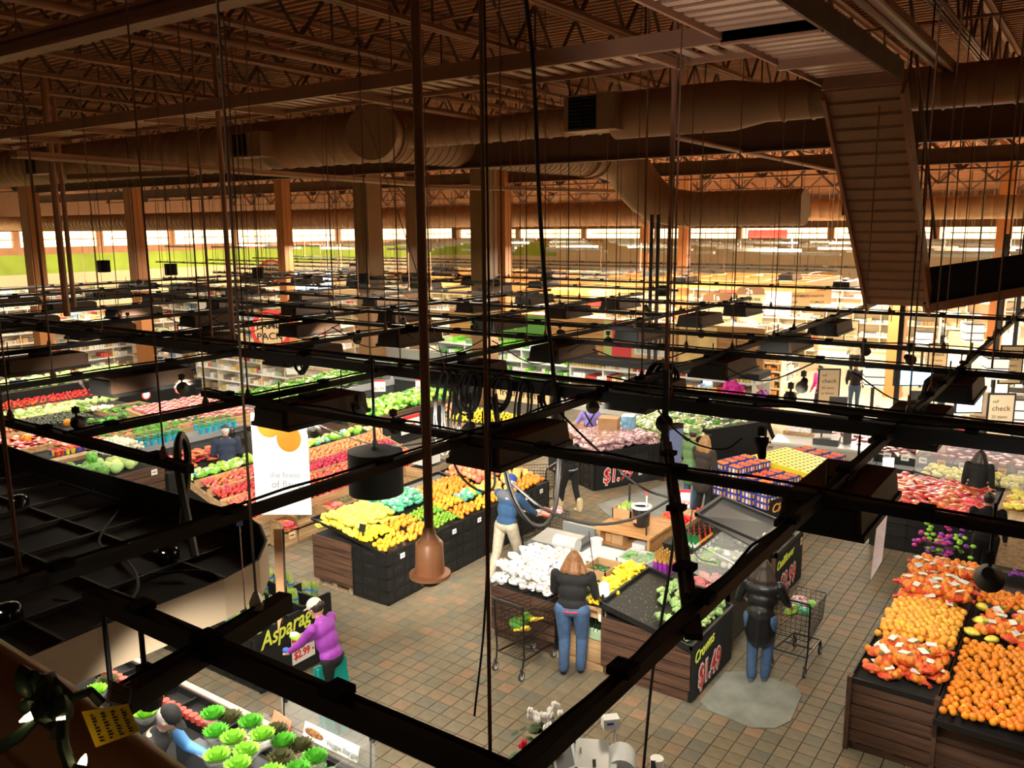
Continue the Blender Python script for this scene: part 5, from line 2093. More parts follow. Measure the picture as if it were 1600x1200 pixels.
tc = thing('tomato_crate', 'pale wooden crates of red tomatoes on a post stand', 'crate', (-5.55, 12.9, 0))
a = MB(lwoody)
a.bx(-5.9, -5.35, 12.55, 13.6, .86, .88)
for q in ((-5.9, -5.35, 12.53, 12.56), (-5.9, -5.35, 13.05, 13.08), (-5.37, -5.34, 12.55, 13.6)):
    a.bx(*q, .86, .97)
a.bx(-5.85, -5.4, 12.6, 13.5, .0, .86)
obj('crate_frame', a, tc)
pile('tomato', 'red tomato in the pale crates beyond the oak cabinet', 'tomato', 'tomatoes', -5.87, -5.37, 12.58, 13.05, lambda x, y: .93, .075, layers=2, name='tomato')
pile('tomato', 'red tomato in the pale crates beyond the oak cabinet', 'tomato', 'tomatoes', -5.5, -5.1, 13.1, 13.6, lambda x, y: .93, .075, layers=2, name='tomato')
pile('avocado', 'dark avocado in the crate beside the tomatoes', 'avocado', 'dark avocados by the tomatoes', -5.2, -4.8, 12.95, 13.9, lambda x, y: .93, .08, layers=1, name='dark_plum')


def poster(name, label, cat, c, w_, h_, rz, lines, post=None, m=paper, band=True, parent=None):
    """upright white poster; lines: (text, size, dx, dz, mat)"""
    t = thing(name, label, cat, c, rz)
    a = MB(m)
    a.bx(-w_ / 2, w_ / 2, 0, .008, 0, h_)
    if band:
        a.bx(-w_ / 2, w_ / 2, -.002, 0, h_ * .84, h_, redm)
    b = local('poster_board', a, t)
    if post:
        a = MB(black)
        a.tube([(0, .012, -post), (0, .012, h_ * .5)], .008, 5)
        local('post', a, t)
    for s, size, dx, dz, mm_ in lines:
        cu = text(s, (0, 0, 0), size, (0, 0, 0), mm_, None, ext=.001)
        cu.parent = b
        cu.matrix_local = Matrix.Translation((dx, -.004, dz)) @ Euler(RY).to_matrix().to_4x4()
    return t


poster('price_poster', 'white price poster reading $.99 above the tomato crates', 'sign', (-5.55, 12.85, 1.15), .26, .32, R(28), [('$.99', .13, -.1, .04, redm), ('Tomatoes', .035, -.08, .19, greym)], post=.25)

# ------------------------------------------------------------------ cauliflower stand
cf = stand('cauliflower_stand', 'black stand of cauliflower with the $2.99 sign', -4.5, -3.78, 12.35, 13.75, .84, front=None, side='slab', base=.05)
a = MB(wood('dark_stained_wood_z', (0.045, 0.022, 0.014), (0.14, 0.07, 0.042), 2))
a.bx(-4.5, -3.78, 12.33, 12.36, .05, .84)
obj('end_panel', a, cf)
a = MB(blackpl)
for q in ((-4.5, -3.76, 12.33, 12.37), (-4.5, -3.76, 13.73, 13.77), (-3.80, -3.76, 12.33, 13.77), (-4.52, -4.48, 12.33, 13.77)):
    a.bx(*q, .82, .90)
obj('tray_rim', a, cf)
text('Cauliflower', (-3.772, 12.40, .58), .19, (PI / 2, R(-3), PI / 2), yelm, cf, shear=.3, off=.003, sx=.95)
price_sign(cf, (-3.772, 12.62, .14), '$2.99', .42)
card(cf, (-3.77, 13.62, .70), .1, .12, m=tanc)
pile(['cauliflower0', 'cauliflower1', 'cauliflower2'], 'white cauliflower head above the $2.99 sign', 'cauliflower', 'cauliflower heads', -4.45, -3.82, 12.4, 13.7, lambda x, y: .9, .15, tilt=.5, name='cauliflower', layers=2, dz=.5)

# ------------------------------------------------------------------ clementine box stack
cl = stand('clementine_stand', 'black stand of blue clementine boxes with an orange script sign', 0, 1.5, 0, 3.2, .52, front=None, side='slab', base=.02, loc=(-6.25, 15.75, 0), rz=R(-20))
MC = wm(cl)
a = MB(blackmat)
a.bx(1.5, 1.51, 0, 1.6, .1, .75)
a.bx(1.51, 1.515, .5, .95, .16, .42, paper)
a.bx(1.515, 1.518, .5, .95, .36, .42, redm)
b = local('sign_panel', a, cl)
cu = text('Clementines', (0, 0, 0), .24, (0, 0, 0), orgm, None, shear=.3, off=.003)
cu.parent = b
cu.matrix_local = Matrix.Translation((1.52, .05, .5)) @ Euler(RX).to_matrix().to_4x4()
boxblue = mat('clementine_box_blue', (0.035, 0.05, 0.32), 0.5)
a = MB(boxblue)
a.bx(-.15, .15, -.11, .11, 0, .1)
for q_ in ((-.15, .15, -.11, -.1), (-.15, .15, .1, .11), (-.15, -.14, -.11, .11), (.14, .15, -.11, .11)):
    a.bx(*q_, .1, .13)
for x_, m_ in ((-.09, orgm), (.0, paper), (.07, orgm)):
    a.bx(.1505, .152, x_, x_ + .045, .02, .10, m_)
    a.bx(x_, x_ + .05, -.1115, -.1105, .02, .10, m_)
CBX = a.mesh('carton')
a = MB(fm('clementine_peel', (.93, .17, .02)), smooth=True)
for i in range(3):
    for j in range(3):
        a.ball((-.085 + i * .085, -.06 + j * .06, .118), .033, 7, 5)
CBF = a.mesh('clementines')
rr = random.Random(8)
for i in range(4):
    for j in range(12):
        h_ = [5, 5, 4, 4][i] if j < 6 else [4, 4, 4, 3][i]
        if 4 <= j < 9:
            h_ = 3
        for k in range(h_):
            if 0 < i < 3 and 0 < j and k < h_ - 1:
                continue
            q = MC @ Vector((.2 + i * .36, .15 + j * .25, .52 + k * .132))
            t = thing('clementine_box', 'blue printed box of clementines in the stack behind the script sign', 'box', q, R(-20) + rr.uniform(-.05, .05), group='blue clementine boxes')
            local('carton', CBX, t)
            if k == h_ - 1:
                local('clementines', CBF, t)
ys_ = thing('dotted_cover', 'yellow sheet with black polka dots over the clementine boxes', 'cover', (-6.25, 15.75, 0), R(-20))
a = MB(mat('yellow_sheet', (.9, .72, .03), .5))
a.hexa([(.02, 1.2, .95), (1.5, 1.2, .95), (1.5, 2.4, .95), (.02, 2.4, .95), (.02, 1.2, 1.1), (1.5, 1.2, 1.05), (1.5, 2.4, 1.05), (.02, 2.4, 1.1)])
for i in range(10):
    for j in range(9):
        x, y = .09 + i * .14, 1.27 + j * .125 + (i % 2) * .06
        a.lathe([(.035, 0), (.001, .001)], (x, y, 1.102 - x * .0333), 7, mat=inkm, cap=False)
local('sheet', a, ys_)

# ------------------------------------------------------------------ $1.99 grape island (turned about 27 degrees)
gx = thing('grape_island', 'black crate island of bagged grapes with big $1.99 and $2.99 signs', 'display stand', (-9.02, 15.98, 0), R(-26.5))
MG = wm(gx)
a = MB(blackmat)
a.bx(-2.0, -.03, .03, 3.4, 0, .8)
local('inner_box', a, gx)
for k in range(4):
    for j in range(6):
        local('crate', crate_me(.56, .205), gx, (0, .28 + j * .56, k * .205), (0, 0, PI / 2))
    for j in range(3):
        local('crate', crate_me(.56, .205), gx, (-1.7 + j * .56 + .28, 0, k * .205))
a = MB(blackpl)
for q in ((-2, 0, -.02, .02), (-2, 0, 3.36, 3.4), (-.03, .01, 0, 3.4), (-2, -1.97, 0, 3.4), (-2, 0, 2.0, 2.04)):
    a.bx(*q, .8, .88)
local('tray_rim', a, gx)
a = MB(blackmat)
a.bx(.005, .012, .05, 1.5, .03, .7)
sg = local('sign_panel', a, gx)
for s_, x_, z_, sz, mm_, off_, dx_ in (('$1.99', .25, .16, .46, paper, .025, .014), ('$1.99', .25, .16, .46, redm, .004, .02), ('lb.', 1.22, .2, .16, paper, .003, .02), ('Grapes', .55, .58, .13, redm, .003, .02)):
    cu = text(s_, (0, 0, 0), sz, (0, 0, 0), mm_, None, ext=.001, off=off_, shear=.1)
    cu.parent = sg
    cu.matrix_local = Matrix.Translation((dx_, x_, z_)) @ Euler(RX).to_matrix().to_4x4() @ Matrix.Diagonal((.78, 1, 1, 1))
a = MB(blackmat)
a.bx(.005, .012, 2.2, 3.4, .03, .84)
sg = local('sign_panel', a, gx)
for s_, x_, z_, sz, mm_, off_, dx_ in (('2.99', 2.3, .12, .46, paper, .025, .014), ('2.99', 2.3, .12, .46, redm, .004, .02), ('New! Sweet', 2.3, .66, .15, redm, .003, .02)):
    cu = text(s_, (0, 0, 0), sz, (0, 0, 0), mm_, None, ext=.001, off=off_, shear=.1)
    cu.parent = sg
    cu.matrix_local = Matrix.Translation((dx_, x_, z_)) @ Euler(RX).to_matrix().to_4x4() @ Matrix.Diagonal((.78, 1, 1, 1))
pile(['grape_bag0', 'grape_bag1', 'grape_bag2'], 'clear bag of red grapes behind the $1.99 sign', 'bag of grapes', 'red grape bags', -1.9, -.05, .1, 2.0, lambda x, y: .86 + .08 * math.sin(y / 2 * PI), .17, M=MG, tilt=.4, name='grape_bag', layers=2)
pile(['green_grape_bag0', 'green_grape_bag1', 'green_grape_bag2'], 'clear bag of green grapes above the $2.99 sign of the grape island', 'bag of grapes', 'green grape bags', -1.9, -.05, 2.05, 3.35, lambda x, y: .9, .17, M=MG, tilt=.4, name='green_grape_bag', layers=2)
pile(['green_grape_bag0', 'green_bunch0', 'green_grape_bag1'], 'leafy green bunch heaped behind the grape island', 'greens', 'green heap behind the grapes', -2.6, -.3, 3.4, 5.4, lambda x, y: 1.0 + .1 * math.sin(y), .2, M=MG, tilt=.4, name='green_heap', layers=1)
a = MB(blackmat)
a.bx(-2.7, -.2, 3.45, 5.4, 0, .95)
t = thing('greens_stand', 'black stand heaped with curly greens behind the grape island', 'display stand', (-9.02, 15.98, 0), R(-26.5))
local('stand_body', a, t)
for i, (px, py, z, s, m, lab) in enumerate(((948, 690, .95, (.5, .45, .5), kraft, 'large brown carton behind the red grapes'), (952, 655, 1.35, (.46, .4, .3), kraft, 'brown carton on top of the large one'), (982, 660, 1.2, (.3, .35, .55), mat('blue_white_box', (.2, .45, .8), .5, noise=.6, scale=8), 'blue and white box behind the red grapes'), (905, 670, 1.0, (.3, .3, .5), kraft, 'small carton left of the worker in lavender'))):
    v = P(px, py, z)
    boxthing('carton', lab, 'box', (v.x, v.y, z - .1), s, m, .3)

# ------------------------------------------------------------------ apple island behind the banner
ap = stand('apple_stand', 'long pale wood crate island of apples behind the hanging orange banner', -14.4, -12.4, 9.3, 14.3, .5, front=None, side='plank', base=.02, mats=(lwood, gwoody), rows=3)
za_ = lambda x, y: .55 + (-12.4 - x) * .34
ox, oy = -13.4, 11.8
a = MB(lwoody)
for x, z in ((-12.4, .55), (-12.78, .68), (-13.16, .81), (-13.54, .94), (-13.92, 1.05)):
    a.bx(x - .015, x + .015, 9.3, 14.3, z - .1, z + .06)
for y in np.arange(9.3, 14.4, 1.0):
    a.hexa([(-14.3, y - .01, 1.0), (-12.4, y - .01, .42), (-12.4, y + .01, .42), (-14.3, y + .01, 1.0), (-14.3, y - .01, 1.14), (-12.4, y - .01, .6), (-12.4, y + .01, .6), (-14.3, y + .01, 1.14)])
obj('crate_slats', a, ap)
a = MB(blackmat)
a.hexa([(-14.4, 9.35, .1), (-12.45, 9.35, .1), (-12.45, 14.25, .1), (-14.4, 14.25, .1), (-14.4, 9.35, 1.02), (-12.45, 9.35, .47), (-12.45, 14.25, .47), (-14.4, 14.25, 1.02)])
obj('inner_box', a, ap)
for i, (k, lab) in enumerate((('apple', 'deep red apple in the lowest front row of the apple island'), ('pink_apple', 'pink apple in the second row of the apple island'), ('apple', 'red apple in the third row of the apple island'), ('pink_apple', 'pink apple in the fourth row of the apple island'))):
    x1_ = -12.42 - i * .38
    pile(k, lab, 'apple', lab, x1_ - .36, x1_, 9.38, 14.2, lambda x, y: za_(x, y) + .03, .088, name='apple' if k == 'apple' else 'pink_apple')
pile(['salad_bag0', 'green_grape_bag1', 'salad_bag2', 'lime_bag0'], 'pale green bagged pear pack on the high back of the apple island', 'bag of pears', 'pear bags on the apple island', -14.4, -13.95, 9.3, 14.2, lambda x, y: 1.15, .17, tilt=.4, name='pear_bag', layers=1)
for i in range(7):
    y = 9.75 + i * .7
    card(ap, (-12.395, y, .50), .10, .08)
# shelf of jars and red pouches below the apples
a = MB(mat('jar_green', (.2, .28, .13), .3, noise=.6, scale=40, var=.3), smooth=True)
for z in (0, .075):
    a.lathe([(.032, z), (.034, z + .01), (.034, z + .06), (.03, z + .068)], n=9)
JAR = a.mesh('jar_stack')
for i in range(6):
    for j in range(3):
        y = [10.3, 10.42, 10.54, 11.55, 11.67, 11.79][i]
        o = bpy.data.objects.new('jar_stack', JAR)
        o.location = (-12.3 + .0, y, .18 + j * .0 + (j % 3) * .14 * 0)
        if j:
            o.location = (-12.3 + .09 * (j - 1), y, .0)
        o.location.z = .0 if j else .18
        if j == 0:
            o.location = (-12.42, y, .3)
        C.objects.link(o)
        tag(o, 'stacked green labelled jars on the low ledge under the apples', 'jars', 'jar stacks under the apples')
jl = thing('front_ledge', 'low wooden ledge with jars and red pouches in front of the apple island', 'shelf', (-12.3, 11.5, 0))
a = MB(lwoody)
a.bx(-12.4, -12.05, 9.8, 13.2, .26, .29)
a.bx(-12.08, -12.05, 9.8, 13.2, .0, .34)
for y in (9.8, 10.15, 10.9, 11.9, 13.2):
    a.bx(-12.4, -12.05, y - .01, y + .01, .0, .5)
obj('ledge_boards', a, jl)
for k, y in enumerate((10.0, 11.1, 12.2, 12.9)):
    card(jl, (-12.045, y, .2), .16, .14, m=tanc)
a = crumple(m_redp, (.1, .13, .03), 3, .2)
reg('red_pouch', a)
pile('red_pouch', 'red snack pouch lying on the ledge under the apples', 'pouch', 'red pouches', -12.38, -12.08, 10.92, 11.5, lambda x, y: .33, .13, tilt=.2, layers=2, name='red_pouch')
pile('red_pouch', 'red snack pouch lying on the ledge left of the banner', 'pouch', 'red pouches left', -12.38, -12.08, 9.85, 10.15, lambda x, y: .33, .13, tilt=.2, layers=2, name='red_pouch')
boxthing('sample_box', 'clear plastic sample box on crates at the far end of the apple island', 'box', (-12.1, 13.9, .8), (.4, .5, .25), m_plas)
stand('crate_stack', 'stack of weathered wooden crates at the far end of the apple island', -12.35, -11.8, 13.5, 14.5, .65, front='plank', side='plank', base=.02, mats=(lwood, gwoody), rows=3)
# ================================================================== OTHER ISLANDS
def ppx(keys, label, cat, a_, b_, z, pitch, **k):
    """pile on the level rectangle seen between two photo corners"""
    p, q = P(*a_, z), P(*b_, z)
    return pile(keys, label, cat, label, min(p.x, q.x), max(p.x, q.x), min(p.y, q.y), max(p.y, q.y), lambda x, y: z, pitch, **k)


def slab(t, x0, x1, y0, y1, z0, z1, m, name='counter_body'):
    a = MB(m)
    a.bx(x0, x1, y0, y1, z0, z1)
    return obj(name, a, t)


# melon and herb island
hi = stand('melon_stand', 'dark plank stand of watermelons and pale melons at the left of the hall', -18.6, -16.55, 8.6, 10.35, .78, front='plank', side='plank', base=.05, rows=4)
card(hi, (-16.54, 9.3, .62), .14, .12)
card(hi, (-16.54, 10.1, .66), .14, .12)
pile('watermelon', 'striped green watermelon at the near corner of the melon stand', 'watermelon', 'striped watermelons', -17.6, -16.65, 8.7, 9.25, lambda x, y: .88, .27, layers=1)
pile(['honeydew', 'small_melon'], 'pale green honeydew melon beside the watermelons', 'melon', 'pale melons', -17.5, -16.65, 9.3, 10.3, lambda x, y: .88, .2, layers=1, name='honeydew_melon')
drop('watermelon', (-17.35, 9.2, 1.08), (.3, .2, 0), 'single watermelon resting on top of the others', 'watermelon', None)
pile('white_onion', 'white round turnip heaped behind the melons', 'turnip', 'white turnips', -18.4, -17.5, 9.7, 10.6, lambda x, y: .95 + .1 * math.sin((y - 9.7) / .9 * PI), .12, layers=2, name='white_turnip')
hs = thing('herb_counter', 'low black counter with a grey ledge of blue potted herbs and red pouches', 'display stand', (-17.4, 11.9, 0))
slab(hs, -18.9, -17.3, 10.6, 13.6, 0, .7, blackmat)
slab(hs, -17.3, -16.5, 10.4, 13.2, 0, .55, blackmat, 'front_step')
slab(hs, -18.5, -18.0, 10.7, 13.6, .7, .84, mat('grey_ledge', (.25, .26, .28), .4), 'grey_ledge')
pile('red_pouch', 'red and white fruit pouch on the black step before the blue pots', 'pouch', 'red fruit pouches', -17.2, -16.5, 10.5, 12.4, lambda x, y: .6, .2, layers=2, name='fruit_pouch', tilt=.3)
a = MB(m_teal, smooth=True)
a.lathe([(.05, 0), (.07, .13), (.065, .13)], n=10)
PT = a.mesh('pot')
a = MB(m_grn, smooth=True)
q = random.Random(4)
for k in range(14):
    a.ball((q.uniform(-.06, .06), q.uniform(-.06, .06), .16 + q.uniform(0, .09)), (.03, .03, .014), 5, 3)
PF = a.mesh('foliage')
for i in range(2):
    for j in range(14):
        if j in (6, 7):
            continue
        t = thing('potted_herb', 'green herb in a bright blue pot on the grey ledge', 'potted herb', (-18.05 - i * .2, 10.85 + j * .19, .84 + i * .07), group='blue potted herbs')
        local('pot', PT, t)
        local('foliage', PF, t)
cups = [mat('cup_%s' % c, v, .4) for c, v in (('red', (.7, .06, .05)), ('yellow', (.9, .75, .03)), ('blue', (.05, .1, .5)))]
a = MB(lwood)
a.bx(-19.6, -18.7, 9.1, 9.95, .7, .8)
tag(obj('cup_crate', a), 'pale crate holding coloured tomato cups behind the watermelons', 'crate')
CM = []
for m in cups:
    a = MB(m, smooth=True)
    a.lathe([(.035, 0), (.05, .11)], n=9)
    a.ball((0, 0, .115), (.045, .045, .02), 7, 4, m_tom)
    CM.append(a.mesh('tomato_cup'))
for i in range(3):
    for j in range(9):
        o = bpy.data.objects.new('tomato_cup', CM[(j // 2 + i) % 3])
        o.location = (-18.5 - i * .12, 9.05 + j * .12 + .9 * (i > 5), .95)
        C.objects.link(o)
        lab = '%s cup of small tomatoes in the row behind the melons' % ('red', 'yellow', 'blue')[(j // 2 + i) % 3]
        tag(o, lab, 'cup', lab)
slab(thing('side_counter', 'black counter carrying potatoes, squash and greens at far left', 'display stand', (-21, 11, 0)), -24.5, -19.0, 8.6, 13.6, 0, .82, blackmat)
for keys_, lab_, nm_, q_, pit_ in ((['red_pouch'], 'orange brown sweet potato tray on the near part of the far left counter', 'sweet_potato_tray', (-21.4, -19.8, 8.7, 10.2), .2), (['green_bunch0', 'dark_bunch1', 'green_bunch2'], 'green herb bunch on the right side of the far left counter', 'herb_bundle', (-19.9, -19.05, 10.6, 13.4), .2),
                                   (['potato'], 'red potato in the middle bin of the far left counter', 'potato', (-22.9, -21.6, 8.9, 10.2), .13), (['small_melon', 'honeydew'], 'pale squash on the far edge of the far left counter', 'pale_squash', (-24.4, -23.1, 9.0, 12.6), .22),
                                   (['dark_bunch0', 'dark_bunch2', 'green_bunch1'], 'dark leafy bunch behind the avocados on the far left counter', 'dark_bunch', (-22.6, -20.2, 12.2, 13.5), .22)):
    a = MB(lwood)
    for x_ in (q_[0] - .03, q_[1]):
        a.bx(x_, x_ + .03, q_[2], q_[3], .8, .96)
    for y_ in (q_[2] - .03, q_[3]):
        a.bx(q_[0] - .03, q_[1] + .03, y_, y_ + .03, .8, .96)
    tag(obj('crate_frame_box', a), 'pale wooden bin edge around the ' + nm_.replace('_', ' ') + ' heap', 'bin')
    pile(keys_, lab_, nm_.split('_')[-1], lab_, *q_, lambda x, y: .9, pit_, tilt=.4, name=nm_)
ppx(['red_pouch'], 'wrapped sweet potato pack in the pale slatted crates at far left', 'package', (112, 700), (185, 665), .92, .2, name='potato_pack', tilt=.15)
ppx(['green_bunch0', 'green_bunch1', 'green_bunch2'], 'bunch of leafy herbs between the potatoes and blue pots', 'greens', (170, 690), (228, 664), .9, .19, name='herb_bunch', tilt=.3, layers=1)
ppx(['dark_bunch0', 'dark_bunch1', 'green_bunch2'], 'dark green potted herb in the black tray row', 'greens', (140, 664), (226, 640), .95, .2, name='dark_herb', tilt=.3)
ppx('avocado', 'dark avocado in the heap under the steel hose at left', 'avocado', (38, 672), (112, 642), .95, .11, layers=1, name='avocado')
ppx('small_melon', 'small yellow green melon in the raised crate at left', 'melon', (130, 632), (178, 618), 1.1, .16, layers=1, name='small_melon')
ppx('lime', 'green lime in the pale crate behind the avocados', 'lime', (113, 646), (142, 636), .98, .09, name='lime', cap=999)
ppx('white_onion', 'white bulb in the pale crate beside the limes', 'bulb', (145, 642), (168, 632), .98, .12, name='white_bulb')
ppx('pumpkin', 'orange pumpkin at the left end of the potato crates', 'pumpkin', (40, 690), (56, 678), .95, .3, name='pumpkin')
ppx('pumpkin', 'orange pumpkin beside the dark avocados', 'pumpkin', (98, 666), (112, 658), 1.1, .4, name='pumpkin')
ppx('onion', 'brown onion in the crate left of the avocados', 'onion', (12, 675), (42, 655), .92, .12, name='onion')
a = MB(m_mush)
a.box((0, 0, 0), (.15, .11, .05))
a.box((0, 0, .027), (.05, .11, .004), mat=paper)
reg('mushroom_pack', a)
mi_ = thing('package_table', 'white sided slanted table of reddish packs with round price signs', 'display stand', (-20, 13.4, 0))
a = MB(lwoody)
a.hexa([(-21.3, 12.3, .7), (-18.9, 12.3, .5), (-18.9, 14.9, .5), (-21.3, 14.9, .7), (-21.3, 12.3, 1.1), (-18.9, 12.3, .82), (-18.9, 14.9, .82), (-21.3, 14.9, 1.1)])
obj('slant_top', a, mi_)
slab(mi_, -21.2, -19, 12.4, 14.8, 0, .55, blackmat)
pile('mushroom_pack', 'reddish wrapped pack in neat rows on the slanted table', 'package', 'reddish packs', -21.2, -18.95, 12.4, 14.8, lambda x, y: .86 + (-18.9 - x) * .117, .17, tilt=.06, name='mushroom_pack', jit=.05)
for i, (x, y) in enumerate(((-21.2, 12.9), (-21.2, 13.9))):
    t = thing('round_sign', 'small round red and white price sign behind the reddish packs, %s' % ('left', 'right')[i], 'sign', (x, y, 1.15))
    a = MB(redm)
    a.lathe([(.001, 0), (.13, 0), (.13, .01), (.001, .011)], (x, y, 1.4), 16, rot=Matrix.Rotation(PI / 2, 3, 'Y'))
    a.lathe([(.1, 0.012), (.001, .013)], (x, y, 1.4), 16, rot=Matrix.Rotation(PI / 2, 3, 'Y'), mat=paper, cap=False)
    obj('disc', a, t)
    a = MB(black)
    a.tube([(x, y, 1.1), (x, y, 1.3)], .01, 5)
    obj('post', a, t)
# far left fruit wall
wf = thing('step_display', 'far left black stepped display of yellow pears and red peppers', 'display stand', (-25, 13, 0))
slab(wf, -28, -24.6, 9.5, 17, 0, .9, blackmat)
slab(wf, -28, -26, 9.5, 17, .9, 1.15, blackmat, 'upper_step')
pile('tomato', 'red pepper on the lower step at far left', 'pepper', 'red peppers far left', -25.9, -24.7, 10.2, 15.8, lambda x, y: .94, .14, name='red_pepper', cap=120)
pile(['small_melon', 'honeydew'], 'yellow green pear heaped on the upper step at far left', 'pear', 'pears far left', -27.8, -26.1, 10.2, 16, lambda x, y: 1.22, .2, name='green_pear')

# salad island
si = stand('salad_island', 'long dark island of bagged salad with round family pack signs', -17.3, -15.5, 14.9, 19.6, .86, front='plank', side='slab', base=.08)
pile(['salad_bag0', 'salad_bag1', 'salad_bag2', 'green_bunch0'], 'bag of mixed salad leaves on the long dark island', 'bag of salad', 'salad bags', -17.2, -15.6, 14.95, 19.5, lambda x, y: .93 + .1 * math.sin((x + 17.2) / 1.6 * PI), .2, tilt=.4, name='salad_bag', layers=1)
a = MB(dwoody)
a.bx(-15.52, -15.47, 14.85, 19.65, .8, .92)
obj('top_rail', a, si)


def family(c, w_, parent):
    a = MB(tanc)
    a.bx(c[0], c[0] + .01, c[1] - w_ / 2, c[1] + w_ / 2, c[2] - w_ * .6, c[2] + w_ * .6)
    b = obj('family_pack_card', a, parent)
    a = MB(redm)
    M_ = Matrix.Rotation(PI / 2, 3, 'Y')
    a.lathe([(w_ * .43, .012), (w_ * .34, .013)], c, 22, rot=M_, cap=False)
    a.lathe([(w_ * .34, .012), (.001, .013)], c, 22, rot=M_, cap=False, mat=mat('badge_yellow', (.9, .75, .3), .5))
    obj('round_badge', a, b)
    text('FAMILY', (c[0] + .016, c[1] - w_ * .33, c[2] + .01), w_ * .22, RX, inkm, b, sx=.75, off=.003)
    text('PACK', (c[0] + .016, c[1] - w_ * .25, c[2] - w_ * .2), w_ * .24, RX, inkm, b, sx=.75, off=.003)


family((-15.44, 15.75, .5), .5, si)
family((-15.44, 18.7, .5), .5, si)
a = MB(paper)
a.bx(-15.45, -15.44, 16.75, 17.5, .25, .75)
a.bx(-15.44, -15.435, 16.75, 17.5, .65, .75, redm)
pp = obj('price_poster', a, si)
text('$6.99', (-15.432, 16.85, .33), .26, RX, redm, pp, sx=.8, off=.004)
for i, (px, py) in enumerate(((593, 612), (659, 610))):
    v = P(px, py, 1.25)
    poster('price_poster', 'white $6.99 poster above the bagged salad, %s' % ('left', 'right')[i], 'sign', v, .34, .34, R(40), [('$6.99', .13, -.15, .04, redm)], post=.4)
# lettuce bays further back
for i, (x0, x1, y0, y1, lab) in enumerate(((-21.5, -19.2, 15.5, 20.5, 'grey fronted bay of green lettuce behind the reddish packs'), (-22, -17.6, 21.3, 22.9, 'grey rimmed bay of bright green lettuce in the middle distance'))):
    t = thing('lettuce_bay', lab, 'display stand', ((x0 + x1) / 2, (y0 + y1) / 2, 0))
    slab(t, x0, x1, y0, y1, 0, .8, mat('bay_grey', (.06, .07, .075), .4))
    a = MB(mat('grey_rim', (.35, .36, .38), .4))
    a.bx(x0 - .05, x1 + .05, y0 - .06, y0, .72, .92)
    a.bx(x1, x1 + .06, y0, y1, .72, .92)
    a.bx(x0, x1, y1 - .1, y1, .8, 1.5)
    obj('rim_panel', a, t)
    pile(['green_bunch0', 'salad_bag1', 'green_bunch1', 'green_grape_bag0'], 'bright lettuce head in the %s bay' % ('long left', 'far middle')[i], 'lettuce', 'lettuce bay %s' % ORD[i], x0 + .1, x1 - .1, y0 + .05, y1 - .2, lambda x, y: .92 + (y - y0) * .03, .22, tilt=.4, name='lettuce', cap=300)
for i, (px, py) in enumerate(((420, 573), (460, 585))):
    v = P(px, py, 1.1)
    poster('paper_sign', 'small white printed sign on the grey lettuce bay, %s' % ('left', 'right')[i], 'sign', v, .5, .42, R(50), [('==', .2, -.15, .16, inkm)], band=False)

# ------------------------------------------------------------------ shelving
PALS = [mat('pack_%d' % i, c, .45) for i, c in enumerate([(.8, .74, .62), (.6, .08, .06), (.8, .6, .2), (.3, .4, .55), (.85, .8, .7), (.85, .85, .85), (.5, .33, .17), (.75, .45, .2), (.25, .2, .17), (.75, .6, .5), (.4, .5, .3), (.9, .88, .8)])]
shelf_c = mat('shelf_cream', (.72, .62, .45), .5)


def shelving(label, x0, y0, length, axis, h=1.9, depth=.45, pal=None, sd=1, faces=(1,), shelves=5, kind='shelving', body=shelf_c):
    """run of shelves with goods facing -Y (axis x) or +X (axis y)"""
    t = thing('store_shelving', label, kind, (x0, y0, 0))
    q = random.Random(sd)
    pal = pal or PALS

    def B(a, u0, u1, v0, v1, z0, z1, m=None):
        if axis == 'x':
            a.bx(x0 + u0, x0 + u1, y0 + v0, y0 + v1, z0, z1, m)
        else:
            a.bx(x0 - v1, x0 - v0, y0 + u0, y0 + u1, z0, z1, m)
    a = MB(body)
    B(a, 0, length, depth, depth + .04, 0, h)
    B(a, 0, length, .02, depth, 0, .14)
    obj('back_panel', a, t)
    for k in range(shelves):
        z = .15 + k * (h - .25) / (shelves - 1 + .0001)
        a = MB(body)
        B(a, 0, length, 0, depth, z, z + .03)
        B(a, 0, length, -.01, 0, z - .02, z + .04, paper)
        obj('shelf', a, t)
    for u in np.arange(0, length + .1, 1.2):
        a = MB(body)
        B(a, u - .02, u + .02, 0, depth, 0, h)
        obj('upright', a, t)
    a = MB(None)
    for k in range(shelves):
        z = .18 + k * (h - .25) / (shelves - 1 + .0001)
        u = .03
        while u < length - .1:
            w_ = q.uniform(.05, .11) * (1 if length < 7 else 1.5)
            m = q.choice(pal)
            run = q.choice((1, 2, 2, 3, 4))
            hh = min(q.uniform(.07, .22), (h - .25) / (shelves - 1) * .8)
            for _ in range(run):
                if u + w_ > length:
                    break
                B(a, u, u + w_ * .9, q.uniform(.01, .05), depth * .8, z, z + hh, m)
                u += w_
            u += .01
    o = obj('packaged_goods', a, t)
    o['kind'] = 'stuff'
    return t


PGR = mat('pack_green', (.12, .35, .12), .45)
GREENS = [PGR, PALS[5], m_lgrn, m_pgrn, PALS[0]]
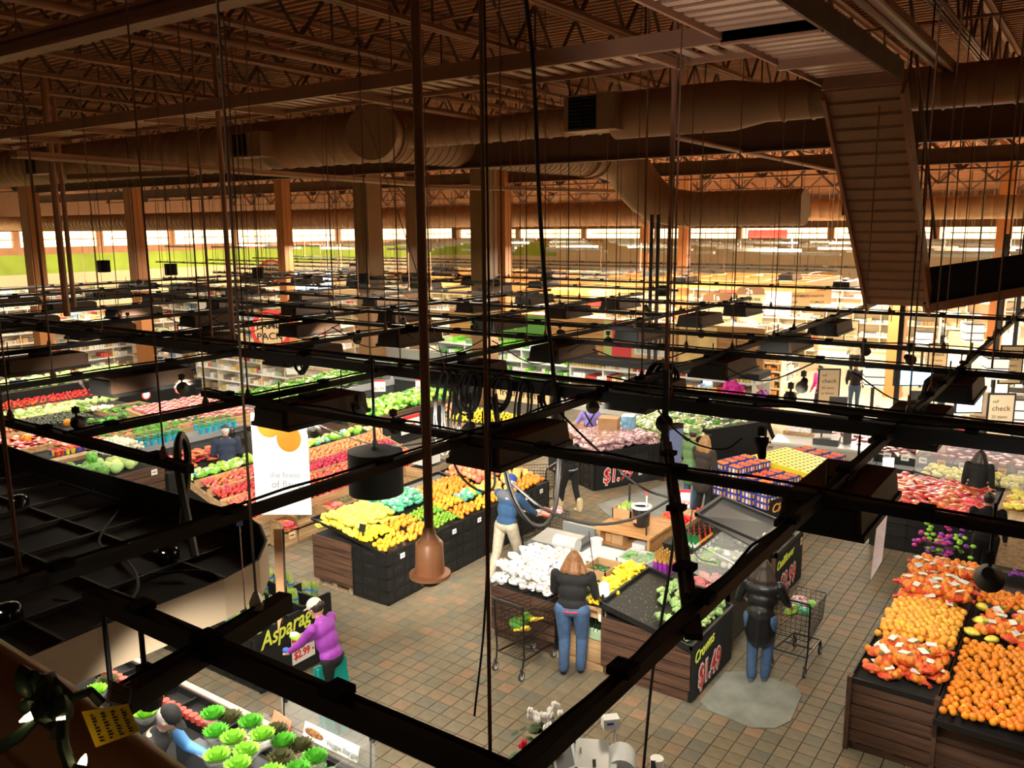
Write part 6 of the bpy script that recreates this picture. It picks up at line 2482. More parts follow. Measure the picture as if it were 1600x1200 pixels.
# cold multi-deck case with wood top wall ("Fruit")
mc = shelving('long open cold case of packed salads and juices below the wood sign wall', -19.5, 23.2, 5.4, 'x', 1.9, .7, GREENS, 3, shelves=5, body=white)
mc2 = shelving('long open cold case of packed fruit beneath the Fruit sign', -14.0, 23.2, 6.2, 'x', 1.5, .9, [PALS[1], PALS[2], PALS[5], PALS[7], PALS[0]], 4, shelves=4, body=white)
area_light('case_lamp', (-14, 22.6, 2.5), 9, .2, 160, (1, .95, .85), rot=(R(-25), 0, 0))
sw = thing('sign_wall', 'wood sign wall over the cold case with green herb and red watermelon panels', 'sign', (-14, 24, 2.0))
a = MB(oak)
a.bx(-19.6, -8.0, 24.0, 24.12, 1.7, 2.9)
obj('wood_board', a, sw)
a = MB(blackmat)
a.bx(-14.2, -7.8, 23.1, 24.1, 1.55, 1.72)
obj('dark_canopy_edge', a, sw)
for (x0, x1, m, nm) in ((-18.6, -15.4, mat('sign_green', (.10, .28, .06), .5), 'green_panel'), (-12.9, -12.2, mat('melon_pink', (.75, .06, .08), .5), 'melon_panel'), (-13.2, -12.9, m_pgrn, 'rind_panel'), (-12.2, -10.7, mat('wood_light', (.75, .45, .2), .5), 'fruit_panel'), (-10.6, -9.4, mat('peach_panel', (.9, .6, .25), .5, noise=.2, scale=2), 'peach_panel')):
    a = MB(m)
    a.bx(x0, x1, 23.95, 23.99, 1.75, 2.85)
    b = obj(nm, a, sw)
    if nm == 'green_panel':
        text('Herbs', (-17.6, 23.93, 2.35), .42, RY, m_pgrn, b)
        text('fresh herbs', (-18.0, 23.93, 1.95), .3, RY, m_pgrn, b)
    if nm == 'fruit_panel':
        text('Fruit', (-12.1, 23.93, 2.2), .6, RY, inkm, b, off=.01)
        a = MB(paper)
        a.bx(-12.1, -10.9, 23.93, 23.95, 1.85, 2.12)
        c_ = obj('white_strip', a, b)
        text('fresh cut', (-12.0, 23.92, 1.92), .22, RY, greym, c_)
ff = thing('fresh_sign', 'tan Fresh from sign board above the small yellow fruit stand', 'sign', P(778, 665, 1.3))
v = P(745, 690, 1.0)
lc_ = stand('lemon_cart', 'wooden market cart of yellow fruit behind the cable coils', -14.2, -11.9, 17.0, 18.6, .8, front='plank', side='plank', base=.1, mats=(lwood, lwoody))
pile('lemon', 'yellow fruit on the wooden market cart behind the cable tangle', 'fruit', 'yellow fruit of the cart', -14.1, -12.0, 17.05, 18.5, lambda x, y: .86, .12, name='yellow_fruit')
a = MB(tanc)
a.bx(-13.6, -11.9, 18.65, 18.7, 1.15, 1.6)
b = obj('sign_board', a, ff)
text('fresh from', (-13.5, 18.64, 1.28), .3, RY, inkm, b)
a = MB(black)
M_ = Matrix.Rotation(PI / 2, 3, 'X')
v = P(718, 712, .35)
a.tube([(v.x + .32 * math.cos(k * PI / 8), v.y, .35 + .32 * math.sin(k * PI / 8)) for k in range(16)], .02, 5, closed=True)
for k in range(8):
    a.tube([(v.x, v.y, .35), (v.x + .32 * math.cos(k * PI / 4), v.y, .35 + .32 * math.sin(k * PI / 4))], .008, 4)
obj('wheel', a, lc_)

# back shelving: left grocery, middle, right aisles
SH = [(-34, 17, 6.5, 'y', 1.9), (-31, 19, 6, 'x', 1.9), (-27, 18.5, 5, 'x', 1.8), (-38, 14, 8, 'y', 2), (-42, 20, 9, 'x', 2), (-33, 24, 8, 'x', 2), (-24, 26, 8, 'x', 1.9), (-44, 28, 10, 'x', 2), (-33, 31, 9, 'x', 2.1), (-22, 31, 8, 'x', 2),
      (-54, 16, 14, 'y', 2.2), (-52, 34, 14, 'x', 2.2), (-36, 38, 14, 'x', 2.2), (-20, 36.5, 10, 'x', 2), (-18, 41, 12, 'x', 2.1), (-9.4, 27.8, 4.5, 'y', 1.7), (-10.9, 29, 6, 'y', 1.8), (-13.2, 28.5, 7, 'y', 1.8), (-15.6, 28.5, 7, 'y', 1.8), (-18, 28.5, 3, 'y', 1.8),
      (-14, 46, 10, 'x', 2.2), (-30, 48, 14, 'x', 2.2), (-48, 48, 16, 'x', 2.2), (-8, 57, 16, 'x', 2.2), (-28, 60, 18, 'x', 2.2), (-52, 62, 22, 'x', 2.2), (0, 48, 10, 'x', 2.0), (-1, 40, 10, 'x', 1.9), (1, 34, 9, 'x', 1.6), (2.5, 27, 8, 'x', 1.5), (-6, 66, 16, 'x', 2.2)]
for i, (x, y, l_, ax, h_) in enumerate(SH):
    shelving('cream shelving of packaged goods, run %s of the background, %s' % (ORD[i % 20], 'receding' if ax == 'y' else 'facing the camera') + ('' if i < 20 else ' further back'), x, y, l_, ax, h_, .5, None, i, shelves=4 if y > 40 else 5)
for i in range(26):
    q = random.Random(i)
    x, y = q.uniform(-40, -14), q.uniform(24.5, 38)
    if i > 18:
        x, y = q.uniform(-6, 6), q.uniform(30, 46)
    m = q.choice(PALS)
    a = MB(m)
    a.bx(x - .5, x + .5, y - .4, y + .4, 0, .7)
    for k in range(7):
        a.box((x + q.uniform(-.4, .4), y + q.uniform(-.3, .3), .8 + q.uniform(0, .3)), (.25, .2, .25), q.uniform(-.3, .3), q.choice(PALS))
    tag(obj('promotion_bin', a), 'colourful promotion bin on the far floor, %s %s' % (ORD[i % 13], ('left of centre', 'at right')[i > 18] if i < 13 or i > 18 else 'in the middle distance'), 'display bin')
# bread racks of the middle distance (two short gondola ends with orange bottles)
shelving('short cream gondola end stacked with orange bottles near the aisle', -9.5, 26.6, 1.2, 'x', 1.6, .5, [PALS[7], PALS[2], orgm, orgm], 90, shelves=6)
shelving('short cream gondola end of green bottles near the aisle', -11.4, 26.2, 1.2, 'x', 1.7, .5, [PALS[4], m_pgrn, PALS[5]], 91, shelves=5)

# wood trellis clouds over the middle departments
tw = mat('amber_wood', (.72, .38, .12), .5, noise=.1, scale=2)
for i, (x0, y0, nx, ny, z) in enumerate(((-24, 27, 5, 3, 3.15), (-18, 33, 5, 3, 3.3), (-31, 33, 5, 3, 3.2))):
    t = thing('wood_trellis', 'amber wood grid cloud hung over the %s department' % ['middle', 'far middle', 'far left middle'][i], 'trellis', (x0, y0, z))
    for k in range(nx + 1):
        a = MB(tw)
        a.bx(x0 + k * 1.7 - .04, x0 + k * 1.7 + .04, y0, y0 + ny * 1.7, z, z + .38)
        obj('slat', a, t)
    for k in range(ny + 1):
        a = MB(tw)
        a.bx(x0, x0 + nx * 1.7, y0 + k * 1.7 - .04, y0 + k * 1.7 + .04, z, z + .38)
        obj('slat', a, t)
    area_light('trellis_lamp', (x0 + 4, y0 + 2.5, 2.9), 6, 4, 500, (1, .8, .5))
    area_light('trellis_uplamp', (x0 + 4, y0 - .8, 2.0), 6, 1, 160, (1, .75, .45), rot=(R(150), 0, 0))
# suspended strip lamps in the far hall
sh_m = mat('strip_housing_grey', (.33, .33, .30), .5)
st_e = mat('strip_tube_lit', (1, .9, .75), .4, emit=7, ecol=(1, .9, .72))
a = MB(sh_m)
a.bx(-1.6, 1.6, -.12, .12, 0, .05)
a.bx(-1.6, 1.6, -.12, -.1, -.07, 0)
a.bx(-1.6, 1.6, .1, .12, -.07, 0)
a.bx(-1.6, -1.58, -.1, .1, -.07, 0)
a.bx(1.58, 1.6, -.1, .1, -.07, 0)
a.tube([(-1.2, 0, .05), (-1.2, 0, 3.6)], .012, 4)
a.tube([(1.2, 0, .05), (1.2, 0, 3.6)], .012, 4)
SHM = a.mesh('housing')
a = MB(st_e)
a.bx(-1.55, 1.55, -.07, .07, -.02, -.001)
SHT = a.mesh('tube')
n_ = 0
for r_ in range(9):
    for k in range(11):
        x, y = -52 + k * 5.2 + (r_ % 2) * 2.4, 35 + r_ * 4.2
        if x > 8:
            continue
        t = thing('strip_light', 'grey suspended strip lamp in the rows over the far grocery aisles', 'light fixture', (x, y, 4.7), 0, group='far strip lamps')
        local('housing', SHM, t)
        local('tube', SHT, t)


# aisle signs
def aisle(num, lines, px, py, dist, w_, h_, label):
    v = PD(px, py, dist)
    t = thing('aisle_sign', label, 'sign', v, R(32))
    M = wm(t)
    a = MB(mat('aisle_tan', (.62, .46, .28), .5))
    a.bx(-w_ / 2, w_ / 2, 0, .05, -h_, 0)
    b = local('sign_panel', a, t)
    a = MB(mat('aisle_brown', (.22, .11, .05), .5))
    pts = [(-w_ / 2 - .03, -.03, 0), (w_ / 2 + .03, -.03, 0)] + [((w_ / 2 + .03) * math.cos(k * PI / 8), -.03, .18 + .14 * math.sin(k * PI / 8)) for k in range(9)]
    a.extrude(pts, (0, .08, 0))
    h = local('sign_head', a, t)
    a = MB(black)
    a.tube([(-w_ * .3, .02, .2), (-w_ * .3, .02, 4)], .012, 4)
    a.tube([(w_ * .3, .02, .2), (w_ * .3, .02, 4)], .012, 4)
    local('hanger_rod', a, t)
    for s, sz, dx, dz, m in [(num, .3, -.2, .03, paper)] + [(l_, .125, -w_ * .42, -.24 - k * .27, inkm) for k, l_ in enumerate(lines)]:
        cu = text(s, (0, 0, 0), sz, (0, 0, 0), m, None, ext=.001, off=.003)
        cu.parent = h if s == num else b
        cu.matrix_local = Matrix.Translation((dx, -.035 if s == num else -.005, dz)) @ Euler(RY).to_matrix().to_4x4()


aisle('1a', ['NATURES FROZEN', 'COOKIES / CRACKERS', 'SPORTS NUTRITION', 'NATURES DAIRY'], 1121, 470, 33, 1.0, 1.1, 'hanging tan aisle sign headed 1a')
aisle('2a', ['GLUTEN FREE', 'SPORTS BARS'], 1173, 460, 34, .95, 1.1, 'hanging tan aisle sign headed 2a')
aisle('4a', ['NOODLES', 'CONDIMENTS', 'SOUP', 'BAKING', 'WATER'], 1250, 445, 38, .9, 1.0, 'hanging tan aisle sign headed 4a')
aisle('5a', ['PHARMACY', 'NUTRITION', 'DIGESTIVE', 'STOMACH'], 1283, 436, 40, 1.0, 1.1, 'hanging tan aisle sign headed 5a')
t = thing('glowing_sign', 'bright blank hanging panel between the 2a and 4a aisle signs', 'sign', PD(1217, 465, 36), R(32))
a = MB(mat('glow_panel', (1, .97, .85), .5, emit=1.0))
a.bx(-.5, .5, 0, .05, -.7, .6)
local('panel', a, t)
for i, (px, py, d) in enumerate(((1295, 605, 25), (1580, 570, 26), (1563, 650, 22), (1465, 562, 30), (1330, 520, 38))):
    v = PD(px, py, d)
    t = thing('checkout_sign', 'tan self checkout sign in a dark frame, %s' % ['beside the bagging counter', 'far right', 'near right', 'beyond the box light', 'by the orange column'][i], 'sign', v, R(30))
    a = MB(black)
    a.bx(-.3, .3, 0, .03, -.52, .52)
    a.tube([(0, .02, -.5), (0, .02, -v.z)], .02, 6)
    local('frame', a, t)
    a = MB(mat('sign_tan_light', (.80, .62, .38), .5))
    a.bx(-.26, .26, -.01, 0, -.48, .48)
    b = local('board', a, t)
    for s, dz in (('self', .3), ('check', .12), ('20 items', -.05), ('or fewer', -.2)):
        cu = text(s, (0, 0, 0), .17 if dz == .12 else .1, (0, 0, 0), inkm, None, ext=.001)
        cu.parent = b
        cu.matrix_local = Matrix.Translation((-.2, -.012, dz)) @ Euler(RY).to_matrix().to_4x4()
t = thing('family_banner', 'round tan and red FAMILY PACK banner in the far left departments', 'sign', PD(424, 425, 44), R(50))
for tt_, (px, py, d, s_) in ((t, (424, 425, 44, 1.0)), (thing('family_banner', 'tan column wrap with a red ring and FAMILY lettering, left of centre', 'sign', PD(424, 515, 33), R(50)), (424, 515, 33, 1.2))):
    a = MB(redm)
    a.lathe([(.001, 0), (.62 * s_, 0), (.62 * s_, .02), (.001, .021)], (0, 0, 0), 24, rot=Matrix.Rotation(PI / 2, 3, 'X'))
    local('ring', a, tt_)
    a = MB(tanc)
    a.lathe([(.5 * s_, .022), (.001, .023)], (0, 0, 0), 24, rot=Matrix.Rotation(PI / 2, 3, 'X'), cap=False)
    b = local('disc', a, tt_)
    for s, dz in (('FAMILY', .03), ('PACK', -.3)):
        cu = text(s, (0, 0, 0), .3 * s_, (0, 0, 0), inkm, None, ext=.001, off=.006)
        cu.parent = b
        cu.matrix_local = Matrix.Translation((-.45 * s_, -.04, dz * s_)) @ Euler(RY).to_matrix().to_4x4()
for i, (px, py, d, w_, h_, m, lab) in enumerate(((1200, 366, 62, 2.6, .5, mat('neon_red', (1, .05, .03), .5, emit=3), 'glowing red sign near the far wall under the ducts'), (935, 470, 36, .9, .45, redm, 'small red sign over the wood trellis'), (478, 440, 42, 2.4, .8, mat('cool_screen', (.7, .85, 1), .5, emit=1.6), 'row of pale blue lit menu boards at left centre'),
                                             (343, 490, 36, 1.6, .9, mat('board_white', (.7, .7, .68), .5), 'white board high on the far left departments'), (1112, 598, 26, .5, 1.4, mat('blue_glow', (.25, .5, 1), .5, emit=5), 'bright blue glass of a small drinks cooler'), (1430, 590, 29, 1.2, .45, mat('register_blue', (.3, .6, 1), .5, emit=2.5), 'blue lit register screen behind the box light'), (1580, 640, 24, 1, .5, MATS['register_blue'], 'blue lit register screen at far right'), (1516, 627, 22, .55, .5, MATS['cool_screen'], 'bright register monitor with a blue rim'), (345, 536, 30, 1.5, .7, tanc, 'tan board with an orange drawing at left'), (1150, 452, 50, 1.8, .4, MATS['neon_red'], 'round red topped sign above the 2a sign'))):
    v = PD(px, py, d)
    t = thing('lit_sign' if 'lit' in lab or 'glow' in lab else 'sign_board', lab, 'sign', v, R(35))
    a = MB(m)
    a.bx(-w_ / 2, w_ / 2, 0, .04, -h_ / 2, h_ / 2)
    if 'menu' in lab:
        for k in (-.5, 0, .5):
            a.bx(k * w_ / 2 - .02, k * w_ / 2 + .02, -.02, 0, -h_ / 2, h_ / 2, black)
    local('face', a, t)
    a = MB(blackmat)
    a.bx(-w_ / 2 - .04, w_ / 2 + .04, .04, .1, -h_ / 2 - .04, h_ / 2 + .04)
    local('frame', a, t)

# ------------------------------------------------------------------ meat island, cooler row, registers
mi2 = stand('snack_island', 'black crate island of red and white pouches right of the aisle', -3.2, -1.35, 15.95, 18.3, .74, front='crate', side='crate', base=.02, rows=3, cw_=.6)
pile('red_pouch', 'red and white pouch heaped on the black crate island', 'pouch', 'pouches on the crate island', -3.15, -1.4, 16.0, 18.2, lambda x, y: .80 + .08 * math.sin((y - 16) / 2.2 * PI), .17, tilt=.3, name='snack_pouch', layers=2, dz=.25)
gc = thing('glass_case', 'glass topped chilled case of yellow packs behind the crate island', 'display case', (-1.2, 18, 0))
slab(gc, -1.3, .9, 16.2, 20, 0, .75, lwoody)
slab(gc, -2.9, -1.3, 18.35, 19.4, 0, .7, blackmat)
a = MB(glassm)
a.hexa([(-2.9, 18.35, 1.25), (.8, 18.35, 1.25), (.8, 19.5, 1.35), (-2.9, 19.5, 1.35), (-2.9, 18.35, 1.256), (.8, 18.35, 1.256), (.8, 19.5, 1.356), (-2.9, 19.5, 1.356)])
a.bx(-2.9, .8, 18.34, 18.35, .8, 1.25)
obj('glass_top', a, gc)
a = MB(steel)
for x in (-2.9, -1, .8):
    a.tube([(x, 18.35, .7), (x, 18.35, 1.26), (x, 19.5, 1.36)], .012, 5)
a.bx(-1.32, .92, 16.17, 16.22, .74, .8)
obj('metal_edge', a, gc)
pile(['lemon_bag0', 'lemon_bag2'], 'yellow pasta pack in the glass topped case', 'package', 'yellow packs', -2.8, .7, 18.4, 19.3, lambda x, y: .82, .2, tilt=.2, name='yellow_pack')
pile(['lemon_bag1', 'red_pouch', 'lemon_bag0'], 'yellow and red pack on the wood counter beside the person in black', 'package', 'counter packs', -1.25, .8, 17, 18.3, lambda x, y: .82, .2, tilt=.2, name='counter_pack')
ci = thing('meat_cooler', 'long black open meat cooler with a row of white price tickets', 'cooler', (-2, 20.4, 0))
coolm = mat('cooler_black', (.035, .037, .035), .35)
for k in range(6):
    x0 = -5.4 + k * 1.5
    a = MB(coolm)
    a.hexa([(x0, 20.0, 0), (x0 + 1.48, 20.0, 0), (x0 + 1.48, 21.2, 0), (x0, 21.2, 0), (x0, 19.75, .78), (x0 + 1.48, 19.75, .78), (x0 + 1.48, 21.2, .85), (x0, 21.2, .85)])
    a.bx(x0, x0 + 1.48, 19.68, 19.76, .52, .60, MATS['grey_rim'])
    obj('cooler_bay', a, ci)
    for j in range(4):
        card(ci, (x0 + .2 + j * .36, 19.72, .78), .16, .13, 'y', paper if (j + k) % 4 else orgm, 'price_ticket')
for x in (-4.0, -1.0, 1.9):
    a = MB(white)
    a.bx(x - .01, x + .01, 19.62, 20.3, .6, 1.25)
    obj('divider_panel', a, ci)
pile('mushroom_pack', 'wrapped meat tray in the long open cooler', 'package', 'meat trays', -5.3, 3.4, 19.85, 21.1, lambda x, y: .86, .26, tilt=.1, name='meat_tray')
area_light('cooler_lamp', (-1, 20.5, 2.6), 8, .3, 120, (1, .96, .9))
reg_m = mat('register_grey', (.08, .08, .08), .4)
for i, (px, py, z) in enumerate(((1315, 650, .9), (1570, 668, .9), (1290, 690, .9), (1440, 640, .9), (1500, 690, .9), (1590, 610, .9))):
    v = P(px, py, z)
    t = thing('checkout_counter', 'checkout counter with a scanner and low grey top, %s' % ['left, by the self checkout sign', 'far right', 'just behind the meat cooler', 'beyond the orange column', 'below the blue rimmed monitor', 'rear right'][i], 'checkout', (v.x, v.y, 0), R(8))
    a = MB(mat('counter_cream', (.6, .52, .4), .4))
    a.bx(-1.1, .9, -.35, .35, 0, .82)
    local('counter_body', a, t)
    a = MB(mat('counter_top_white', (.75, .72, .66), .3))
    a.bx(-1.15, .95, -.4, .4, .82, .87)
    local('counter_top', a, t)
    a = MB(reg_m)
    a.bx(-.25, .3, -.28, .28, .87, 1.02)
    a.box((-.1, 0, 1.25), (.45, .05, .32), .3)
    a.tube([(-.1, 0, 1.0), (-.1, 0, 1.2)], .02, 5)
    a.box((.45, .1, 1.05), (.16, .2, .3), .2)
    local('register', a, t)
for i in range(16):
    q = random.Random(i + 50)
    v = P(q.uniform(1430, 1595), q.uniform(655, 700), 1.0)
    a = MB(q.choice((kraft, kraft, paper, PALS[1], PALS[3])))
    a.bx(v.x - .16, v.x + .16, v.y - .1, v.y + .1, .87, 1.25)
    a.bx(v.x - .15, v.x + .15, v.y - .102, v.y - .1, .9, 1.1, q.choice(PALS))
    tag(obj('paper_bag', a), 'paper grocery bag standing on the checkout counters at right', 'bag', 'grocery bags at the checkouts')
kc = thing('kraft_display', 'wooden slatted bin of drinks beside the walking shopper in purple', 'display stand', P(1275, 700, 0))
v = P(1240, 735, 0)
a = MB(lwoody)
a.bx(v.x - .3, v.x + .5, v.y, v.y + .7, 0, .95)
for k in range(6):
    a.bx(v.x + .5, v.x + .52, v.y, v.y + .7, .05 + k * .15, .16 + k * .15)
a.bx(v.x - .2, v.x + .3, v.y + .05, v.y + .5, .95, 1.15, m_plas)
obj('slat_bin', a, kc)
# lamp boxes / dark square bollards of the checkout lanes
for i, (px, py, d) in enumerate(((1365, 588, 26), (1443, 530, 34), (1520, 520, 30), (1555, 575, 26), (1590, 640, 24))):
    v = PD(px, py, d)
    t = thing('lane_light', 'white lane number box on a black post over the checkouts, %s from the left' % ORD[i], 'lane light', v)
    a = MB(mat('lane_box', (.9, .88, .8), .5, emit=.7))
    a.box(v, (.5, .5, .55), R(20))
    obj('lamp_box', a, t)
    a = MB(black)
    for s in (-.2, .02, .28):
        a.box((v.x, v.y, v.z + s * 1.0), (.53, .53, .025), R(20))
    a.tube([(v.x, v.y, v.z - .27), (v.x, v.y, 0)], .05, 6)
    obj('post', a, t)
fsr = thing('beige_stair', 'small beige staircase beyond the checkouts', 'stair', P(1330, 535, 0))
v = P(1330, 540, 0)
for k in range(9):
    a = MB(shelf_c)
    a.bx(v.x - .6, v.x + 1.2, v.y + k * .3, v.y + 9 * .3, k * .18, k * .18 + .17)
    obj('step', a, fsr)
for i in range(4):
    t = thing('black_post', 'tall black square post at the checkout lanes, %s from the left' % ORD[i], 'post', P((1352, 1400, 1497, 1575)[i], 600, 2))
    v = P((1395, 1548, 1575, 1596)[i], (690, 640, 640, 650)[i], 0)
    a = MB(black)
    a.bx(v.x - .06, v.x + .06, v.y - .06, v.y + .06, 0, 5.5)
    obj('shaft', a, t)
fb = thing('flower_bucket', 'bouquet of magenta and lime flowers beside the person in black', 'flowers', (-1.6, 14.2, .7))
a = MB(black, smooth=True)
a.lathe([(.12, 0), (.16, .3)], (-1.75, 14.1, .5), 14)
a.tube([(-1.75, 14.1, .5), (-1.75, 14.1, 0)], .03, 6)
obj('bucket', a, fb)
cols = [mat('petal_magenta', (.8, .04, .4), .5), mat('petal_purple', (.35, .05, .55), .5), mat('petal_lime', (.35, .8, .05), .5)]
for k, m in enumerate(cols):
    a = MB(m, smooth=True)
    q = random.Random(k)
    for j in range(22):
        a.ball((-1.75 + q.gauss(0, .17), 14.1 + q.gauss(0, .13), .95 + q.uniform(-.15, .18)), (.045, .045, .03), 6, 4)
    obj('blossoms', a, fb)
# green shopping bag cart of the right aisle
gb = thing('green_bag', 'green shopping bag and grey bin on a low trolley near the snack island', 'bag', P(1475, 770, .7))
v = P(1475, 770, .6)
a = MB(mat('bag_green', (.12, .4, .05), .6), smooth=True)
a.ball(v, (.25, .18, .18), 10, 6)
obj('bag_body', a, gb)
a = MB(black)
a.tube([v + Vector((-.6, 0, .35)), v + Vector((.1, .1, .2)), v + Vector((.7, .2, .15))], .02, 6)
a.bx(v.x - .5, v.x + .4, v.y - .2, v.y + .2, .2, .25)
for s in (-.45, .35):
    a.tube([(v.x + s, v.y, .2), (v.x + s, v.y, 0)], .02, 5)
obj('trolley', a, gb)
# ================================================================== PEOPLE
REM = []


def remesh(o, vox, it=2):
    m = o.modifiers.new('union', 'REMESH')
    m.mode = 'VOXEL'
    m.voxel_size = vox
    m.use_smooth_shade = True
    if it:
        s = o.modifiers.new('soften', 'SMOOTH')
        s.iterations = it
        s.factor = .5
    REM.append(o)
    return o


def ik(a, b, l1, l2, pole):
    a, b = Vector(a), Vector(b)
    d = b - a
    L_ = min(d.length, (l1 + l2) * .995)
    d.normalize()
    b = a + d * L_
    x = (l1 * l1 - l2 * l2 + L_ * L_) / (2 * L_)
    h = math.sqrt(max(0, l1 * l1 - x * x))
    p = Vector(pole)
    p = (p - d * p.dot(d)).normalized()
    return a + d * x + p * h, b


skin = mat('skin', (.62, .33, .22), .5)
denim = mat('denim', (.045, .092, .19), .8, noise=.2, scale=12)
blk = mat('black_cloth', (.005, .005, .006), .85, noise=.2, scale=20)


def person(label, loc, rz, h=1.7, top=None, bottom=None, hair=None, hm=None, hat=None, hatm=None, shoe=None, lean=.0, hl=(-.26, .1, .84), hr=(.26, .1, .84), fl=(-.1, 0), fr=(.1, 0), wide=1.0, vox=.02, pitch=.1, extra=None, sk=None, sleeve=None, hem=None):
    t = thing('person', label, 'person', loc, rz)
    s = h / 1.7
    skn = sk or skin

    def F(x, y, z):
        dy, dz = y, z - .93
        return Vector((x, dy * math.cos(lean) + dz * math.sin(lean), .93 + dz * math.cos(lean) - dy * math.sin(lean))) * s
    hc = F(0, .03, 1.585)
    sh = [F(-.185 * wide, 0, 1.385), F(.185 * wide, 0, 1.385)]
    el, wr = [], []
    for i, tg in enumerate((hl, hr)):
        e, w_ = ik(sh[i], Vector(tg) * s, .285 * s, .25 * s, (-.4 if i == 0 else .4, -.8, -.5))
        el.append(e)
        wr.append(w_)
    hip = [Vector((-.095 * wide, 0, .92)) * s, Vector((.095 * wide, 0, .92)) * s]
    kn, an = [], []
    for i, f in enumerate((fl, fr)):
        lift = .0 if abs(f[1]) < .25 else .03
        k_, a_ = ik(hip[i], Vector((f[0], f[1], .09 + lift)) * s, .43 * s, .42 * s, (0, 1, 0))
        kn.append(k_)
        an.append(a_)
    a = MB(skn)
    a.ball(F(0, 0, .95), (.14 * wide * s, .10 * s, .12 * s), 10, 7)
    a.ball(F(0, 0, 1.15), (.13 * wide * s, .10 * s, .16 * s), 10, 7)
    a.ball(F(0, 0, 1.32), (.16 * wide * s, .105 * s, .13 * s), 10, 7)
    a.capsule(F(0, 0, 1.38), F(0, .02, 1.52), .055 * s, .05 * s)
    hd = Euler((-pitch - lean, 0, 0)).to_matrix()
    a.ball(hc, (.074 * s, .094 * s, .112 * s), 12, 9, rot=hd)
    for v_, r_ in (((0, .03, -.07), .05), ((0, .1, -.012), .018), ((0, .098, -.05), .016), ((-.076, 0, -.01), .02), ((.076, 0, -.01), .02)):
        a.ball(hc + hd @ Vector(v_) * s, r_ * s, 6, 5)
    for i in range(2):
        a.capsule(sh[i], el[i], .05 * s, .04 * s)
        a.capsule(el[i], wr[i], .04 * s, .03 * s)
        d = (wr[i] - el[i]).normalized()
        u = d.cross(Vector((0, 0, 1)))
        u = u.normalized() if u.length > .1 else Vector((1, 0, 0))
        v = d.cross(u)
        pc_ = wr[i] + d * .045 * s
        a.capsule(wr[i], pc_, .03 * s, .034 * s)
        if vox < .018:
            for k in range(4):
                b0 = pc_ + u * (k - 1.5) * .021 * s + d * .02 * s
                b1 = b0 + (d * .03 - v * .008) * s
                b2 = b1 + (d * .02 - v * .02) * s * (1, 1.15, 1.1, .8)[k]
                a.capsule(b0, b1, .012 * s, .011 * s, 6)
                a.capsule(b1, b2, .011 * s, .009 * s, 6)
            a.capsule(wr[i] + u * .02 * s * (1 if i else -1), wr[i] + (u * (.045 if i else -.045) + d * .05) * s, .013 * s, .010 * s, 6)
        else:
            a.capsule(pc_, pc_ + (d * .05 - v * .02) * s, .03 * s, .02 * s)
        a.capsule(hip[i], kn[i], .075 * s, .055 * s)
        a.capsule(kn[i], an[i], .052 * s, .036 * s)
    remesh(local('body', a, t), vox * .8)
    a = MB(top)
    a.ball(F(0, 0, .99), (.165 * wide * s, .13 * s, .12 * s), 12, 8)
    a.ball(F(0, 0, 1.16), (.16 * wide * s, .135 * s, .17 * s), 12, 8)
    a.ball(F(0, 0, 1.32), (.19 * wide * s, .13 * s, .12 * s), 12, 8)
    a.capsule(F(0, 0, 1.4), F(0, .01, 1.45), .085 * s, .06 * s)
    if not sleeve:
        for i in range(2):
            a.capsule(sh[i], el[i], .07 * s, .058 * s)
            a.capsule(el[i], el[i].lerp(wr[i], .93), .057 * s, .042 * s)
    else:
        b = MB(sleeve)
        for i in range(2):
            b.capsule(sh[i], el[i], .066 * s, .056 * s)
            b.capsule(el[i], el[i].lerp(wr[i], .9), .055 * s, .042 * s)
        remesh(local('sleeves', b, t), vox)
    if extra == 'coat':
        a.capsule(F(0, -.01, .98), Vector((0, 0, .72)) * s, .15 * s * wide, .17 * s * wide)
    remesh(local('jacket' if extra else 'shirt', a, t), vox)
    a = MB(bottom)
    a.ball(F(0, 0, .93), (.165 * wide * s, .13 * s, .11 * s), 12, 8)
    for i in range(2):
        a.capsule(hip[i], kn[i], .095 * s * wide, .07 * s * wide)
        a.capsule(kn[i], an[i] + Vector((0, 0, .01)), .067 * s * wide, .056 * s * wide)
    remesh(local('trousers', a, t), vox)
    for i in range(2):
        a = MB(shoe or blk)
        f = an[i]
        dz = -.045 * s
        a.ball(f + Vector((0, .0, dz)), (.05 * s, .06 * s, .05 * s), 8, 6)
        a.ball(f + Vector((0, .09 * s, dz - .01 * s)), (.048 * s, .1 * s, .035 * s), 8, 6)
        if extra == 'boots':
            a.capsule(f, f + Vector((0, 0, .16 * s)), .07 * s, .075 * s)
        remesh(local('shoe', a, t), vox)
        a = MB(inkm)
        q = hc + hd @ Vector((-.03 if i else .03, .086, .015)) * s
        a.ball(q, .011 * s, 6, 4)
        local('eye', a, t)
    if hem:
        a = MB(hem)
        a.ball(F(0, 0, .93), (.172 * wide * s, .137 * s, .045 * s), 14, 6)
        local('shirt_hem', a, t)
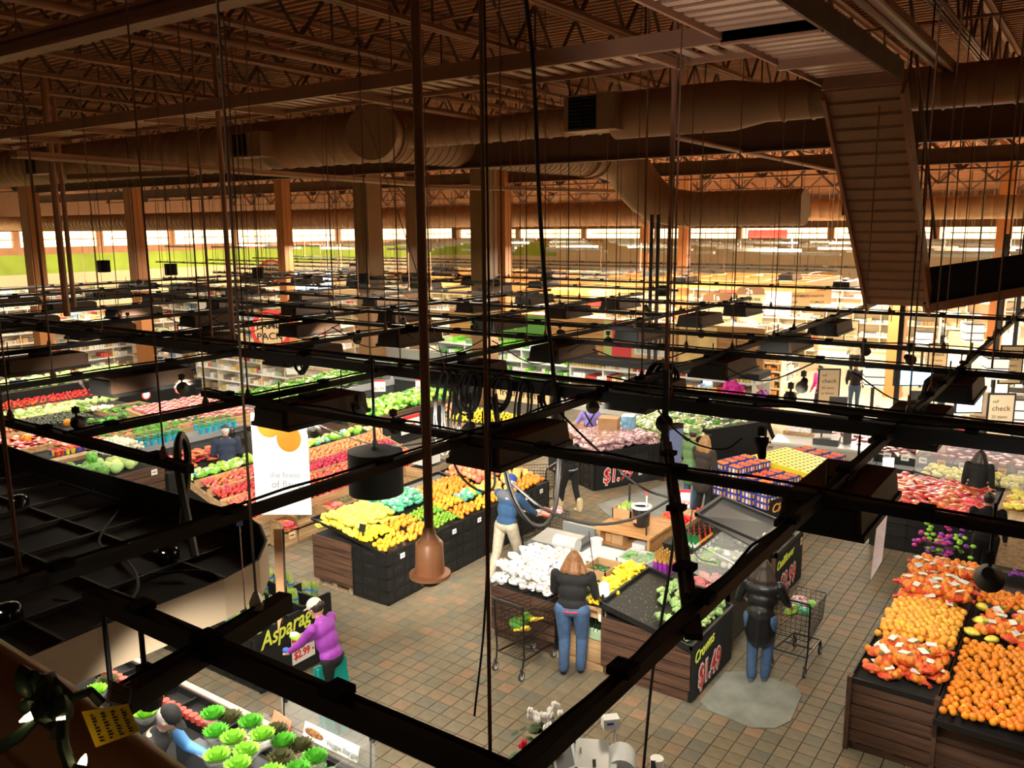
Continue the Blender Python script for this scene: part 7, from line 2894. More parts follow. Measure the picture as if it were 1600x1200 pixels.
    if hair:
        a = MB(hm)
        a.ball(hc + hd @ Vector((0, -.018, .018)) * s, (.086 * s, .098 * s, .104 * s), 12, 8, rot=hd)
        if hair == 'long':
            q = random.Random(len(label))
            for k in range(26):
                an_ = PI + (k / 25) * PI + .0
                x_, y_ = .075 * math.cos(an_), .08 * math.sin(an_)
                p0 = hc + hd @ Vector((x_, y_, .03)) * s
                p1 = hc + Vector((x_ * 1.75 + q.uniform(-.03, .03), y_ * 1.2 - .03, -.13)) * s
                p2 = hc + Vector((x_ * 2.2 + q.uniform(-.045, .045), y_ * 1.1 - .04 + q.uniform(-.02, .02), -.26 - q.random() * .08)) * s
                a.capsule(p0, p1, .028 * s, .026 * s, 6)
                a.capsule(p1, p2, .026 * s, .014 * s, 6)
        if hair == 'bun':
            a.ball(hc + Vector((0, -.1, .07)) * s, .04 * s, 8, 6)
        b = MB(hm)
        remesh(local('hair', a, t), max(.010, vox * .65), 1)
    if hat:
        a = MB(hatm)
        c_ = hc + hd @ Vector((0, -.01, .045)) * s
        a.ball(c_, (.088 * s, .105 * s, .085 * s), 14, 8, rot=hd)
        if hat == 'cap':
            a.ball(c_ + hd @ Vector((0, .12, -.012)) * s, (.07 * s, .075 * s, .012 * s), 10, 5, rot=hd)
        remesh(local('cap', a, t), .012, 1)
    return t, wr, F, s


brn_hair = mat('brown_hair', (.20, .085, .03), .5, noise=.5, scale=30, stretch=(3, 3, .4))
dk_hair = mat('dark_hair', (.03, .018, .012), .5, noise=.4, scale=30, stretch=(3, 3, .4))
bl_hair = mat('blond_hair', (.32, .17, .06), .5, noise=.5, scale=30, stretch=(3, 3, .4))
gr_hair = mat('grey_hair', (.5, .48, .45), .6)
khaki = mat('khaki_cloth', (.42, .36, .27), .8, noise=.15, scale=15)
navyc = mat('navy_cloth', (.025, .035, .07), .85, noise=.15, scale=15)
purple = mat('purple_shirt', (.33, .05, .45), .6, noise=.15, scale=15)
magenta = mat('magenta_shirt', (.75, .03, .35), .6)
lavender = mat('lavender_shirt', (.3, .25, .75), .7)
bluef = mat('blue_fleece', (.025, .075, .17), .9, noise=.15, scale=15)
greyf = mat('grey_fleece', (.12, .13, .16), .9)
hoodie = mat('green_hoodie', (.13, .24, .10), .9, noise=.1, scale=12)
shoeg = mat('grey_shoe', (.12, .12, .13), .5)

person('shopper with long wavy brown hair, black top and blue jeans leaning over the garlic', (-5.35, 8.95, 0), R(22), 1.66, blk, denim, 'long', brn_hair, None, None, blk, .18, (-.22, .38, 1.0), (.25, .35, 1.0), (-.1, -.05), (.12, .03), 1.3, .016, .3, hem=mat('red_cloth', (.5, .02, .03), .7))
t_, wr_, F_, s_ = person('tall man in blue fleece and blue cap pushing a cart past the citrus', (-7.75, 10.85, 0), R(-6), 1.84, bluef, khaki, 'short', gr_hair, 'beanie', mat('cobalt_cap', (.02, .06, .35), .7), shoeg, .14, (-.12, .48, 1.0), (.2, .5, 1.0), (-.1, -.28), (.12, .2), 1.1, .016)
a = MB(greyf)
a.ball(F_(0, -.01, 1.38), (.215 * s_, .14 * s_, .085 * s_), 14, 8)
local('shoulder_yoke', a, t_)
a = MB(paper)
a.box(F_(.1, -.155, 1.37), (.05, .012, .022))
local('chest_logo', a, t_)
person('shopper in a black puffy coat and jeans with a cart beside the $2.99 sign', (-3.25, 10.1, 0), R(8), 1.64, mat('black_puffer', (.005, .0055, .007), .4, noise=.3, scale=14, bump=.5), denim, 'long', dk_hair, None, None, shoeg, .1, (-.28, .3, 1.0), (.3, .38, 1.0), (-.08, -.02), (.08, .06), 1.2, .016, .3, 'coat')
t_, wr_, F_, s_ = person('store worker in purple shirt and white cap bending beside the asparagus sign', (-7.0, 6.3, 0), R(100), 1.62, purple, blk, 'bun', dk_hair, 'cap', mat('white_cap', (.75, .7, .62), .7), blk, .30, (-.16, .52, .98), (.1, .5, 1.0), (-.1, -.1), (.12, .18), 1.0, .015, .25)
a = MB(mat('blue_glove', (.03, .12, .6), .4))
for w_ in wr_:
    a.ball(w_ + Vector((0, .05, 0)), (.04, .06, .035), 8, 6)
local('gloves', a, t_)
a = MB(m_lgrn)
a.ball(wr_[1] + Vector((0, .1, .03)), (.06, .12, .04), 10, 6)
a.ball(wr_[1] + Vector((0, .14, .06)), (.05, .07, .03), 8, 5, paper)
o = local('green_package', a, t_)
a = MB(mat('teal_plastic', (.0, .27, .24), .4))
v = P(522, 1090, .45)
a.box((v.x, v.y, .45), (.03, .42, .86), R(-12), rx=0, ry=R(-8))
a.box((v.x + .02, v.y - .2, .45), (.06, .02, .86), R(-12), ry=R(-8))
a.box((v.x + .02, v.y + .2, .45), (.06, .02, .86), R(-12), ry=R(-8))
tag(obj('teal_tray', a), 'teal plastic tray panel standing behind the worker in purple', 'tray')
t_, wr_, F_, s_ = person('worker in black cap and black vest over blue sleeves preparing lettuce bowls', (-6.72, 3.72, 0), R(-58), 1.74, mat('black_vest', (.012, .012, .014), .8), navyc, 'short', gr_hair, 'cap', blk, blk, .42, (-.2, .55, 1.02), (.12, .55, 1.05), (-.1, 0), (.1, .05), 1.1, .015, .35, sleeve=mat('light_blue_sleeve', (.10, .30, .65), .7))
person('shopper in cream fur boots and black leggings walking past the grapes', (-8.75, 14.55, 0), R(75), 1.66, blk, blk, 'short', brn_hair, None, None, mat('cream_fur', (.62, .5, .3), .95), .05, (-.24, .2, .95), (.2, .3, 1.0), (-.08, .22), (.08, -.2), 1.0, .018, extra='boots', hem=mat('grey_skirt', (.3, .32, .32), .8))
person('shopper in a green hoodie facing the clementine boxes', (-6.75, 16.0, 0), R(-8), 1.72, hoodie, denim, 'short', dk_hair, 'beanie', hoodie, blk, .1, (-.2, .3, 1.0), (.2, .3, 1.0), wide=1.15, extra='coat')
person('shopper with very long blond brown hair and a dark coat by the clementines', (-6.3, 15.55, 0), R(-14), 1.74, mat('dark_brown_coat', (.035, .025, .02), .9), blk, 'long', bl_hair, None, None, blk, .06, (-.22, .25, .9), (.22, .2, .9), wide=1.1, extra='coat')
v = P(922, 640, 1.5)
t_, wr_, F_, s_ = person('worker in a lavender shirt with black straps behind the grapes', (v.x, v.y, 0), R(25), 1.7, lavender, blk, 'short', dk_hair, None, None, blk, .15, (-.38, .25, 1.0), (.38, .25, 1.0))
a = MB(blk)
for sx in (-1, 1):
    a.bar(F_(sx * .12, -.14, 1.42), F_(-sx * .12, -.145, 1.02), .05, .02)
a.box(F_(0, -.145, 1.0), (.36, .02, .12))
local('back_straps', a, t_)
person('white haired man in a magenta polo and grey trousers with a cart', (-8.55, 23.2, 0), R(205), 1.72, magenta, mat('grey_trousers', (.25, .25, .25), .8), 'short', gr_hair, None, None, shoeg, 0, (-.25, .25, 1.0), (.25, .25, 1.0), wide=1.1, vox=.022)
person('man in purple shirt, white cap and black trousers striding across the aisle', (-7.3, 22.1, 0), R(80), 1.74, mat('dark_purple_shirt', (.28, .04, .30), .6), blk, 'short', gr_hair, 'cap', mat('white_cap', (.75, .7, .62), .7), blk, .16, (-.22, .3, .9), (.22, -.1, .85), (-.08, .42), (.08, -.32), vox=.022)
person('person in black with tied up dark hair standing by the snack island', (-1.25, 14.9, 0), R(12), 1.62, blk, blk, 'bun', dk_hair, None, None, blk, .06, (-.2, .3, .95), (.3, .1, .85), wide=1.15, vox=.018)
v = P(1530, 722, 1.4)
person('dark haired person in a black coat leaning over the meat cooler', (v.x, v.y, 0), R(0), 1.62, blk, blk, 'long', dk_hair, None, None, blk, .25, wide=1.1, vox=.022, extra='coat')
v = P(352, 674, 1.62)
person('shopper in a navy hooded top beside the blue herb pots', (v.x, v.y, 0), R(55), 1.74, navyc, blk, 'short', gr_hair, 'beanie', navyc, blk, .18, (-.2, .3, 1.0), (.2, .3, 1.0), wide=1.2, vox=.02, extra='coat')
person('shopper in a dark coat with light brown hair next to the navy hooded one', (v.x + .15, v.y + .75, 0), R(30), 1.72, mat('olive_coat', (.06, .055, .045), .9), blk, 'short', bl_hair, None, None, blk, .05, wide=1.05, vox=.022, extra='coat')
for i, (px, py, z, rz, topm, botm, hm, lab) in enumerate(((113, 575, 1.6, 20, mat('grey_shirt', (.22, .2, .19), .8), khaki, dk_hair, 'man in a grey shirt and khaki trousers by the produce scale, far left'), (28, 590, 1.5, 60, navyc, blk, dk_hair, 'person in a navy jacket at the far left pear wall'), (262, 553, 1.6, 200, mat('slate_jacket', (.12, .2, .27), .8), blk, gr_hair, 'white haired person in a slate jacket by the purple onions'),
                                                  (290, 556, 1.55, 40, blk, blk, brn_hair, 'brown haired person in black next to the slate jacket'), (1285, 575, 1.6, 150, magenta, blk, dk_hair, 'clerk in pink and black near the self checkout sign'), (1338, 570, 1.6, 20, blk, denim, dk_hair, 'man in a black jacket and jeans at the orange column'),
                                                  (1234, 500, 1.5, 180, navyc, blk, dk_hair, 'dark haired clerk behind the far service counter'), (1338, 528, 1.6, 30, khaki, blk, gr_hair, 'shopper in tan near the beige stair'), (1408, 655, 1.3, -60, mat('grey_shirt', (.22, .2, .19), .8), denim, gr_hair, 'bent grey clothed person behind the checkout column'),
                                                  (868, 590, 1.6, 10, blk, blk, brn_hair, 'brown haired person in black at the cold fruit case'), (1475, 505, 1.5, 90, mat('grey_blue_coat', (.2, .25, .3), .8), blk, dk_hair, 'person in a grey blue coat walking beyond the columns'), (1490, 470, 1.5, 200, magenta, blk, dk_hair, 'distant person in pink between the columns'),
                                                  (1535, 462, 1.5, 10, navyc, blk, dk_hair, 'distant person in navy at the far right column'), (1455, 530, 1.3, 70, magenta, khaki, gr_hair, 'person in pink among the far checkout tables'))):
    v = P(px, py, z)
    person(lab, (v.x, v.y, 0), R(rz), 1.7, topm, botm, 'short', hm, None, None, blk, .1 if z > 1.4 else .5, (-.2, .3, .95), (.25, .15, .9), vox=.03)

# convert the remeshed bodies into plain meshes
bpy.context.view_layer.update()
dg = bpy.context.evaluated_depsgraph_get()
new = []
for o in REM:
    me = bpy.data.meshes.new_from_object(o.evaluated_get(dg))
    new.append((o, me))
for o, me in new:
    o.modifiers.clear()
    o.data = me
    me.polygons.foreach_set('use_smooth', [True] * len(me.polygons))

# ================================================================== SHOPPING CARTS
cartm = mat('cart_black_wire', (.02, .018, .016), .35, .5)
Z0, Z1 = .5, .98


def make_cart(label, loc, rz, sc=1.0, goods=None):
    t = thing('shopping_cart', label, 'shopping cart', loc, rz)
    a = MB(cartm)
    for sx in (-1, 1):
        a.tube([(sx * .26, 0, 1.02), (sx * .26, .02, .9), (sx * .25, .05, .3), (sx * .24, .02, .16)], .013, 6)
        a.tube([(sx * .24, .06, .26), (sx * .20, .8, .22)], .013, 6)
        a.tube([(sx * .2, .8, .22), (sx * .2, .84, .14)], .013, 6)
    for y, z, w_ in ((.06, .26, .24), (.4, .24, .22), (.8, .22, .2)):
        a.tube([(-w_, y, z), (w_, y, z)], .01, 5)
    local('frame', a, t)
    a = MB(mat('cart_handle', (.03, .03, .03), .3), smooth=True)
    a.tube([(-.27, -.02, 1.03), (.27, -.02, 1.03)], .018, 8)
    local('handle', a, t)
    a = MB(cartm)
    W = lambda y, z: .19 + (.07 * (1 - y / .9)) + .03 * (z - Z0) / (Z1 - Z0)
    for k in range(8):
        z = Z0 + (Z1 - Z0) * k / 7
        zf_ = z - .1 * k / 7
        a.tube([(-W(0, z), .02, z), (-W(.9, z), .82 + .06 * k / 7, zf_), (W(.9, z), .82 + .06 * k / 7, zf_), (W(0, z), .02, z)], .004 if k not in (0, 7) else .008, 4, closed=True)
    for k in range(13):
        y = .02 + .8 * k / 12
        for sx in (-1, 1):
            a.tube([(sx * W(y, Z0), y, Z0), (sx * W(y, Z1), y * 1.06, Z1 - .1 * k / 12)], .003, 4)
        a.tube([(-W(y, Z0), y, Z0), (W(y, Z0), y, Z0)], .003, 4)
    for k in range(7):
        x = -.2 + .4 * k / 6
        a.tube([(x, .84, Z0), (x * 1.1, .88, Z1 - .1)], .003, 4)
        a.tube([(x, .02, Z0), (x * 1.1, .02, Z1)], .003, 4)
        a.tube([(x, .02, Z0), (x * .85, .84, Z0)], .003, 4)
    local('basket', a, t)
    a = MB(cartm)
    for k in range(7):
        x = -.2 + .4 * k / 6
        a.tube([(x, .06, .27), (x * .9, .8, .23)], .004, 4)
    local('lower_rack', a, t)
    for x, y in ((-.24, .0), (.24, .0), (-.19, .84), (.19, .84)):
        a = MB(mat('caster_rubber', (.03, .03, .03), .6))
        M_ = Matrix.Rotation(PI / 2, 3, 'Y')
        a.lathe([(.045, -.015), (.062, -.014), (.062, .014), (.045, .015)], (x, y, .063), 14, rot=M_, cap=False)
        a.lathe([(.001, -.012), (.045, -.014)], (x, y, .063), 12, rot=M_, mat=MATS['light_grey_plastic'], cap=False)
        a.lathe([(.045, .014), (.001, .012)], (x, y, .063), 12, rot=M_, mat=MATS['light_grey_plastic'], cap=False)
        a.bx(x - .02, x + .02, y - .012, y + .012, .07, .16)
        local('wheel', a, t)
    t.scale = (sc, sc, 1)
    return t


c0 = make_cart('black wire shopping cart parked at the garlic bags by the long haired shopper', (-6.0, 8.42, 0), R(-4), .92)
dup(c0, (-7.68, 11.5, 0), R(-4), 'black cart pushed by the man in blue fleece')
dup(c0, (-3.0, 10.55, 0), R(-2), 'black cart of the shopper in the black puffy coat')
dup(c0, (-9.0, 14.2, 0), R(100), 'black cart in front of the cream booted shopper')
dup(c0, (-8.9, 21.7, 0), R(215), 'black cart of the man in the magenta polo')
dup(c0, (-17.1, 12.9, 0), R(65), 'black cart beside the navy hooded shopper')
dup(c0, (-1.75, 13.75, 0), R(-8), 'black cart between the snack island and the orange display')
dup(c0, (-22.5, 15.6, 0), R(40), 'black cart parked at the left produce scale')
dup(c0, (-12.3, 16.1, 0), R(70), 'black cart parked under the cable tangle')
for c_, keys, lab, nm in (((-6.0, 8.42, .56), ['squash0', 'green_bunch1', 'green_bunch2'], 'vegetables in the cart by the long haired shopper', 'cart_vegetable'), ((-7.62, 11.5, .9), ['red_pouch', 'grape_bag1'], 'plastic bag of groceries in the man\'s cart', 'grocery_bag'), ((-3.0, 10.6, .72), ['grape_bag0', 'lime_bag1', 'salad_bag1'], 'bagged groceries in the cart by the $2.99 sign', 'grocery_bag')):
    pile(keys, lab, 'groceries', lab, c_[0] - .17, c_[0] + .17, c_[1] + .15, c_[1] + .75, lambda x, y: c_[2] + .05, .17, tilt=.4, name=nm)
# ================================================================== HANGING BANNERS
bn = thing('orange_banner', 'tall white banner with orange fruit hanging before the apple island', 'banner', (-10.9, 8.9, 2.0))
p0, p1 = P(391, 645, 2.75), P(479, 645, 2.75)
b0, b1 = Vector((p0.x, p0.y, 0)), Vector((p1.x, p1.y, 0))
zb_ = 1.0
d_ = (b1 - b0)
nrm = Vector((d_.y, -d_.x, 0)).normalized()
for px_, zz_ in ((0, 0),):
    pass
a = MB(mat('banner_white', (.86, .87, .86), .6))
top_, bot_ = 2.75, .95
q0, q1 = b0, b1
a.hexa([q0 + Vector((0, 0, bot_)), q1 + Vector((0, 0, bot_)), q1 - nrm * .01 + Vector((0, 0, bot_)), q0 - nrm * .01 + Vector((0, 0, bot_)), q0 + Vector((0, 0, top_)), q1 + Vector((0, 0, top_)), q1 - nrm * .01 + Vector((0, 0, top_)), q0 - nrm * .01 + Vector((0, 0, top_))])
bp = obj('banner_cloth', a, bn)
W_ = d_.length
om = mat('printed_orange', (.90, .22, .01), .6, noise=.15, scale=3)
for u, z, r in ((.32, 2.52, .20), (.78, 2.62, .16), (.66, 2.30, .21)):
    a = MB(om)
    c_ = b0 + d_ * u + nrm * .006 + Vector((0, 0, z))
    vs = [c_]
    for k in range(28):
        x_ = r * math.cos(k * PI / 14)
        z_ = r * math.sin(k * PI / 14) * (1.1 if u > .6 else 1)
        pu = min(max(u * W_ + x_, 0), W_)
        vs.append(b0 + d_.normalized() * pu + nrm * (.006 + .002 * u) + Vector((0, 0, min(z + z_, top_))))
    a.add(vs, [(0, 1 + k, 1 + (k + 1) % 28) for k in range(28)])
    obj('printed_orange', a, bp)
ang = math.atan2(d_.y, d_.x)
for s, u, z, sz in (('the finest', .28, 1.62, .14), ('of flavor', .30, 1.44, .18), ('fresh daily', .4, 1.25, .08)):
    text(s, b0 + d_ * u + nrm * .012 + Vector((0, 0, z)), sz, (PI / 2, 0, ang), greym, bp)
a = MB(black)
a.tube([b0 + Vector((0, 0, top_)), (b0.x, b0.y, 4.2)], .006, 4)
a.tube([b1 + Vector((0, 0, top_)), (b1.x, b1.y, 4.2)], .006, 4)
obj('hanger_wire', a, bn)
spot_light('spot_lamp', b0.lerp(b1, .5) + nrm * 1.6 + Vector((0, 0, 4.0)), b0.lerp(b1, .5) + Vector((0, 0, 1.9)), 170, 45, (.95, .97, 1))
# narrow banners seen edge on
def blade(label, px0, py0, px1, py1, y, w_, m, name='hanging_banner'):
    (x0, _, z0), (x1, _, z1) = pts_at(y, (px0, py0), (px1, py1))
    a = MB(m)
    n_ = Vector((0.62, -.78, 0))
    s_ = Vector((.78, .62, 0)) * w_
    c_ = Vector((x0, y, z0))
    e_ = Vector((x1, y, z1))
    m_ = c_.lerp(e_, .72)
    a.extrude([c_ - s_, c_ + s_, m_ + s_, e_ - s_], n_ * .012)
    return tag(obj(name, a), label, 'banner')


blade('tan pointed hanging banner under the canopy edge beside the asparagus', 434, 826, 441, 990, 4.6, .035, mat('tan_banner', (.5, .28, .14), .6))
blade('dark pointed hanging banner just right of the tan one', 441, 826, 445, 975, 4.75, .02, mat('dark_banner', (.05, .035, .025), .6))
blade('translucent pink white pointed banner hanging over the right aisle', 1379, 800, 1367, 905, 8.5, .045, mat('pink_white_banner', (.75, .6, .62), .5, noise=.3, scale=3))
blade('pale upper banner over the right aisle behind the box light', 1388, 715, 1382, 800, 9.2, .06, mat('pale_banner', (.6, .56, .55), .5, noise=.3, scale=3))

# ================================================================== SALAD COUNTER (lower left)
sc_ = thing('salad_counter', 'long black refrigerated salad counter with a pale front edge, lower left', 'counter', (-7.2, 4.4, 0))
slab(sc_, -9.6, -5.1, 4.08, 4.95, .1, .78, blackmat)
a = MB(blackpl)
a.bx(-9.6, -5.1, 4.93, 5.0, .2, .88)
a.bx(-9.6, -5.1, 4.60, 4.66, .74, .86)
a.bx(-9.6, -5.1, 4.0, 4.08, .1, .9)
a.bx(-9.6, -5.1, 4.66, 4.93, .74, .80)
for k in range(12):
    a.bx(-9.55 + k * .38, -9.53 + k * .38, 4.66, 4.93, .80, .85)
obj('well_frame', a, sc_)
a = MB(mat('counter_edge_pink', (.75, .55, .42), .4))
a.bx(-9.62, -6.2, 4.955, 5.02, .88, .90)
obj('front_edge', a, sc_)
a = MB(white)
a.bx(-9.6, -8.5, 3.45, 4.2, .88, .91)
a.bx(-7.9, -6.9, 2.9, 3.5, .88, .91)
a.bx(-6.6, -6.25, 4.5, 4.85, .86, .88)
a.bx(-8.55, -8.3, 4.72, 4.98, .9, .905)
obj('white_cutting_board', a, sc_)
a = MB(mat('cup_lid_red', (.72, .10, .08), .3), smooth=True)
a.lathe([(.035, 0), (.045, .07), (.045, .075), (.001, .076)], n=12)
reg('salsa_tub', a)
for k in range(28):
    x = -8.9 + k * .098
    if x > -6.3:
        break
    drop('salsa_tub', (x, 4.62, .87), (0, 0, 0), 'small red lidded tub in the row along the salad counter', 'tub', 'red tubs along the salad counter', 'salsa_tub')
gs_ = thing('glass_guard', 'clear glass guard with black clamps on the near end of the salad counter', 'glass screen', (-5.7, 5.0, .9))
a = MB(glassm)
a.bx(-6.35, -5.08, 5.02, 5.028, .88, 1.28)
a.bx(-5.08, -5.072, 4.2, 5.02, .88, 1.25)
a.bx(-6.6, -5.1, 4.98, 4.985, .88, 1.0)
obj('glass_pane', a, gs_)
a = MB(black)
for x in (-6.28, -5.1):
    a.box((x, 5.02, 1.24), (.05, .03, .06))
    a.tube([(x, 4.98, .88), (x, 5.0, 1.26)], .008, 5)
obj('clamp', a, gs_)
a = MB(chrome)
a.tube([(-6.35, 5.025, 1.28), (-5.08, 5.025, 1.28)], .004, 4)
a.tube([(-6.5, 4.98, 1.0), (-5.1, 4.98, 1.0)], .006, 4)
obj('edge_strip', a, gs_)
vg = thing('menu_strip', 'long white card with a salad picture reading Veggie Burger on the glass guard', 'sign', (-5.7, 4.9, 1.0))
a = MB(paper)
a.hexa([(-5.95, 4.93, 1.0), (-5.22, 4.93, 1.0), (-5.22, 4.94, 1.0), (-5.95, 4.94, 1.0), (-5.95, 4.97, 1.14), (-5.22, 4.97, 1.14), (-5.22, 4.98, 1.14), (-5.95, 4.98, 1.14)])
b = obj('card', a, vg)
a = MB(mat('salad_photo', (.45, .22, .1), .5, noise=.8, scale=30))
a.ball((-5.8, 4.945, 1.07), (.13, .008, .055), 16, 6)
obj('picture', a, b)
text('Veggie Burger', (-5.62, 4.925, 1.04), .075, (R(75), 0, 0), greym, b)
a = MB(m_pink)
a.hexa([(-6.4, 4.93, 1.0), (-6.15, 4.93, .98), (-6.15, 4.94, .98), (-6.4, 4.94, 1.0), (-6.4, 4.97, 1.1), (-6.15, 4.97, 1.06), (-6.15, 4.98, 1.06), (-6.4, 4.98, 1.1)])
tag(obj('pink_card', a), 'small pink and white card left of the Veggie Burger card', 'sign')
LB = [(118, 1060, .95, 0), (150, 1085, .95, 0), (228, 1120, .95, 0), (215, 1105, .95, 1), (333, 1122, 1.12, 2), (338, 1150, 1.12, 2), (392, 1135, 1.1, 2), (365, 1160, 1.14, 0), (410, 1155, 1.14, 0), (385, 1180, 1.16, 0), (340, 1188, 1.18, 0), (372, 1202, 1.16, 0), (443, 1165, 1.05, 2), (492, 1190, 1.02, 2), (465, 1210, 1.05, 2), (360, 1128, 1.08, 1), (432, 1148, 1.05, 1), (470, 1172, 1.02, 1), (438, 1190, 1.02, 1), (450, 1205, 1.0, 1), (425, 1215, 1.05, 0), (168, 1070, .93, 1)]
mids = [mat('frill_light', (.30, .66, .06), .5), mat('frill_bronze', (.10, .10, .035), .6), mat('frill_green', (.12, .48, .04), .5)]
for i, (px, py, z, k) in enumerate(LB):
    v = P(px, py, z)
    col_ = ('light green', 'bronze leaf', 'mid green')[k]
    t = thing('salad_bowl' if k != 1 else 'loose_lettuce', '%s lettuce %s beside the capped worker, %s' % (col_, 'in a clear bowl' if k != 1 else 'head', ORD[i % 20] + (' from the left' if i < 10 else ' in the group')), 'lettuce', v)
    a = MB(mids[k])
    ruffle(a, mids[k], .12, .085, 9, i, c=(v.x, v.y, v.z))
    obj('leaves', a, t)
    if k != 1:
        a = MB(m_plas if False else mat('clear_bowl', (.8, .85, .85), .1, alpha=.45), smooth=True)
        a.lathe([(.05, -.07), (.09, -.03), (.115, .02)], v, 16, cap=False)
        obj('bowl', a, t)
a = MB(MATS['dark_grey_plastic'])
for k in range(4):
    a.bx(-6.75 + k * .02, -5.5 - k * .05, 4.1 + k * .12, 4.22 + k * .12, .8, 1.08 - k * .06)
tag(obj('bowl_riser', a), 'dark stepped riser carrying the lettuce bowls', 'riser')
cm_ = mat('dip_white', (.75, .76, .6), .4)
for i in range(4):
    for j in range(3):
        x, y = -5.55 + i * .12, 4.72 + j * .09 - .1
        a = MB(mat('green_tub_rim', (.2, .5, .2), .4), smooth=True)
        a.lathe([(.04, .86), (.052, .92), (.05, .925)], (x, y, 0), 14)
        a.lathe([(.046, .921), (.001, .928)], (x, y, 0), 14, mat=cm_, cap=False)
        tag(obj('dip_tub', a), 'round green rimmed tub of white dip behind the glass guard', 'tub', 'white dip tubs')
for i in range(3):
    x = -5.95 + i * .14
    a = MB(m_plas)
    a.bx(x, x + .12, 4.68, 4.86, .87, .91)
    for k in range(4):
        a.ball((x + .03 + .06 * (k % 2), 4.73 + .08 * (k // 2), .92), (.03, .03, .015), 8, 4, mat('patty', (.72, .55, .3), .6))
    tag(obj('patty_tray', a), 'clear tray of pale patties, %s from the left behind the glass guard' % ORD[i], 'tray')
a = MB(white)
a.bx(-9.7, -9.2, 3.9, 4.0, .86, .92)
a.bx(-9.9, -8.7, 3.4, 3.43, .9, .93, mat('yellow_edge', (.95, .55, .03), .5))
tag(obj('counter_shelf_edge', a), 'yellow edged shelf end at the far left of the counter', 'shelf')

# ================================================================== SERVICE SCALE, FLOWERS (bottom centre)
tb_ = thing('service_table', 'small dark table at the bottom centre carrying the scale and flowers', 'table', (-3.4, 6.1, 0))
slab(tb_, -3.85, -2.65, 5.55, 6.45, .84, .88, MATS['dark_grey_plastic'], 'table_top')
for x in (-3.8, -2.7):
    for y in (5.6, 6.4):
        slab(tb_, x - .03, x + .03, y - .03, y + .03, 0, .84, black, 'leg')
sv = thing('service_scale', 'grey produce scale with a tilted touch screen and label printer', 'scale', (-3.4, 6.05, .88), R(28))
g1 = MATS['light_grey_plastic']
a = MB(g1, smooth=False)
a.box((.05, .02, .12), (.34, .36, .24))
a.box((.0, .02, .27), (.30, .32, .02), mat=steel, rx=.25)
local('scale_body', a, sv)
a = MB(g1, smooth=True)
a.lathe([(.001, -.14), (.14, -.14), (.14, .14), (.001, .14)], (.26, .08, .14), 20, rot=Matrix.Rotation(PI / 2, 3, 'X'))
local('printer_housing', a, sv)
a = MB(g1)
a.box((-.24, .02, .2), (.22, .26, .03), rx=.5, ry=-.5)
a.box((-.24, .02, .2), (.17, .20, .034), rx=.5, ry=-.5, mat=reg_m)
local('touch_screen', a, sv)
a = MB(chrome)
a.tube([(.2, .22, .1), (.2, .22, .42)], .014, 8)
a.bar((.02, -.1, .3), (.04, -.2, .05), .03, .02)
local('pole', a, sv)
a = MB(white)
a.box((.16, .24, .46), (.15, .1, .1), .3)
a.box((.16, .185, .47), (.06, .008, .02), .3, mat=navy)
local('customer_display', a, sv)
pr = thing('paper_roll', 'white receipt roll on a black arm right of the service scale', 'paper roll', (-2.88, 6.35, .88))
a = MB(paper, smooth=True)
a.lathe([(.06, 0), (.06, .14), (.015, .14)], (-2.92, 6.38, .98), 18)
obj('roll', a, pr)
a = MB(black)
a.bar((-2.9, 6.28, .88), (-2.93, 6.33, 1.12), .04, .03)
a.box((-2.88, 6.35, .93), (.1, .1, .1))
obj('arm', a, pr)
a = MB(paper)
a.box((-2.8, 6.33, .98), (.12, .06, .03), .5, rx=.3)
obj('paper_end', a, pr)
for i, (px, py, m, n_, lab) in enumerate(((855, 1130, mat('cyclamen_white', (.88, .87, .85), .5), 26, 'white cyclamen flowers above dark green leaves'), (845, 1180, mat('cyclamen_red', (.7, .02, .05), .5), 22, 'red cyclamen flowers below the white ones'))):
    v = P(px, py, 1.16 - i * .1)
    t = thing('potted_cyclamen', lab + ' at the bottom edge', 'flowers', (v.x, v.y, .6))
    q = random.Random(i)
    a = MB(m, smooth=True)
    for k in range(n_):
        c_ = v + Vector((q.gauss(0, .08), q.gauss(0, .06), q.uniform(-.02, .12)))
        for j in range(4):
            an_ = j * PI / 2 + k
            a.ball(c_ + Vector((.018 * math.cos(an_), .018 * math.sin(an_), .014)), (.018, .018, .03), 5, 4)
    obj('blossoms', a, t)
    a = MB(m_dgrn, smooth=True)
    for k in range(60):
        a.ball(v + Vector((q.gauss(0, .11), q.gauss(0, .09), q.uniform(-.16, -.02))), (.05, .042, .012), 6, 4, rot=Euler((q.uniform(-.6, .6), q.uniform(-.6, .6), 0)).to_matrix())
    a.lathe([(.08, 0), (.12, .95)], (v.x, v.y, 0), 12, mat=kraft)
    obj('leaves', a, t)
a = MB(mat('seed_card', (.6, .66, .45), .5))
v = P(885, 1180, 1.0)
a.box(v, (.1, .02, .14), .4, rx=-.3)
tag(obj('plant_card', a), 'pale green plant card leaning beside the cyclamen', 'sign')
a = MB(paper)
v = P(903, 1185, 1.1)
a.extrude([v, v + Vector((.02, .0, .12)), v + Vector((.03, .01, -.15)), v + Vector((-.02, 0, -.15))], (.01, .01, 0))
tag(obj('paper_cone', a), 'white pointed card between the cyclamen and the scale', 'card')

# ================================================================== BALCONY RAIL AND LIGHT STRING (very near, bottom left)
def near(px, py, d):
    return PD(px, py, d)


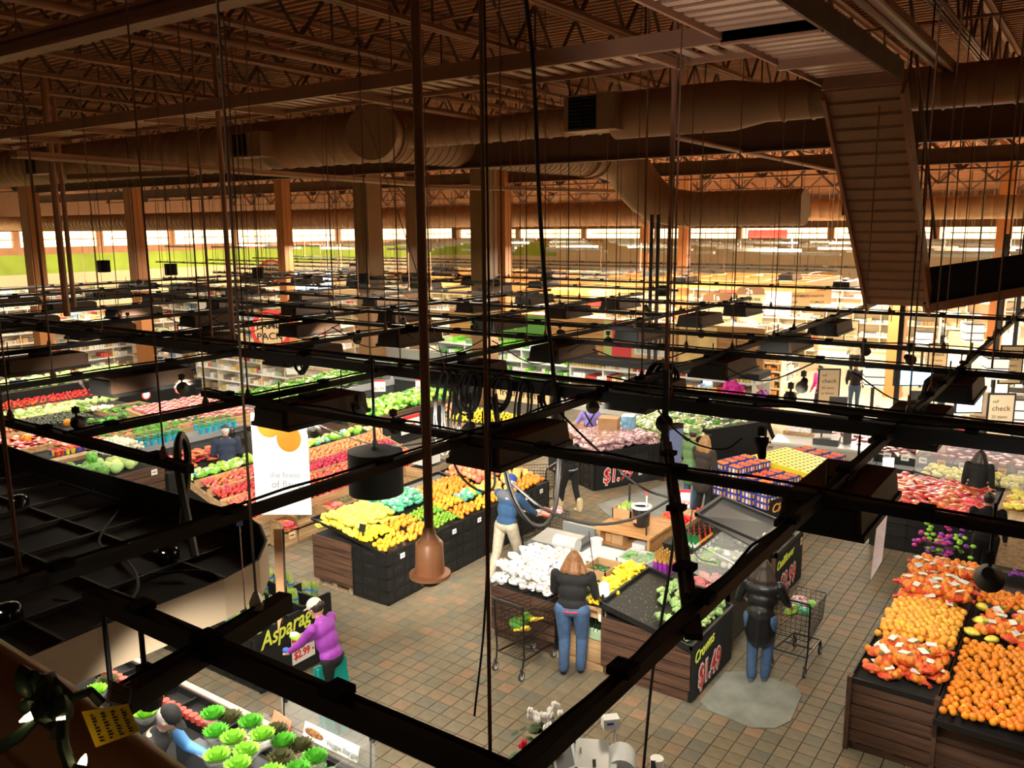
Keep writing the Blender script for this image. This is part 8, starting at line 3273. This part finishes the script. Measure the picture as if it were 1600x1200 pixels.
rl = thing('balcony_rail', 'blurred brown wooden balcony rail at the lower left corner', 'railing', near(60, 1150, .75))
a = MB(mat('rail_varnish', (.34, .17, .09), .3, noise=.2, scale=6), smooth=True)
a.tube([near(-120, 1010, .9), near(60, 1130, .8), near(260, 1290, .7)], .035, 16)
obj('top_rail', a, rl)
a = MB(MATS['rail_varnish'])
a.tube([near(-120, 1120, .85), near(20, 1210, .78), near(120, 1300, .72)], .02, 10)
obj('lower_rail', a, rl)
ls = thing('light_string', 'green corded mini light string tied to the balcony rail', 'string lights', near(80, 1110, .7))
green_w = mat('cord_green', (.02, .05, .03), .5)
a = MB(green_w, smooth=True)
a.tube([near(-20, 1180, .66), near(30, 1150, .66), near(60, 1120, .65), near(95, 1140, .66), near(100, 1170, .66), near(125, 1240, .66)], .004, 6)
a.tube([near(50, 1100, .65), near(80, 1060, .66), near(110, 1090, .66), near(140, 1080, .67), near(160, 1100, .67)], .0035, 6)
q = random.Random(2)
for k in range(9):
    a.ball(near(60 + q.uniform(-22, 35), 1085 + q.uniform(-22, 22), .66 + q.uniform(-.01, .02)), (.012, .006, .008), 6, 4, rot=Euler((q.random() * 3, q.random() * 3, 0)).to_matrix())
obj('cord', a, ls)
bulbm = mat('mini_bulb', (1, .8, .45), .3, emit=14, ecol=(1, .66, .30))
for (x0, y0, x1, y1) in ((50, 1118, 30, 1128), (95, 1125, 97, 1092), (128, 1195, 134, 1178)):
    p, q_ = near(x0, y0, .65), near(x1, y1, .65)
    a = MB(green_w, smooth=True)
    d = (p - q_)
    a.tube([p + d * .9, p], [.0055, .005], 8)
    obj('socket', a, ls)
    a = MB(bulbm, smooth=True)
    a.tube([p, p.lerp(q_, .5), q_], [.0028, .0022, .0005], 8)
    obj('bulb', a, ls)
yt = thing('yellow_tag', 'yellow printed paper tag hanging from the light string', 'tag', near(165, 1130, .66))
ym = mat('tag_yellow', (.85, .62, .02), .6)
A_, B_, C_, D_ = near(128, 1112, .66), near(200, 1100, .67), near(218, 1143, .68), near(150, 1168, .67)
a = MB(ym)
nn = (B_ - A_).cross(D_ - A_).normalized() * .001
a.hexa([A_, B_, C_, D_, A_ + nn, B_ + nn, C_ + nn, D_ + nn])
b = obj('tag_sheet', a, yt)
a = MB(inkm)
for k in range(4):
    for j in range(9):
        u, v_ = .12 + k * .22, .12 + j * .09
        o_ = A_.lerp(B_, u).lerp(D_.lerp(C_, u), v_) - nn * .6
        w1, w2 = (B_ - A_) * (.10 if (j + k) % 3 else .06), (D_ - A_) * .045
        a.quad(o_, o_ + w1, o_ + w1 + w2, o_ + w2)
        a.quad(o_ + w2 + nn * 2.4, o_ + w1 + w2 + nn * 2.4, o_ + w1 + nn * 2.4, o_ + nn * 2.4)
obj('tag_print', a, b)
st2 = thing('silver_tag', 'crinkled grey printed label hanging behind the yellow tag', 'tag', near(186, 1085, .72))
A_, B_, C_, D_ = near(172, 1062, .72), near(207, 1076, .73), near(202, 1108, .73), near(166, 1098, .72)
a = MB(mat('silver_label', (.32, .31, .31), .35, noise=.3, scale=60))
a.hexa([A_, B_, C_, D_, A_ + nn, B_ + nn, C_ + nn, D_ + nn])
b = obj('tag_sheet', a, st2)
a = MB(inkm)
for j in range(7):
    v_ = .1 + j * .12
    p, q_ = A_.lerp(D_, v_) - nn * .5, B_.lerp(C_, v_) - nn * .5
    a.tube([p.lerp(q_, .1), p.lerp(q_, .9)], .0006, 4)
obj('tag_print', a, b)

# ------------------------------------------------------------------ lettering becomes plain meshes
bpy.context.view_layer.update()
dg = bpy.context.evaluated_depsgraph_get()
for o in [o for o in bpy.data.objects if o.type == 'FONT']:
    me = bpy.data.meshes.new_from_object(o.evaluated_get(dg))
    n_ = bpy.data.objects.new(o.name, me)
    nm = o.name
    C.objects.link(n_)
    n_.parent = o.parent
    n_.matrix_local = o.matrix_local
    bpy.data.objects.remove(o)
    n_.name = nm
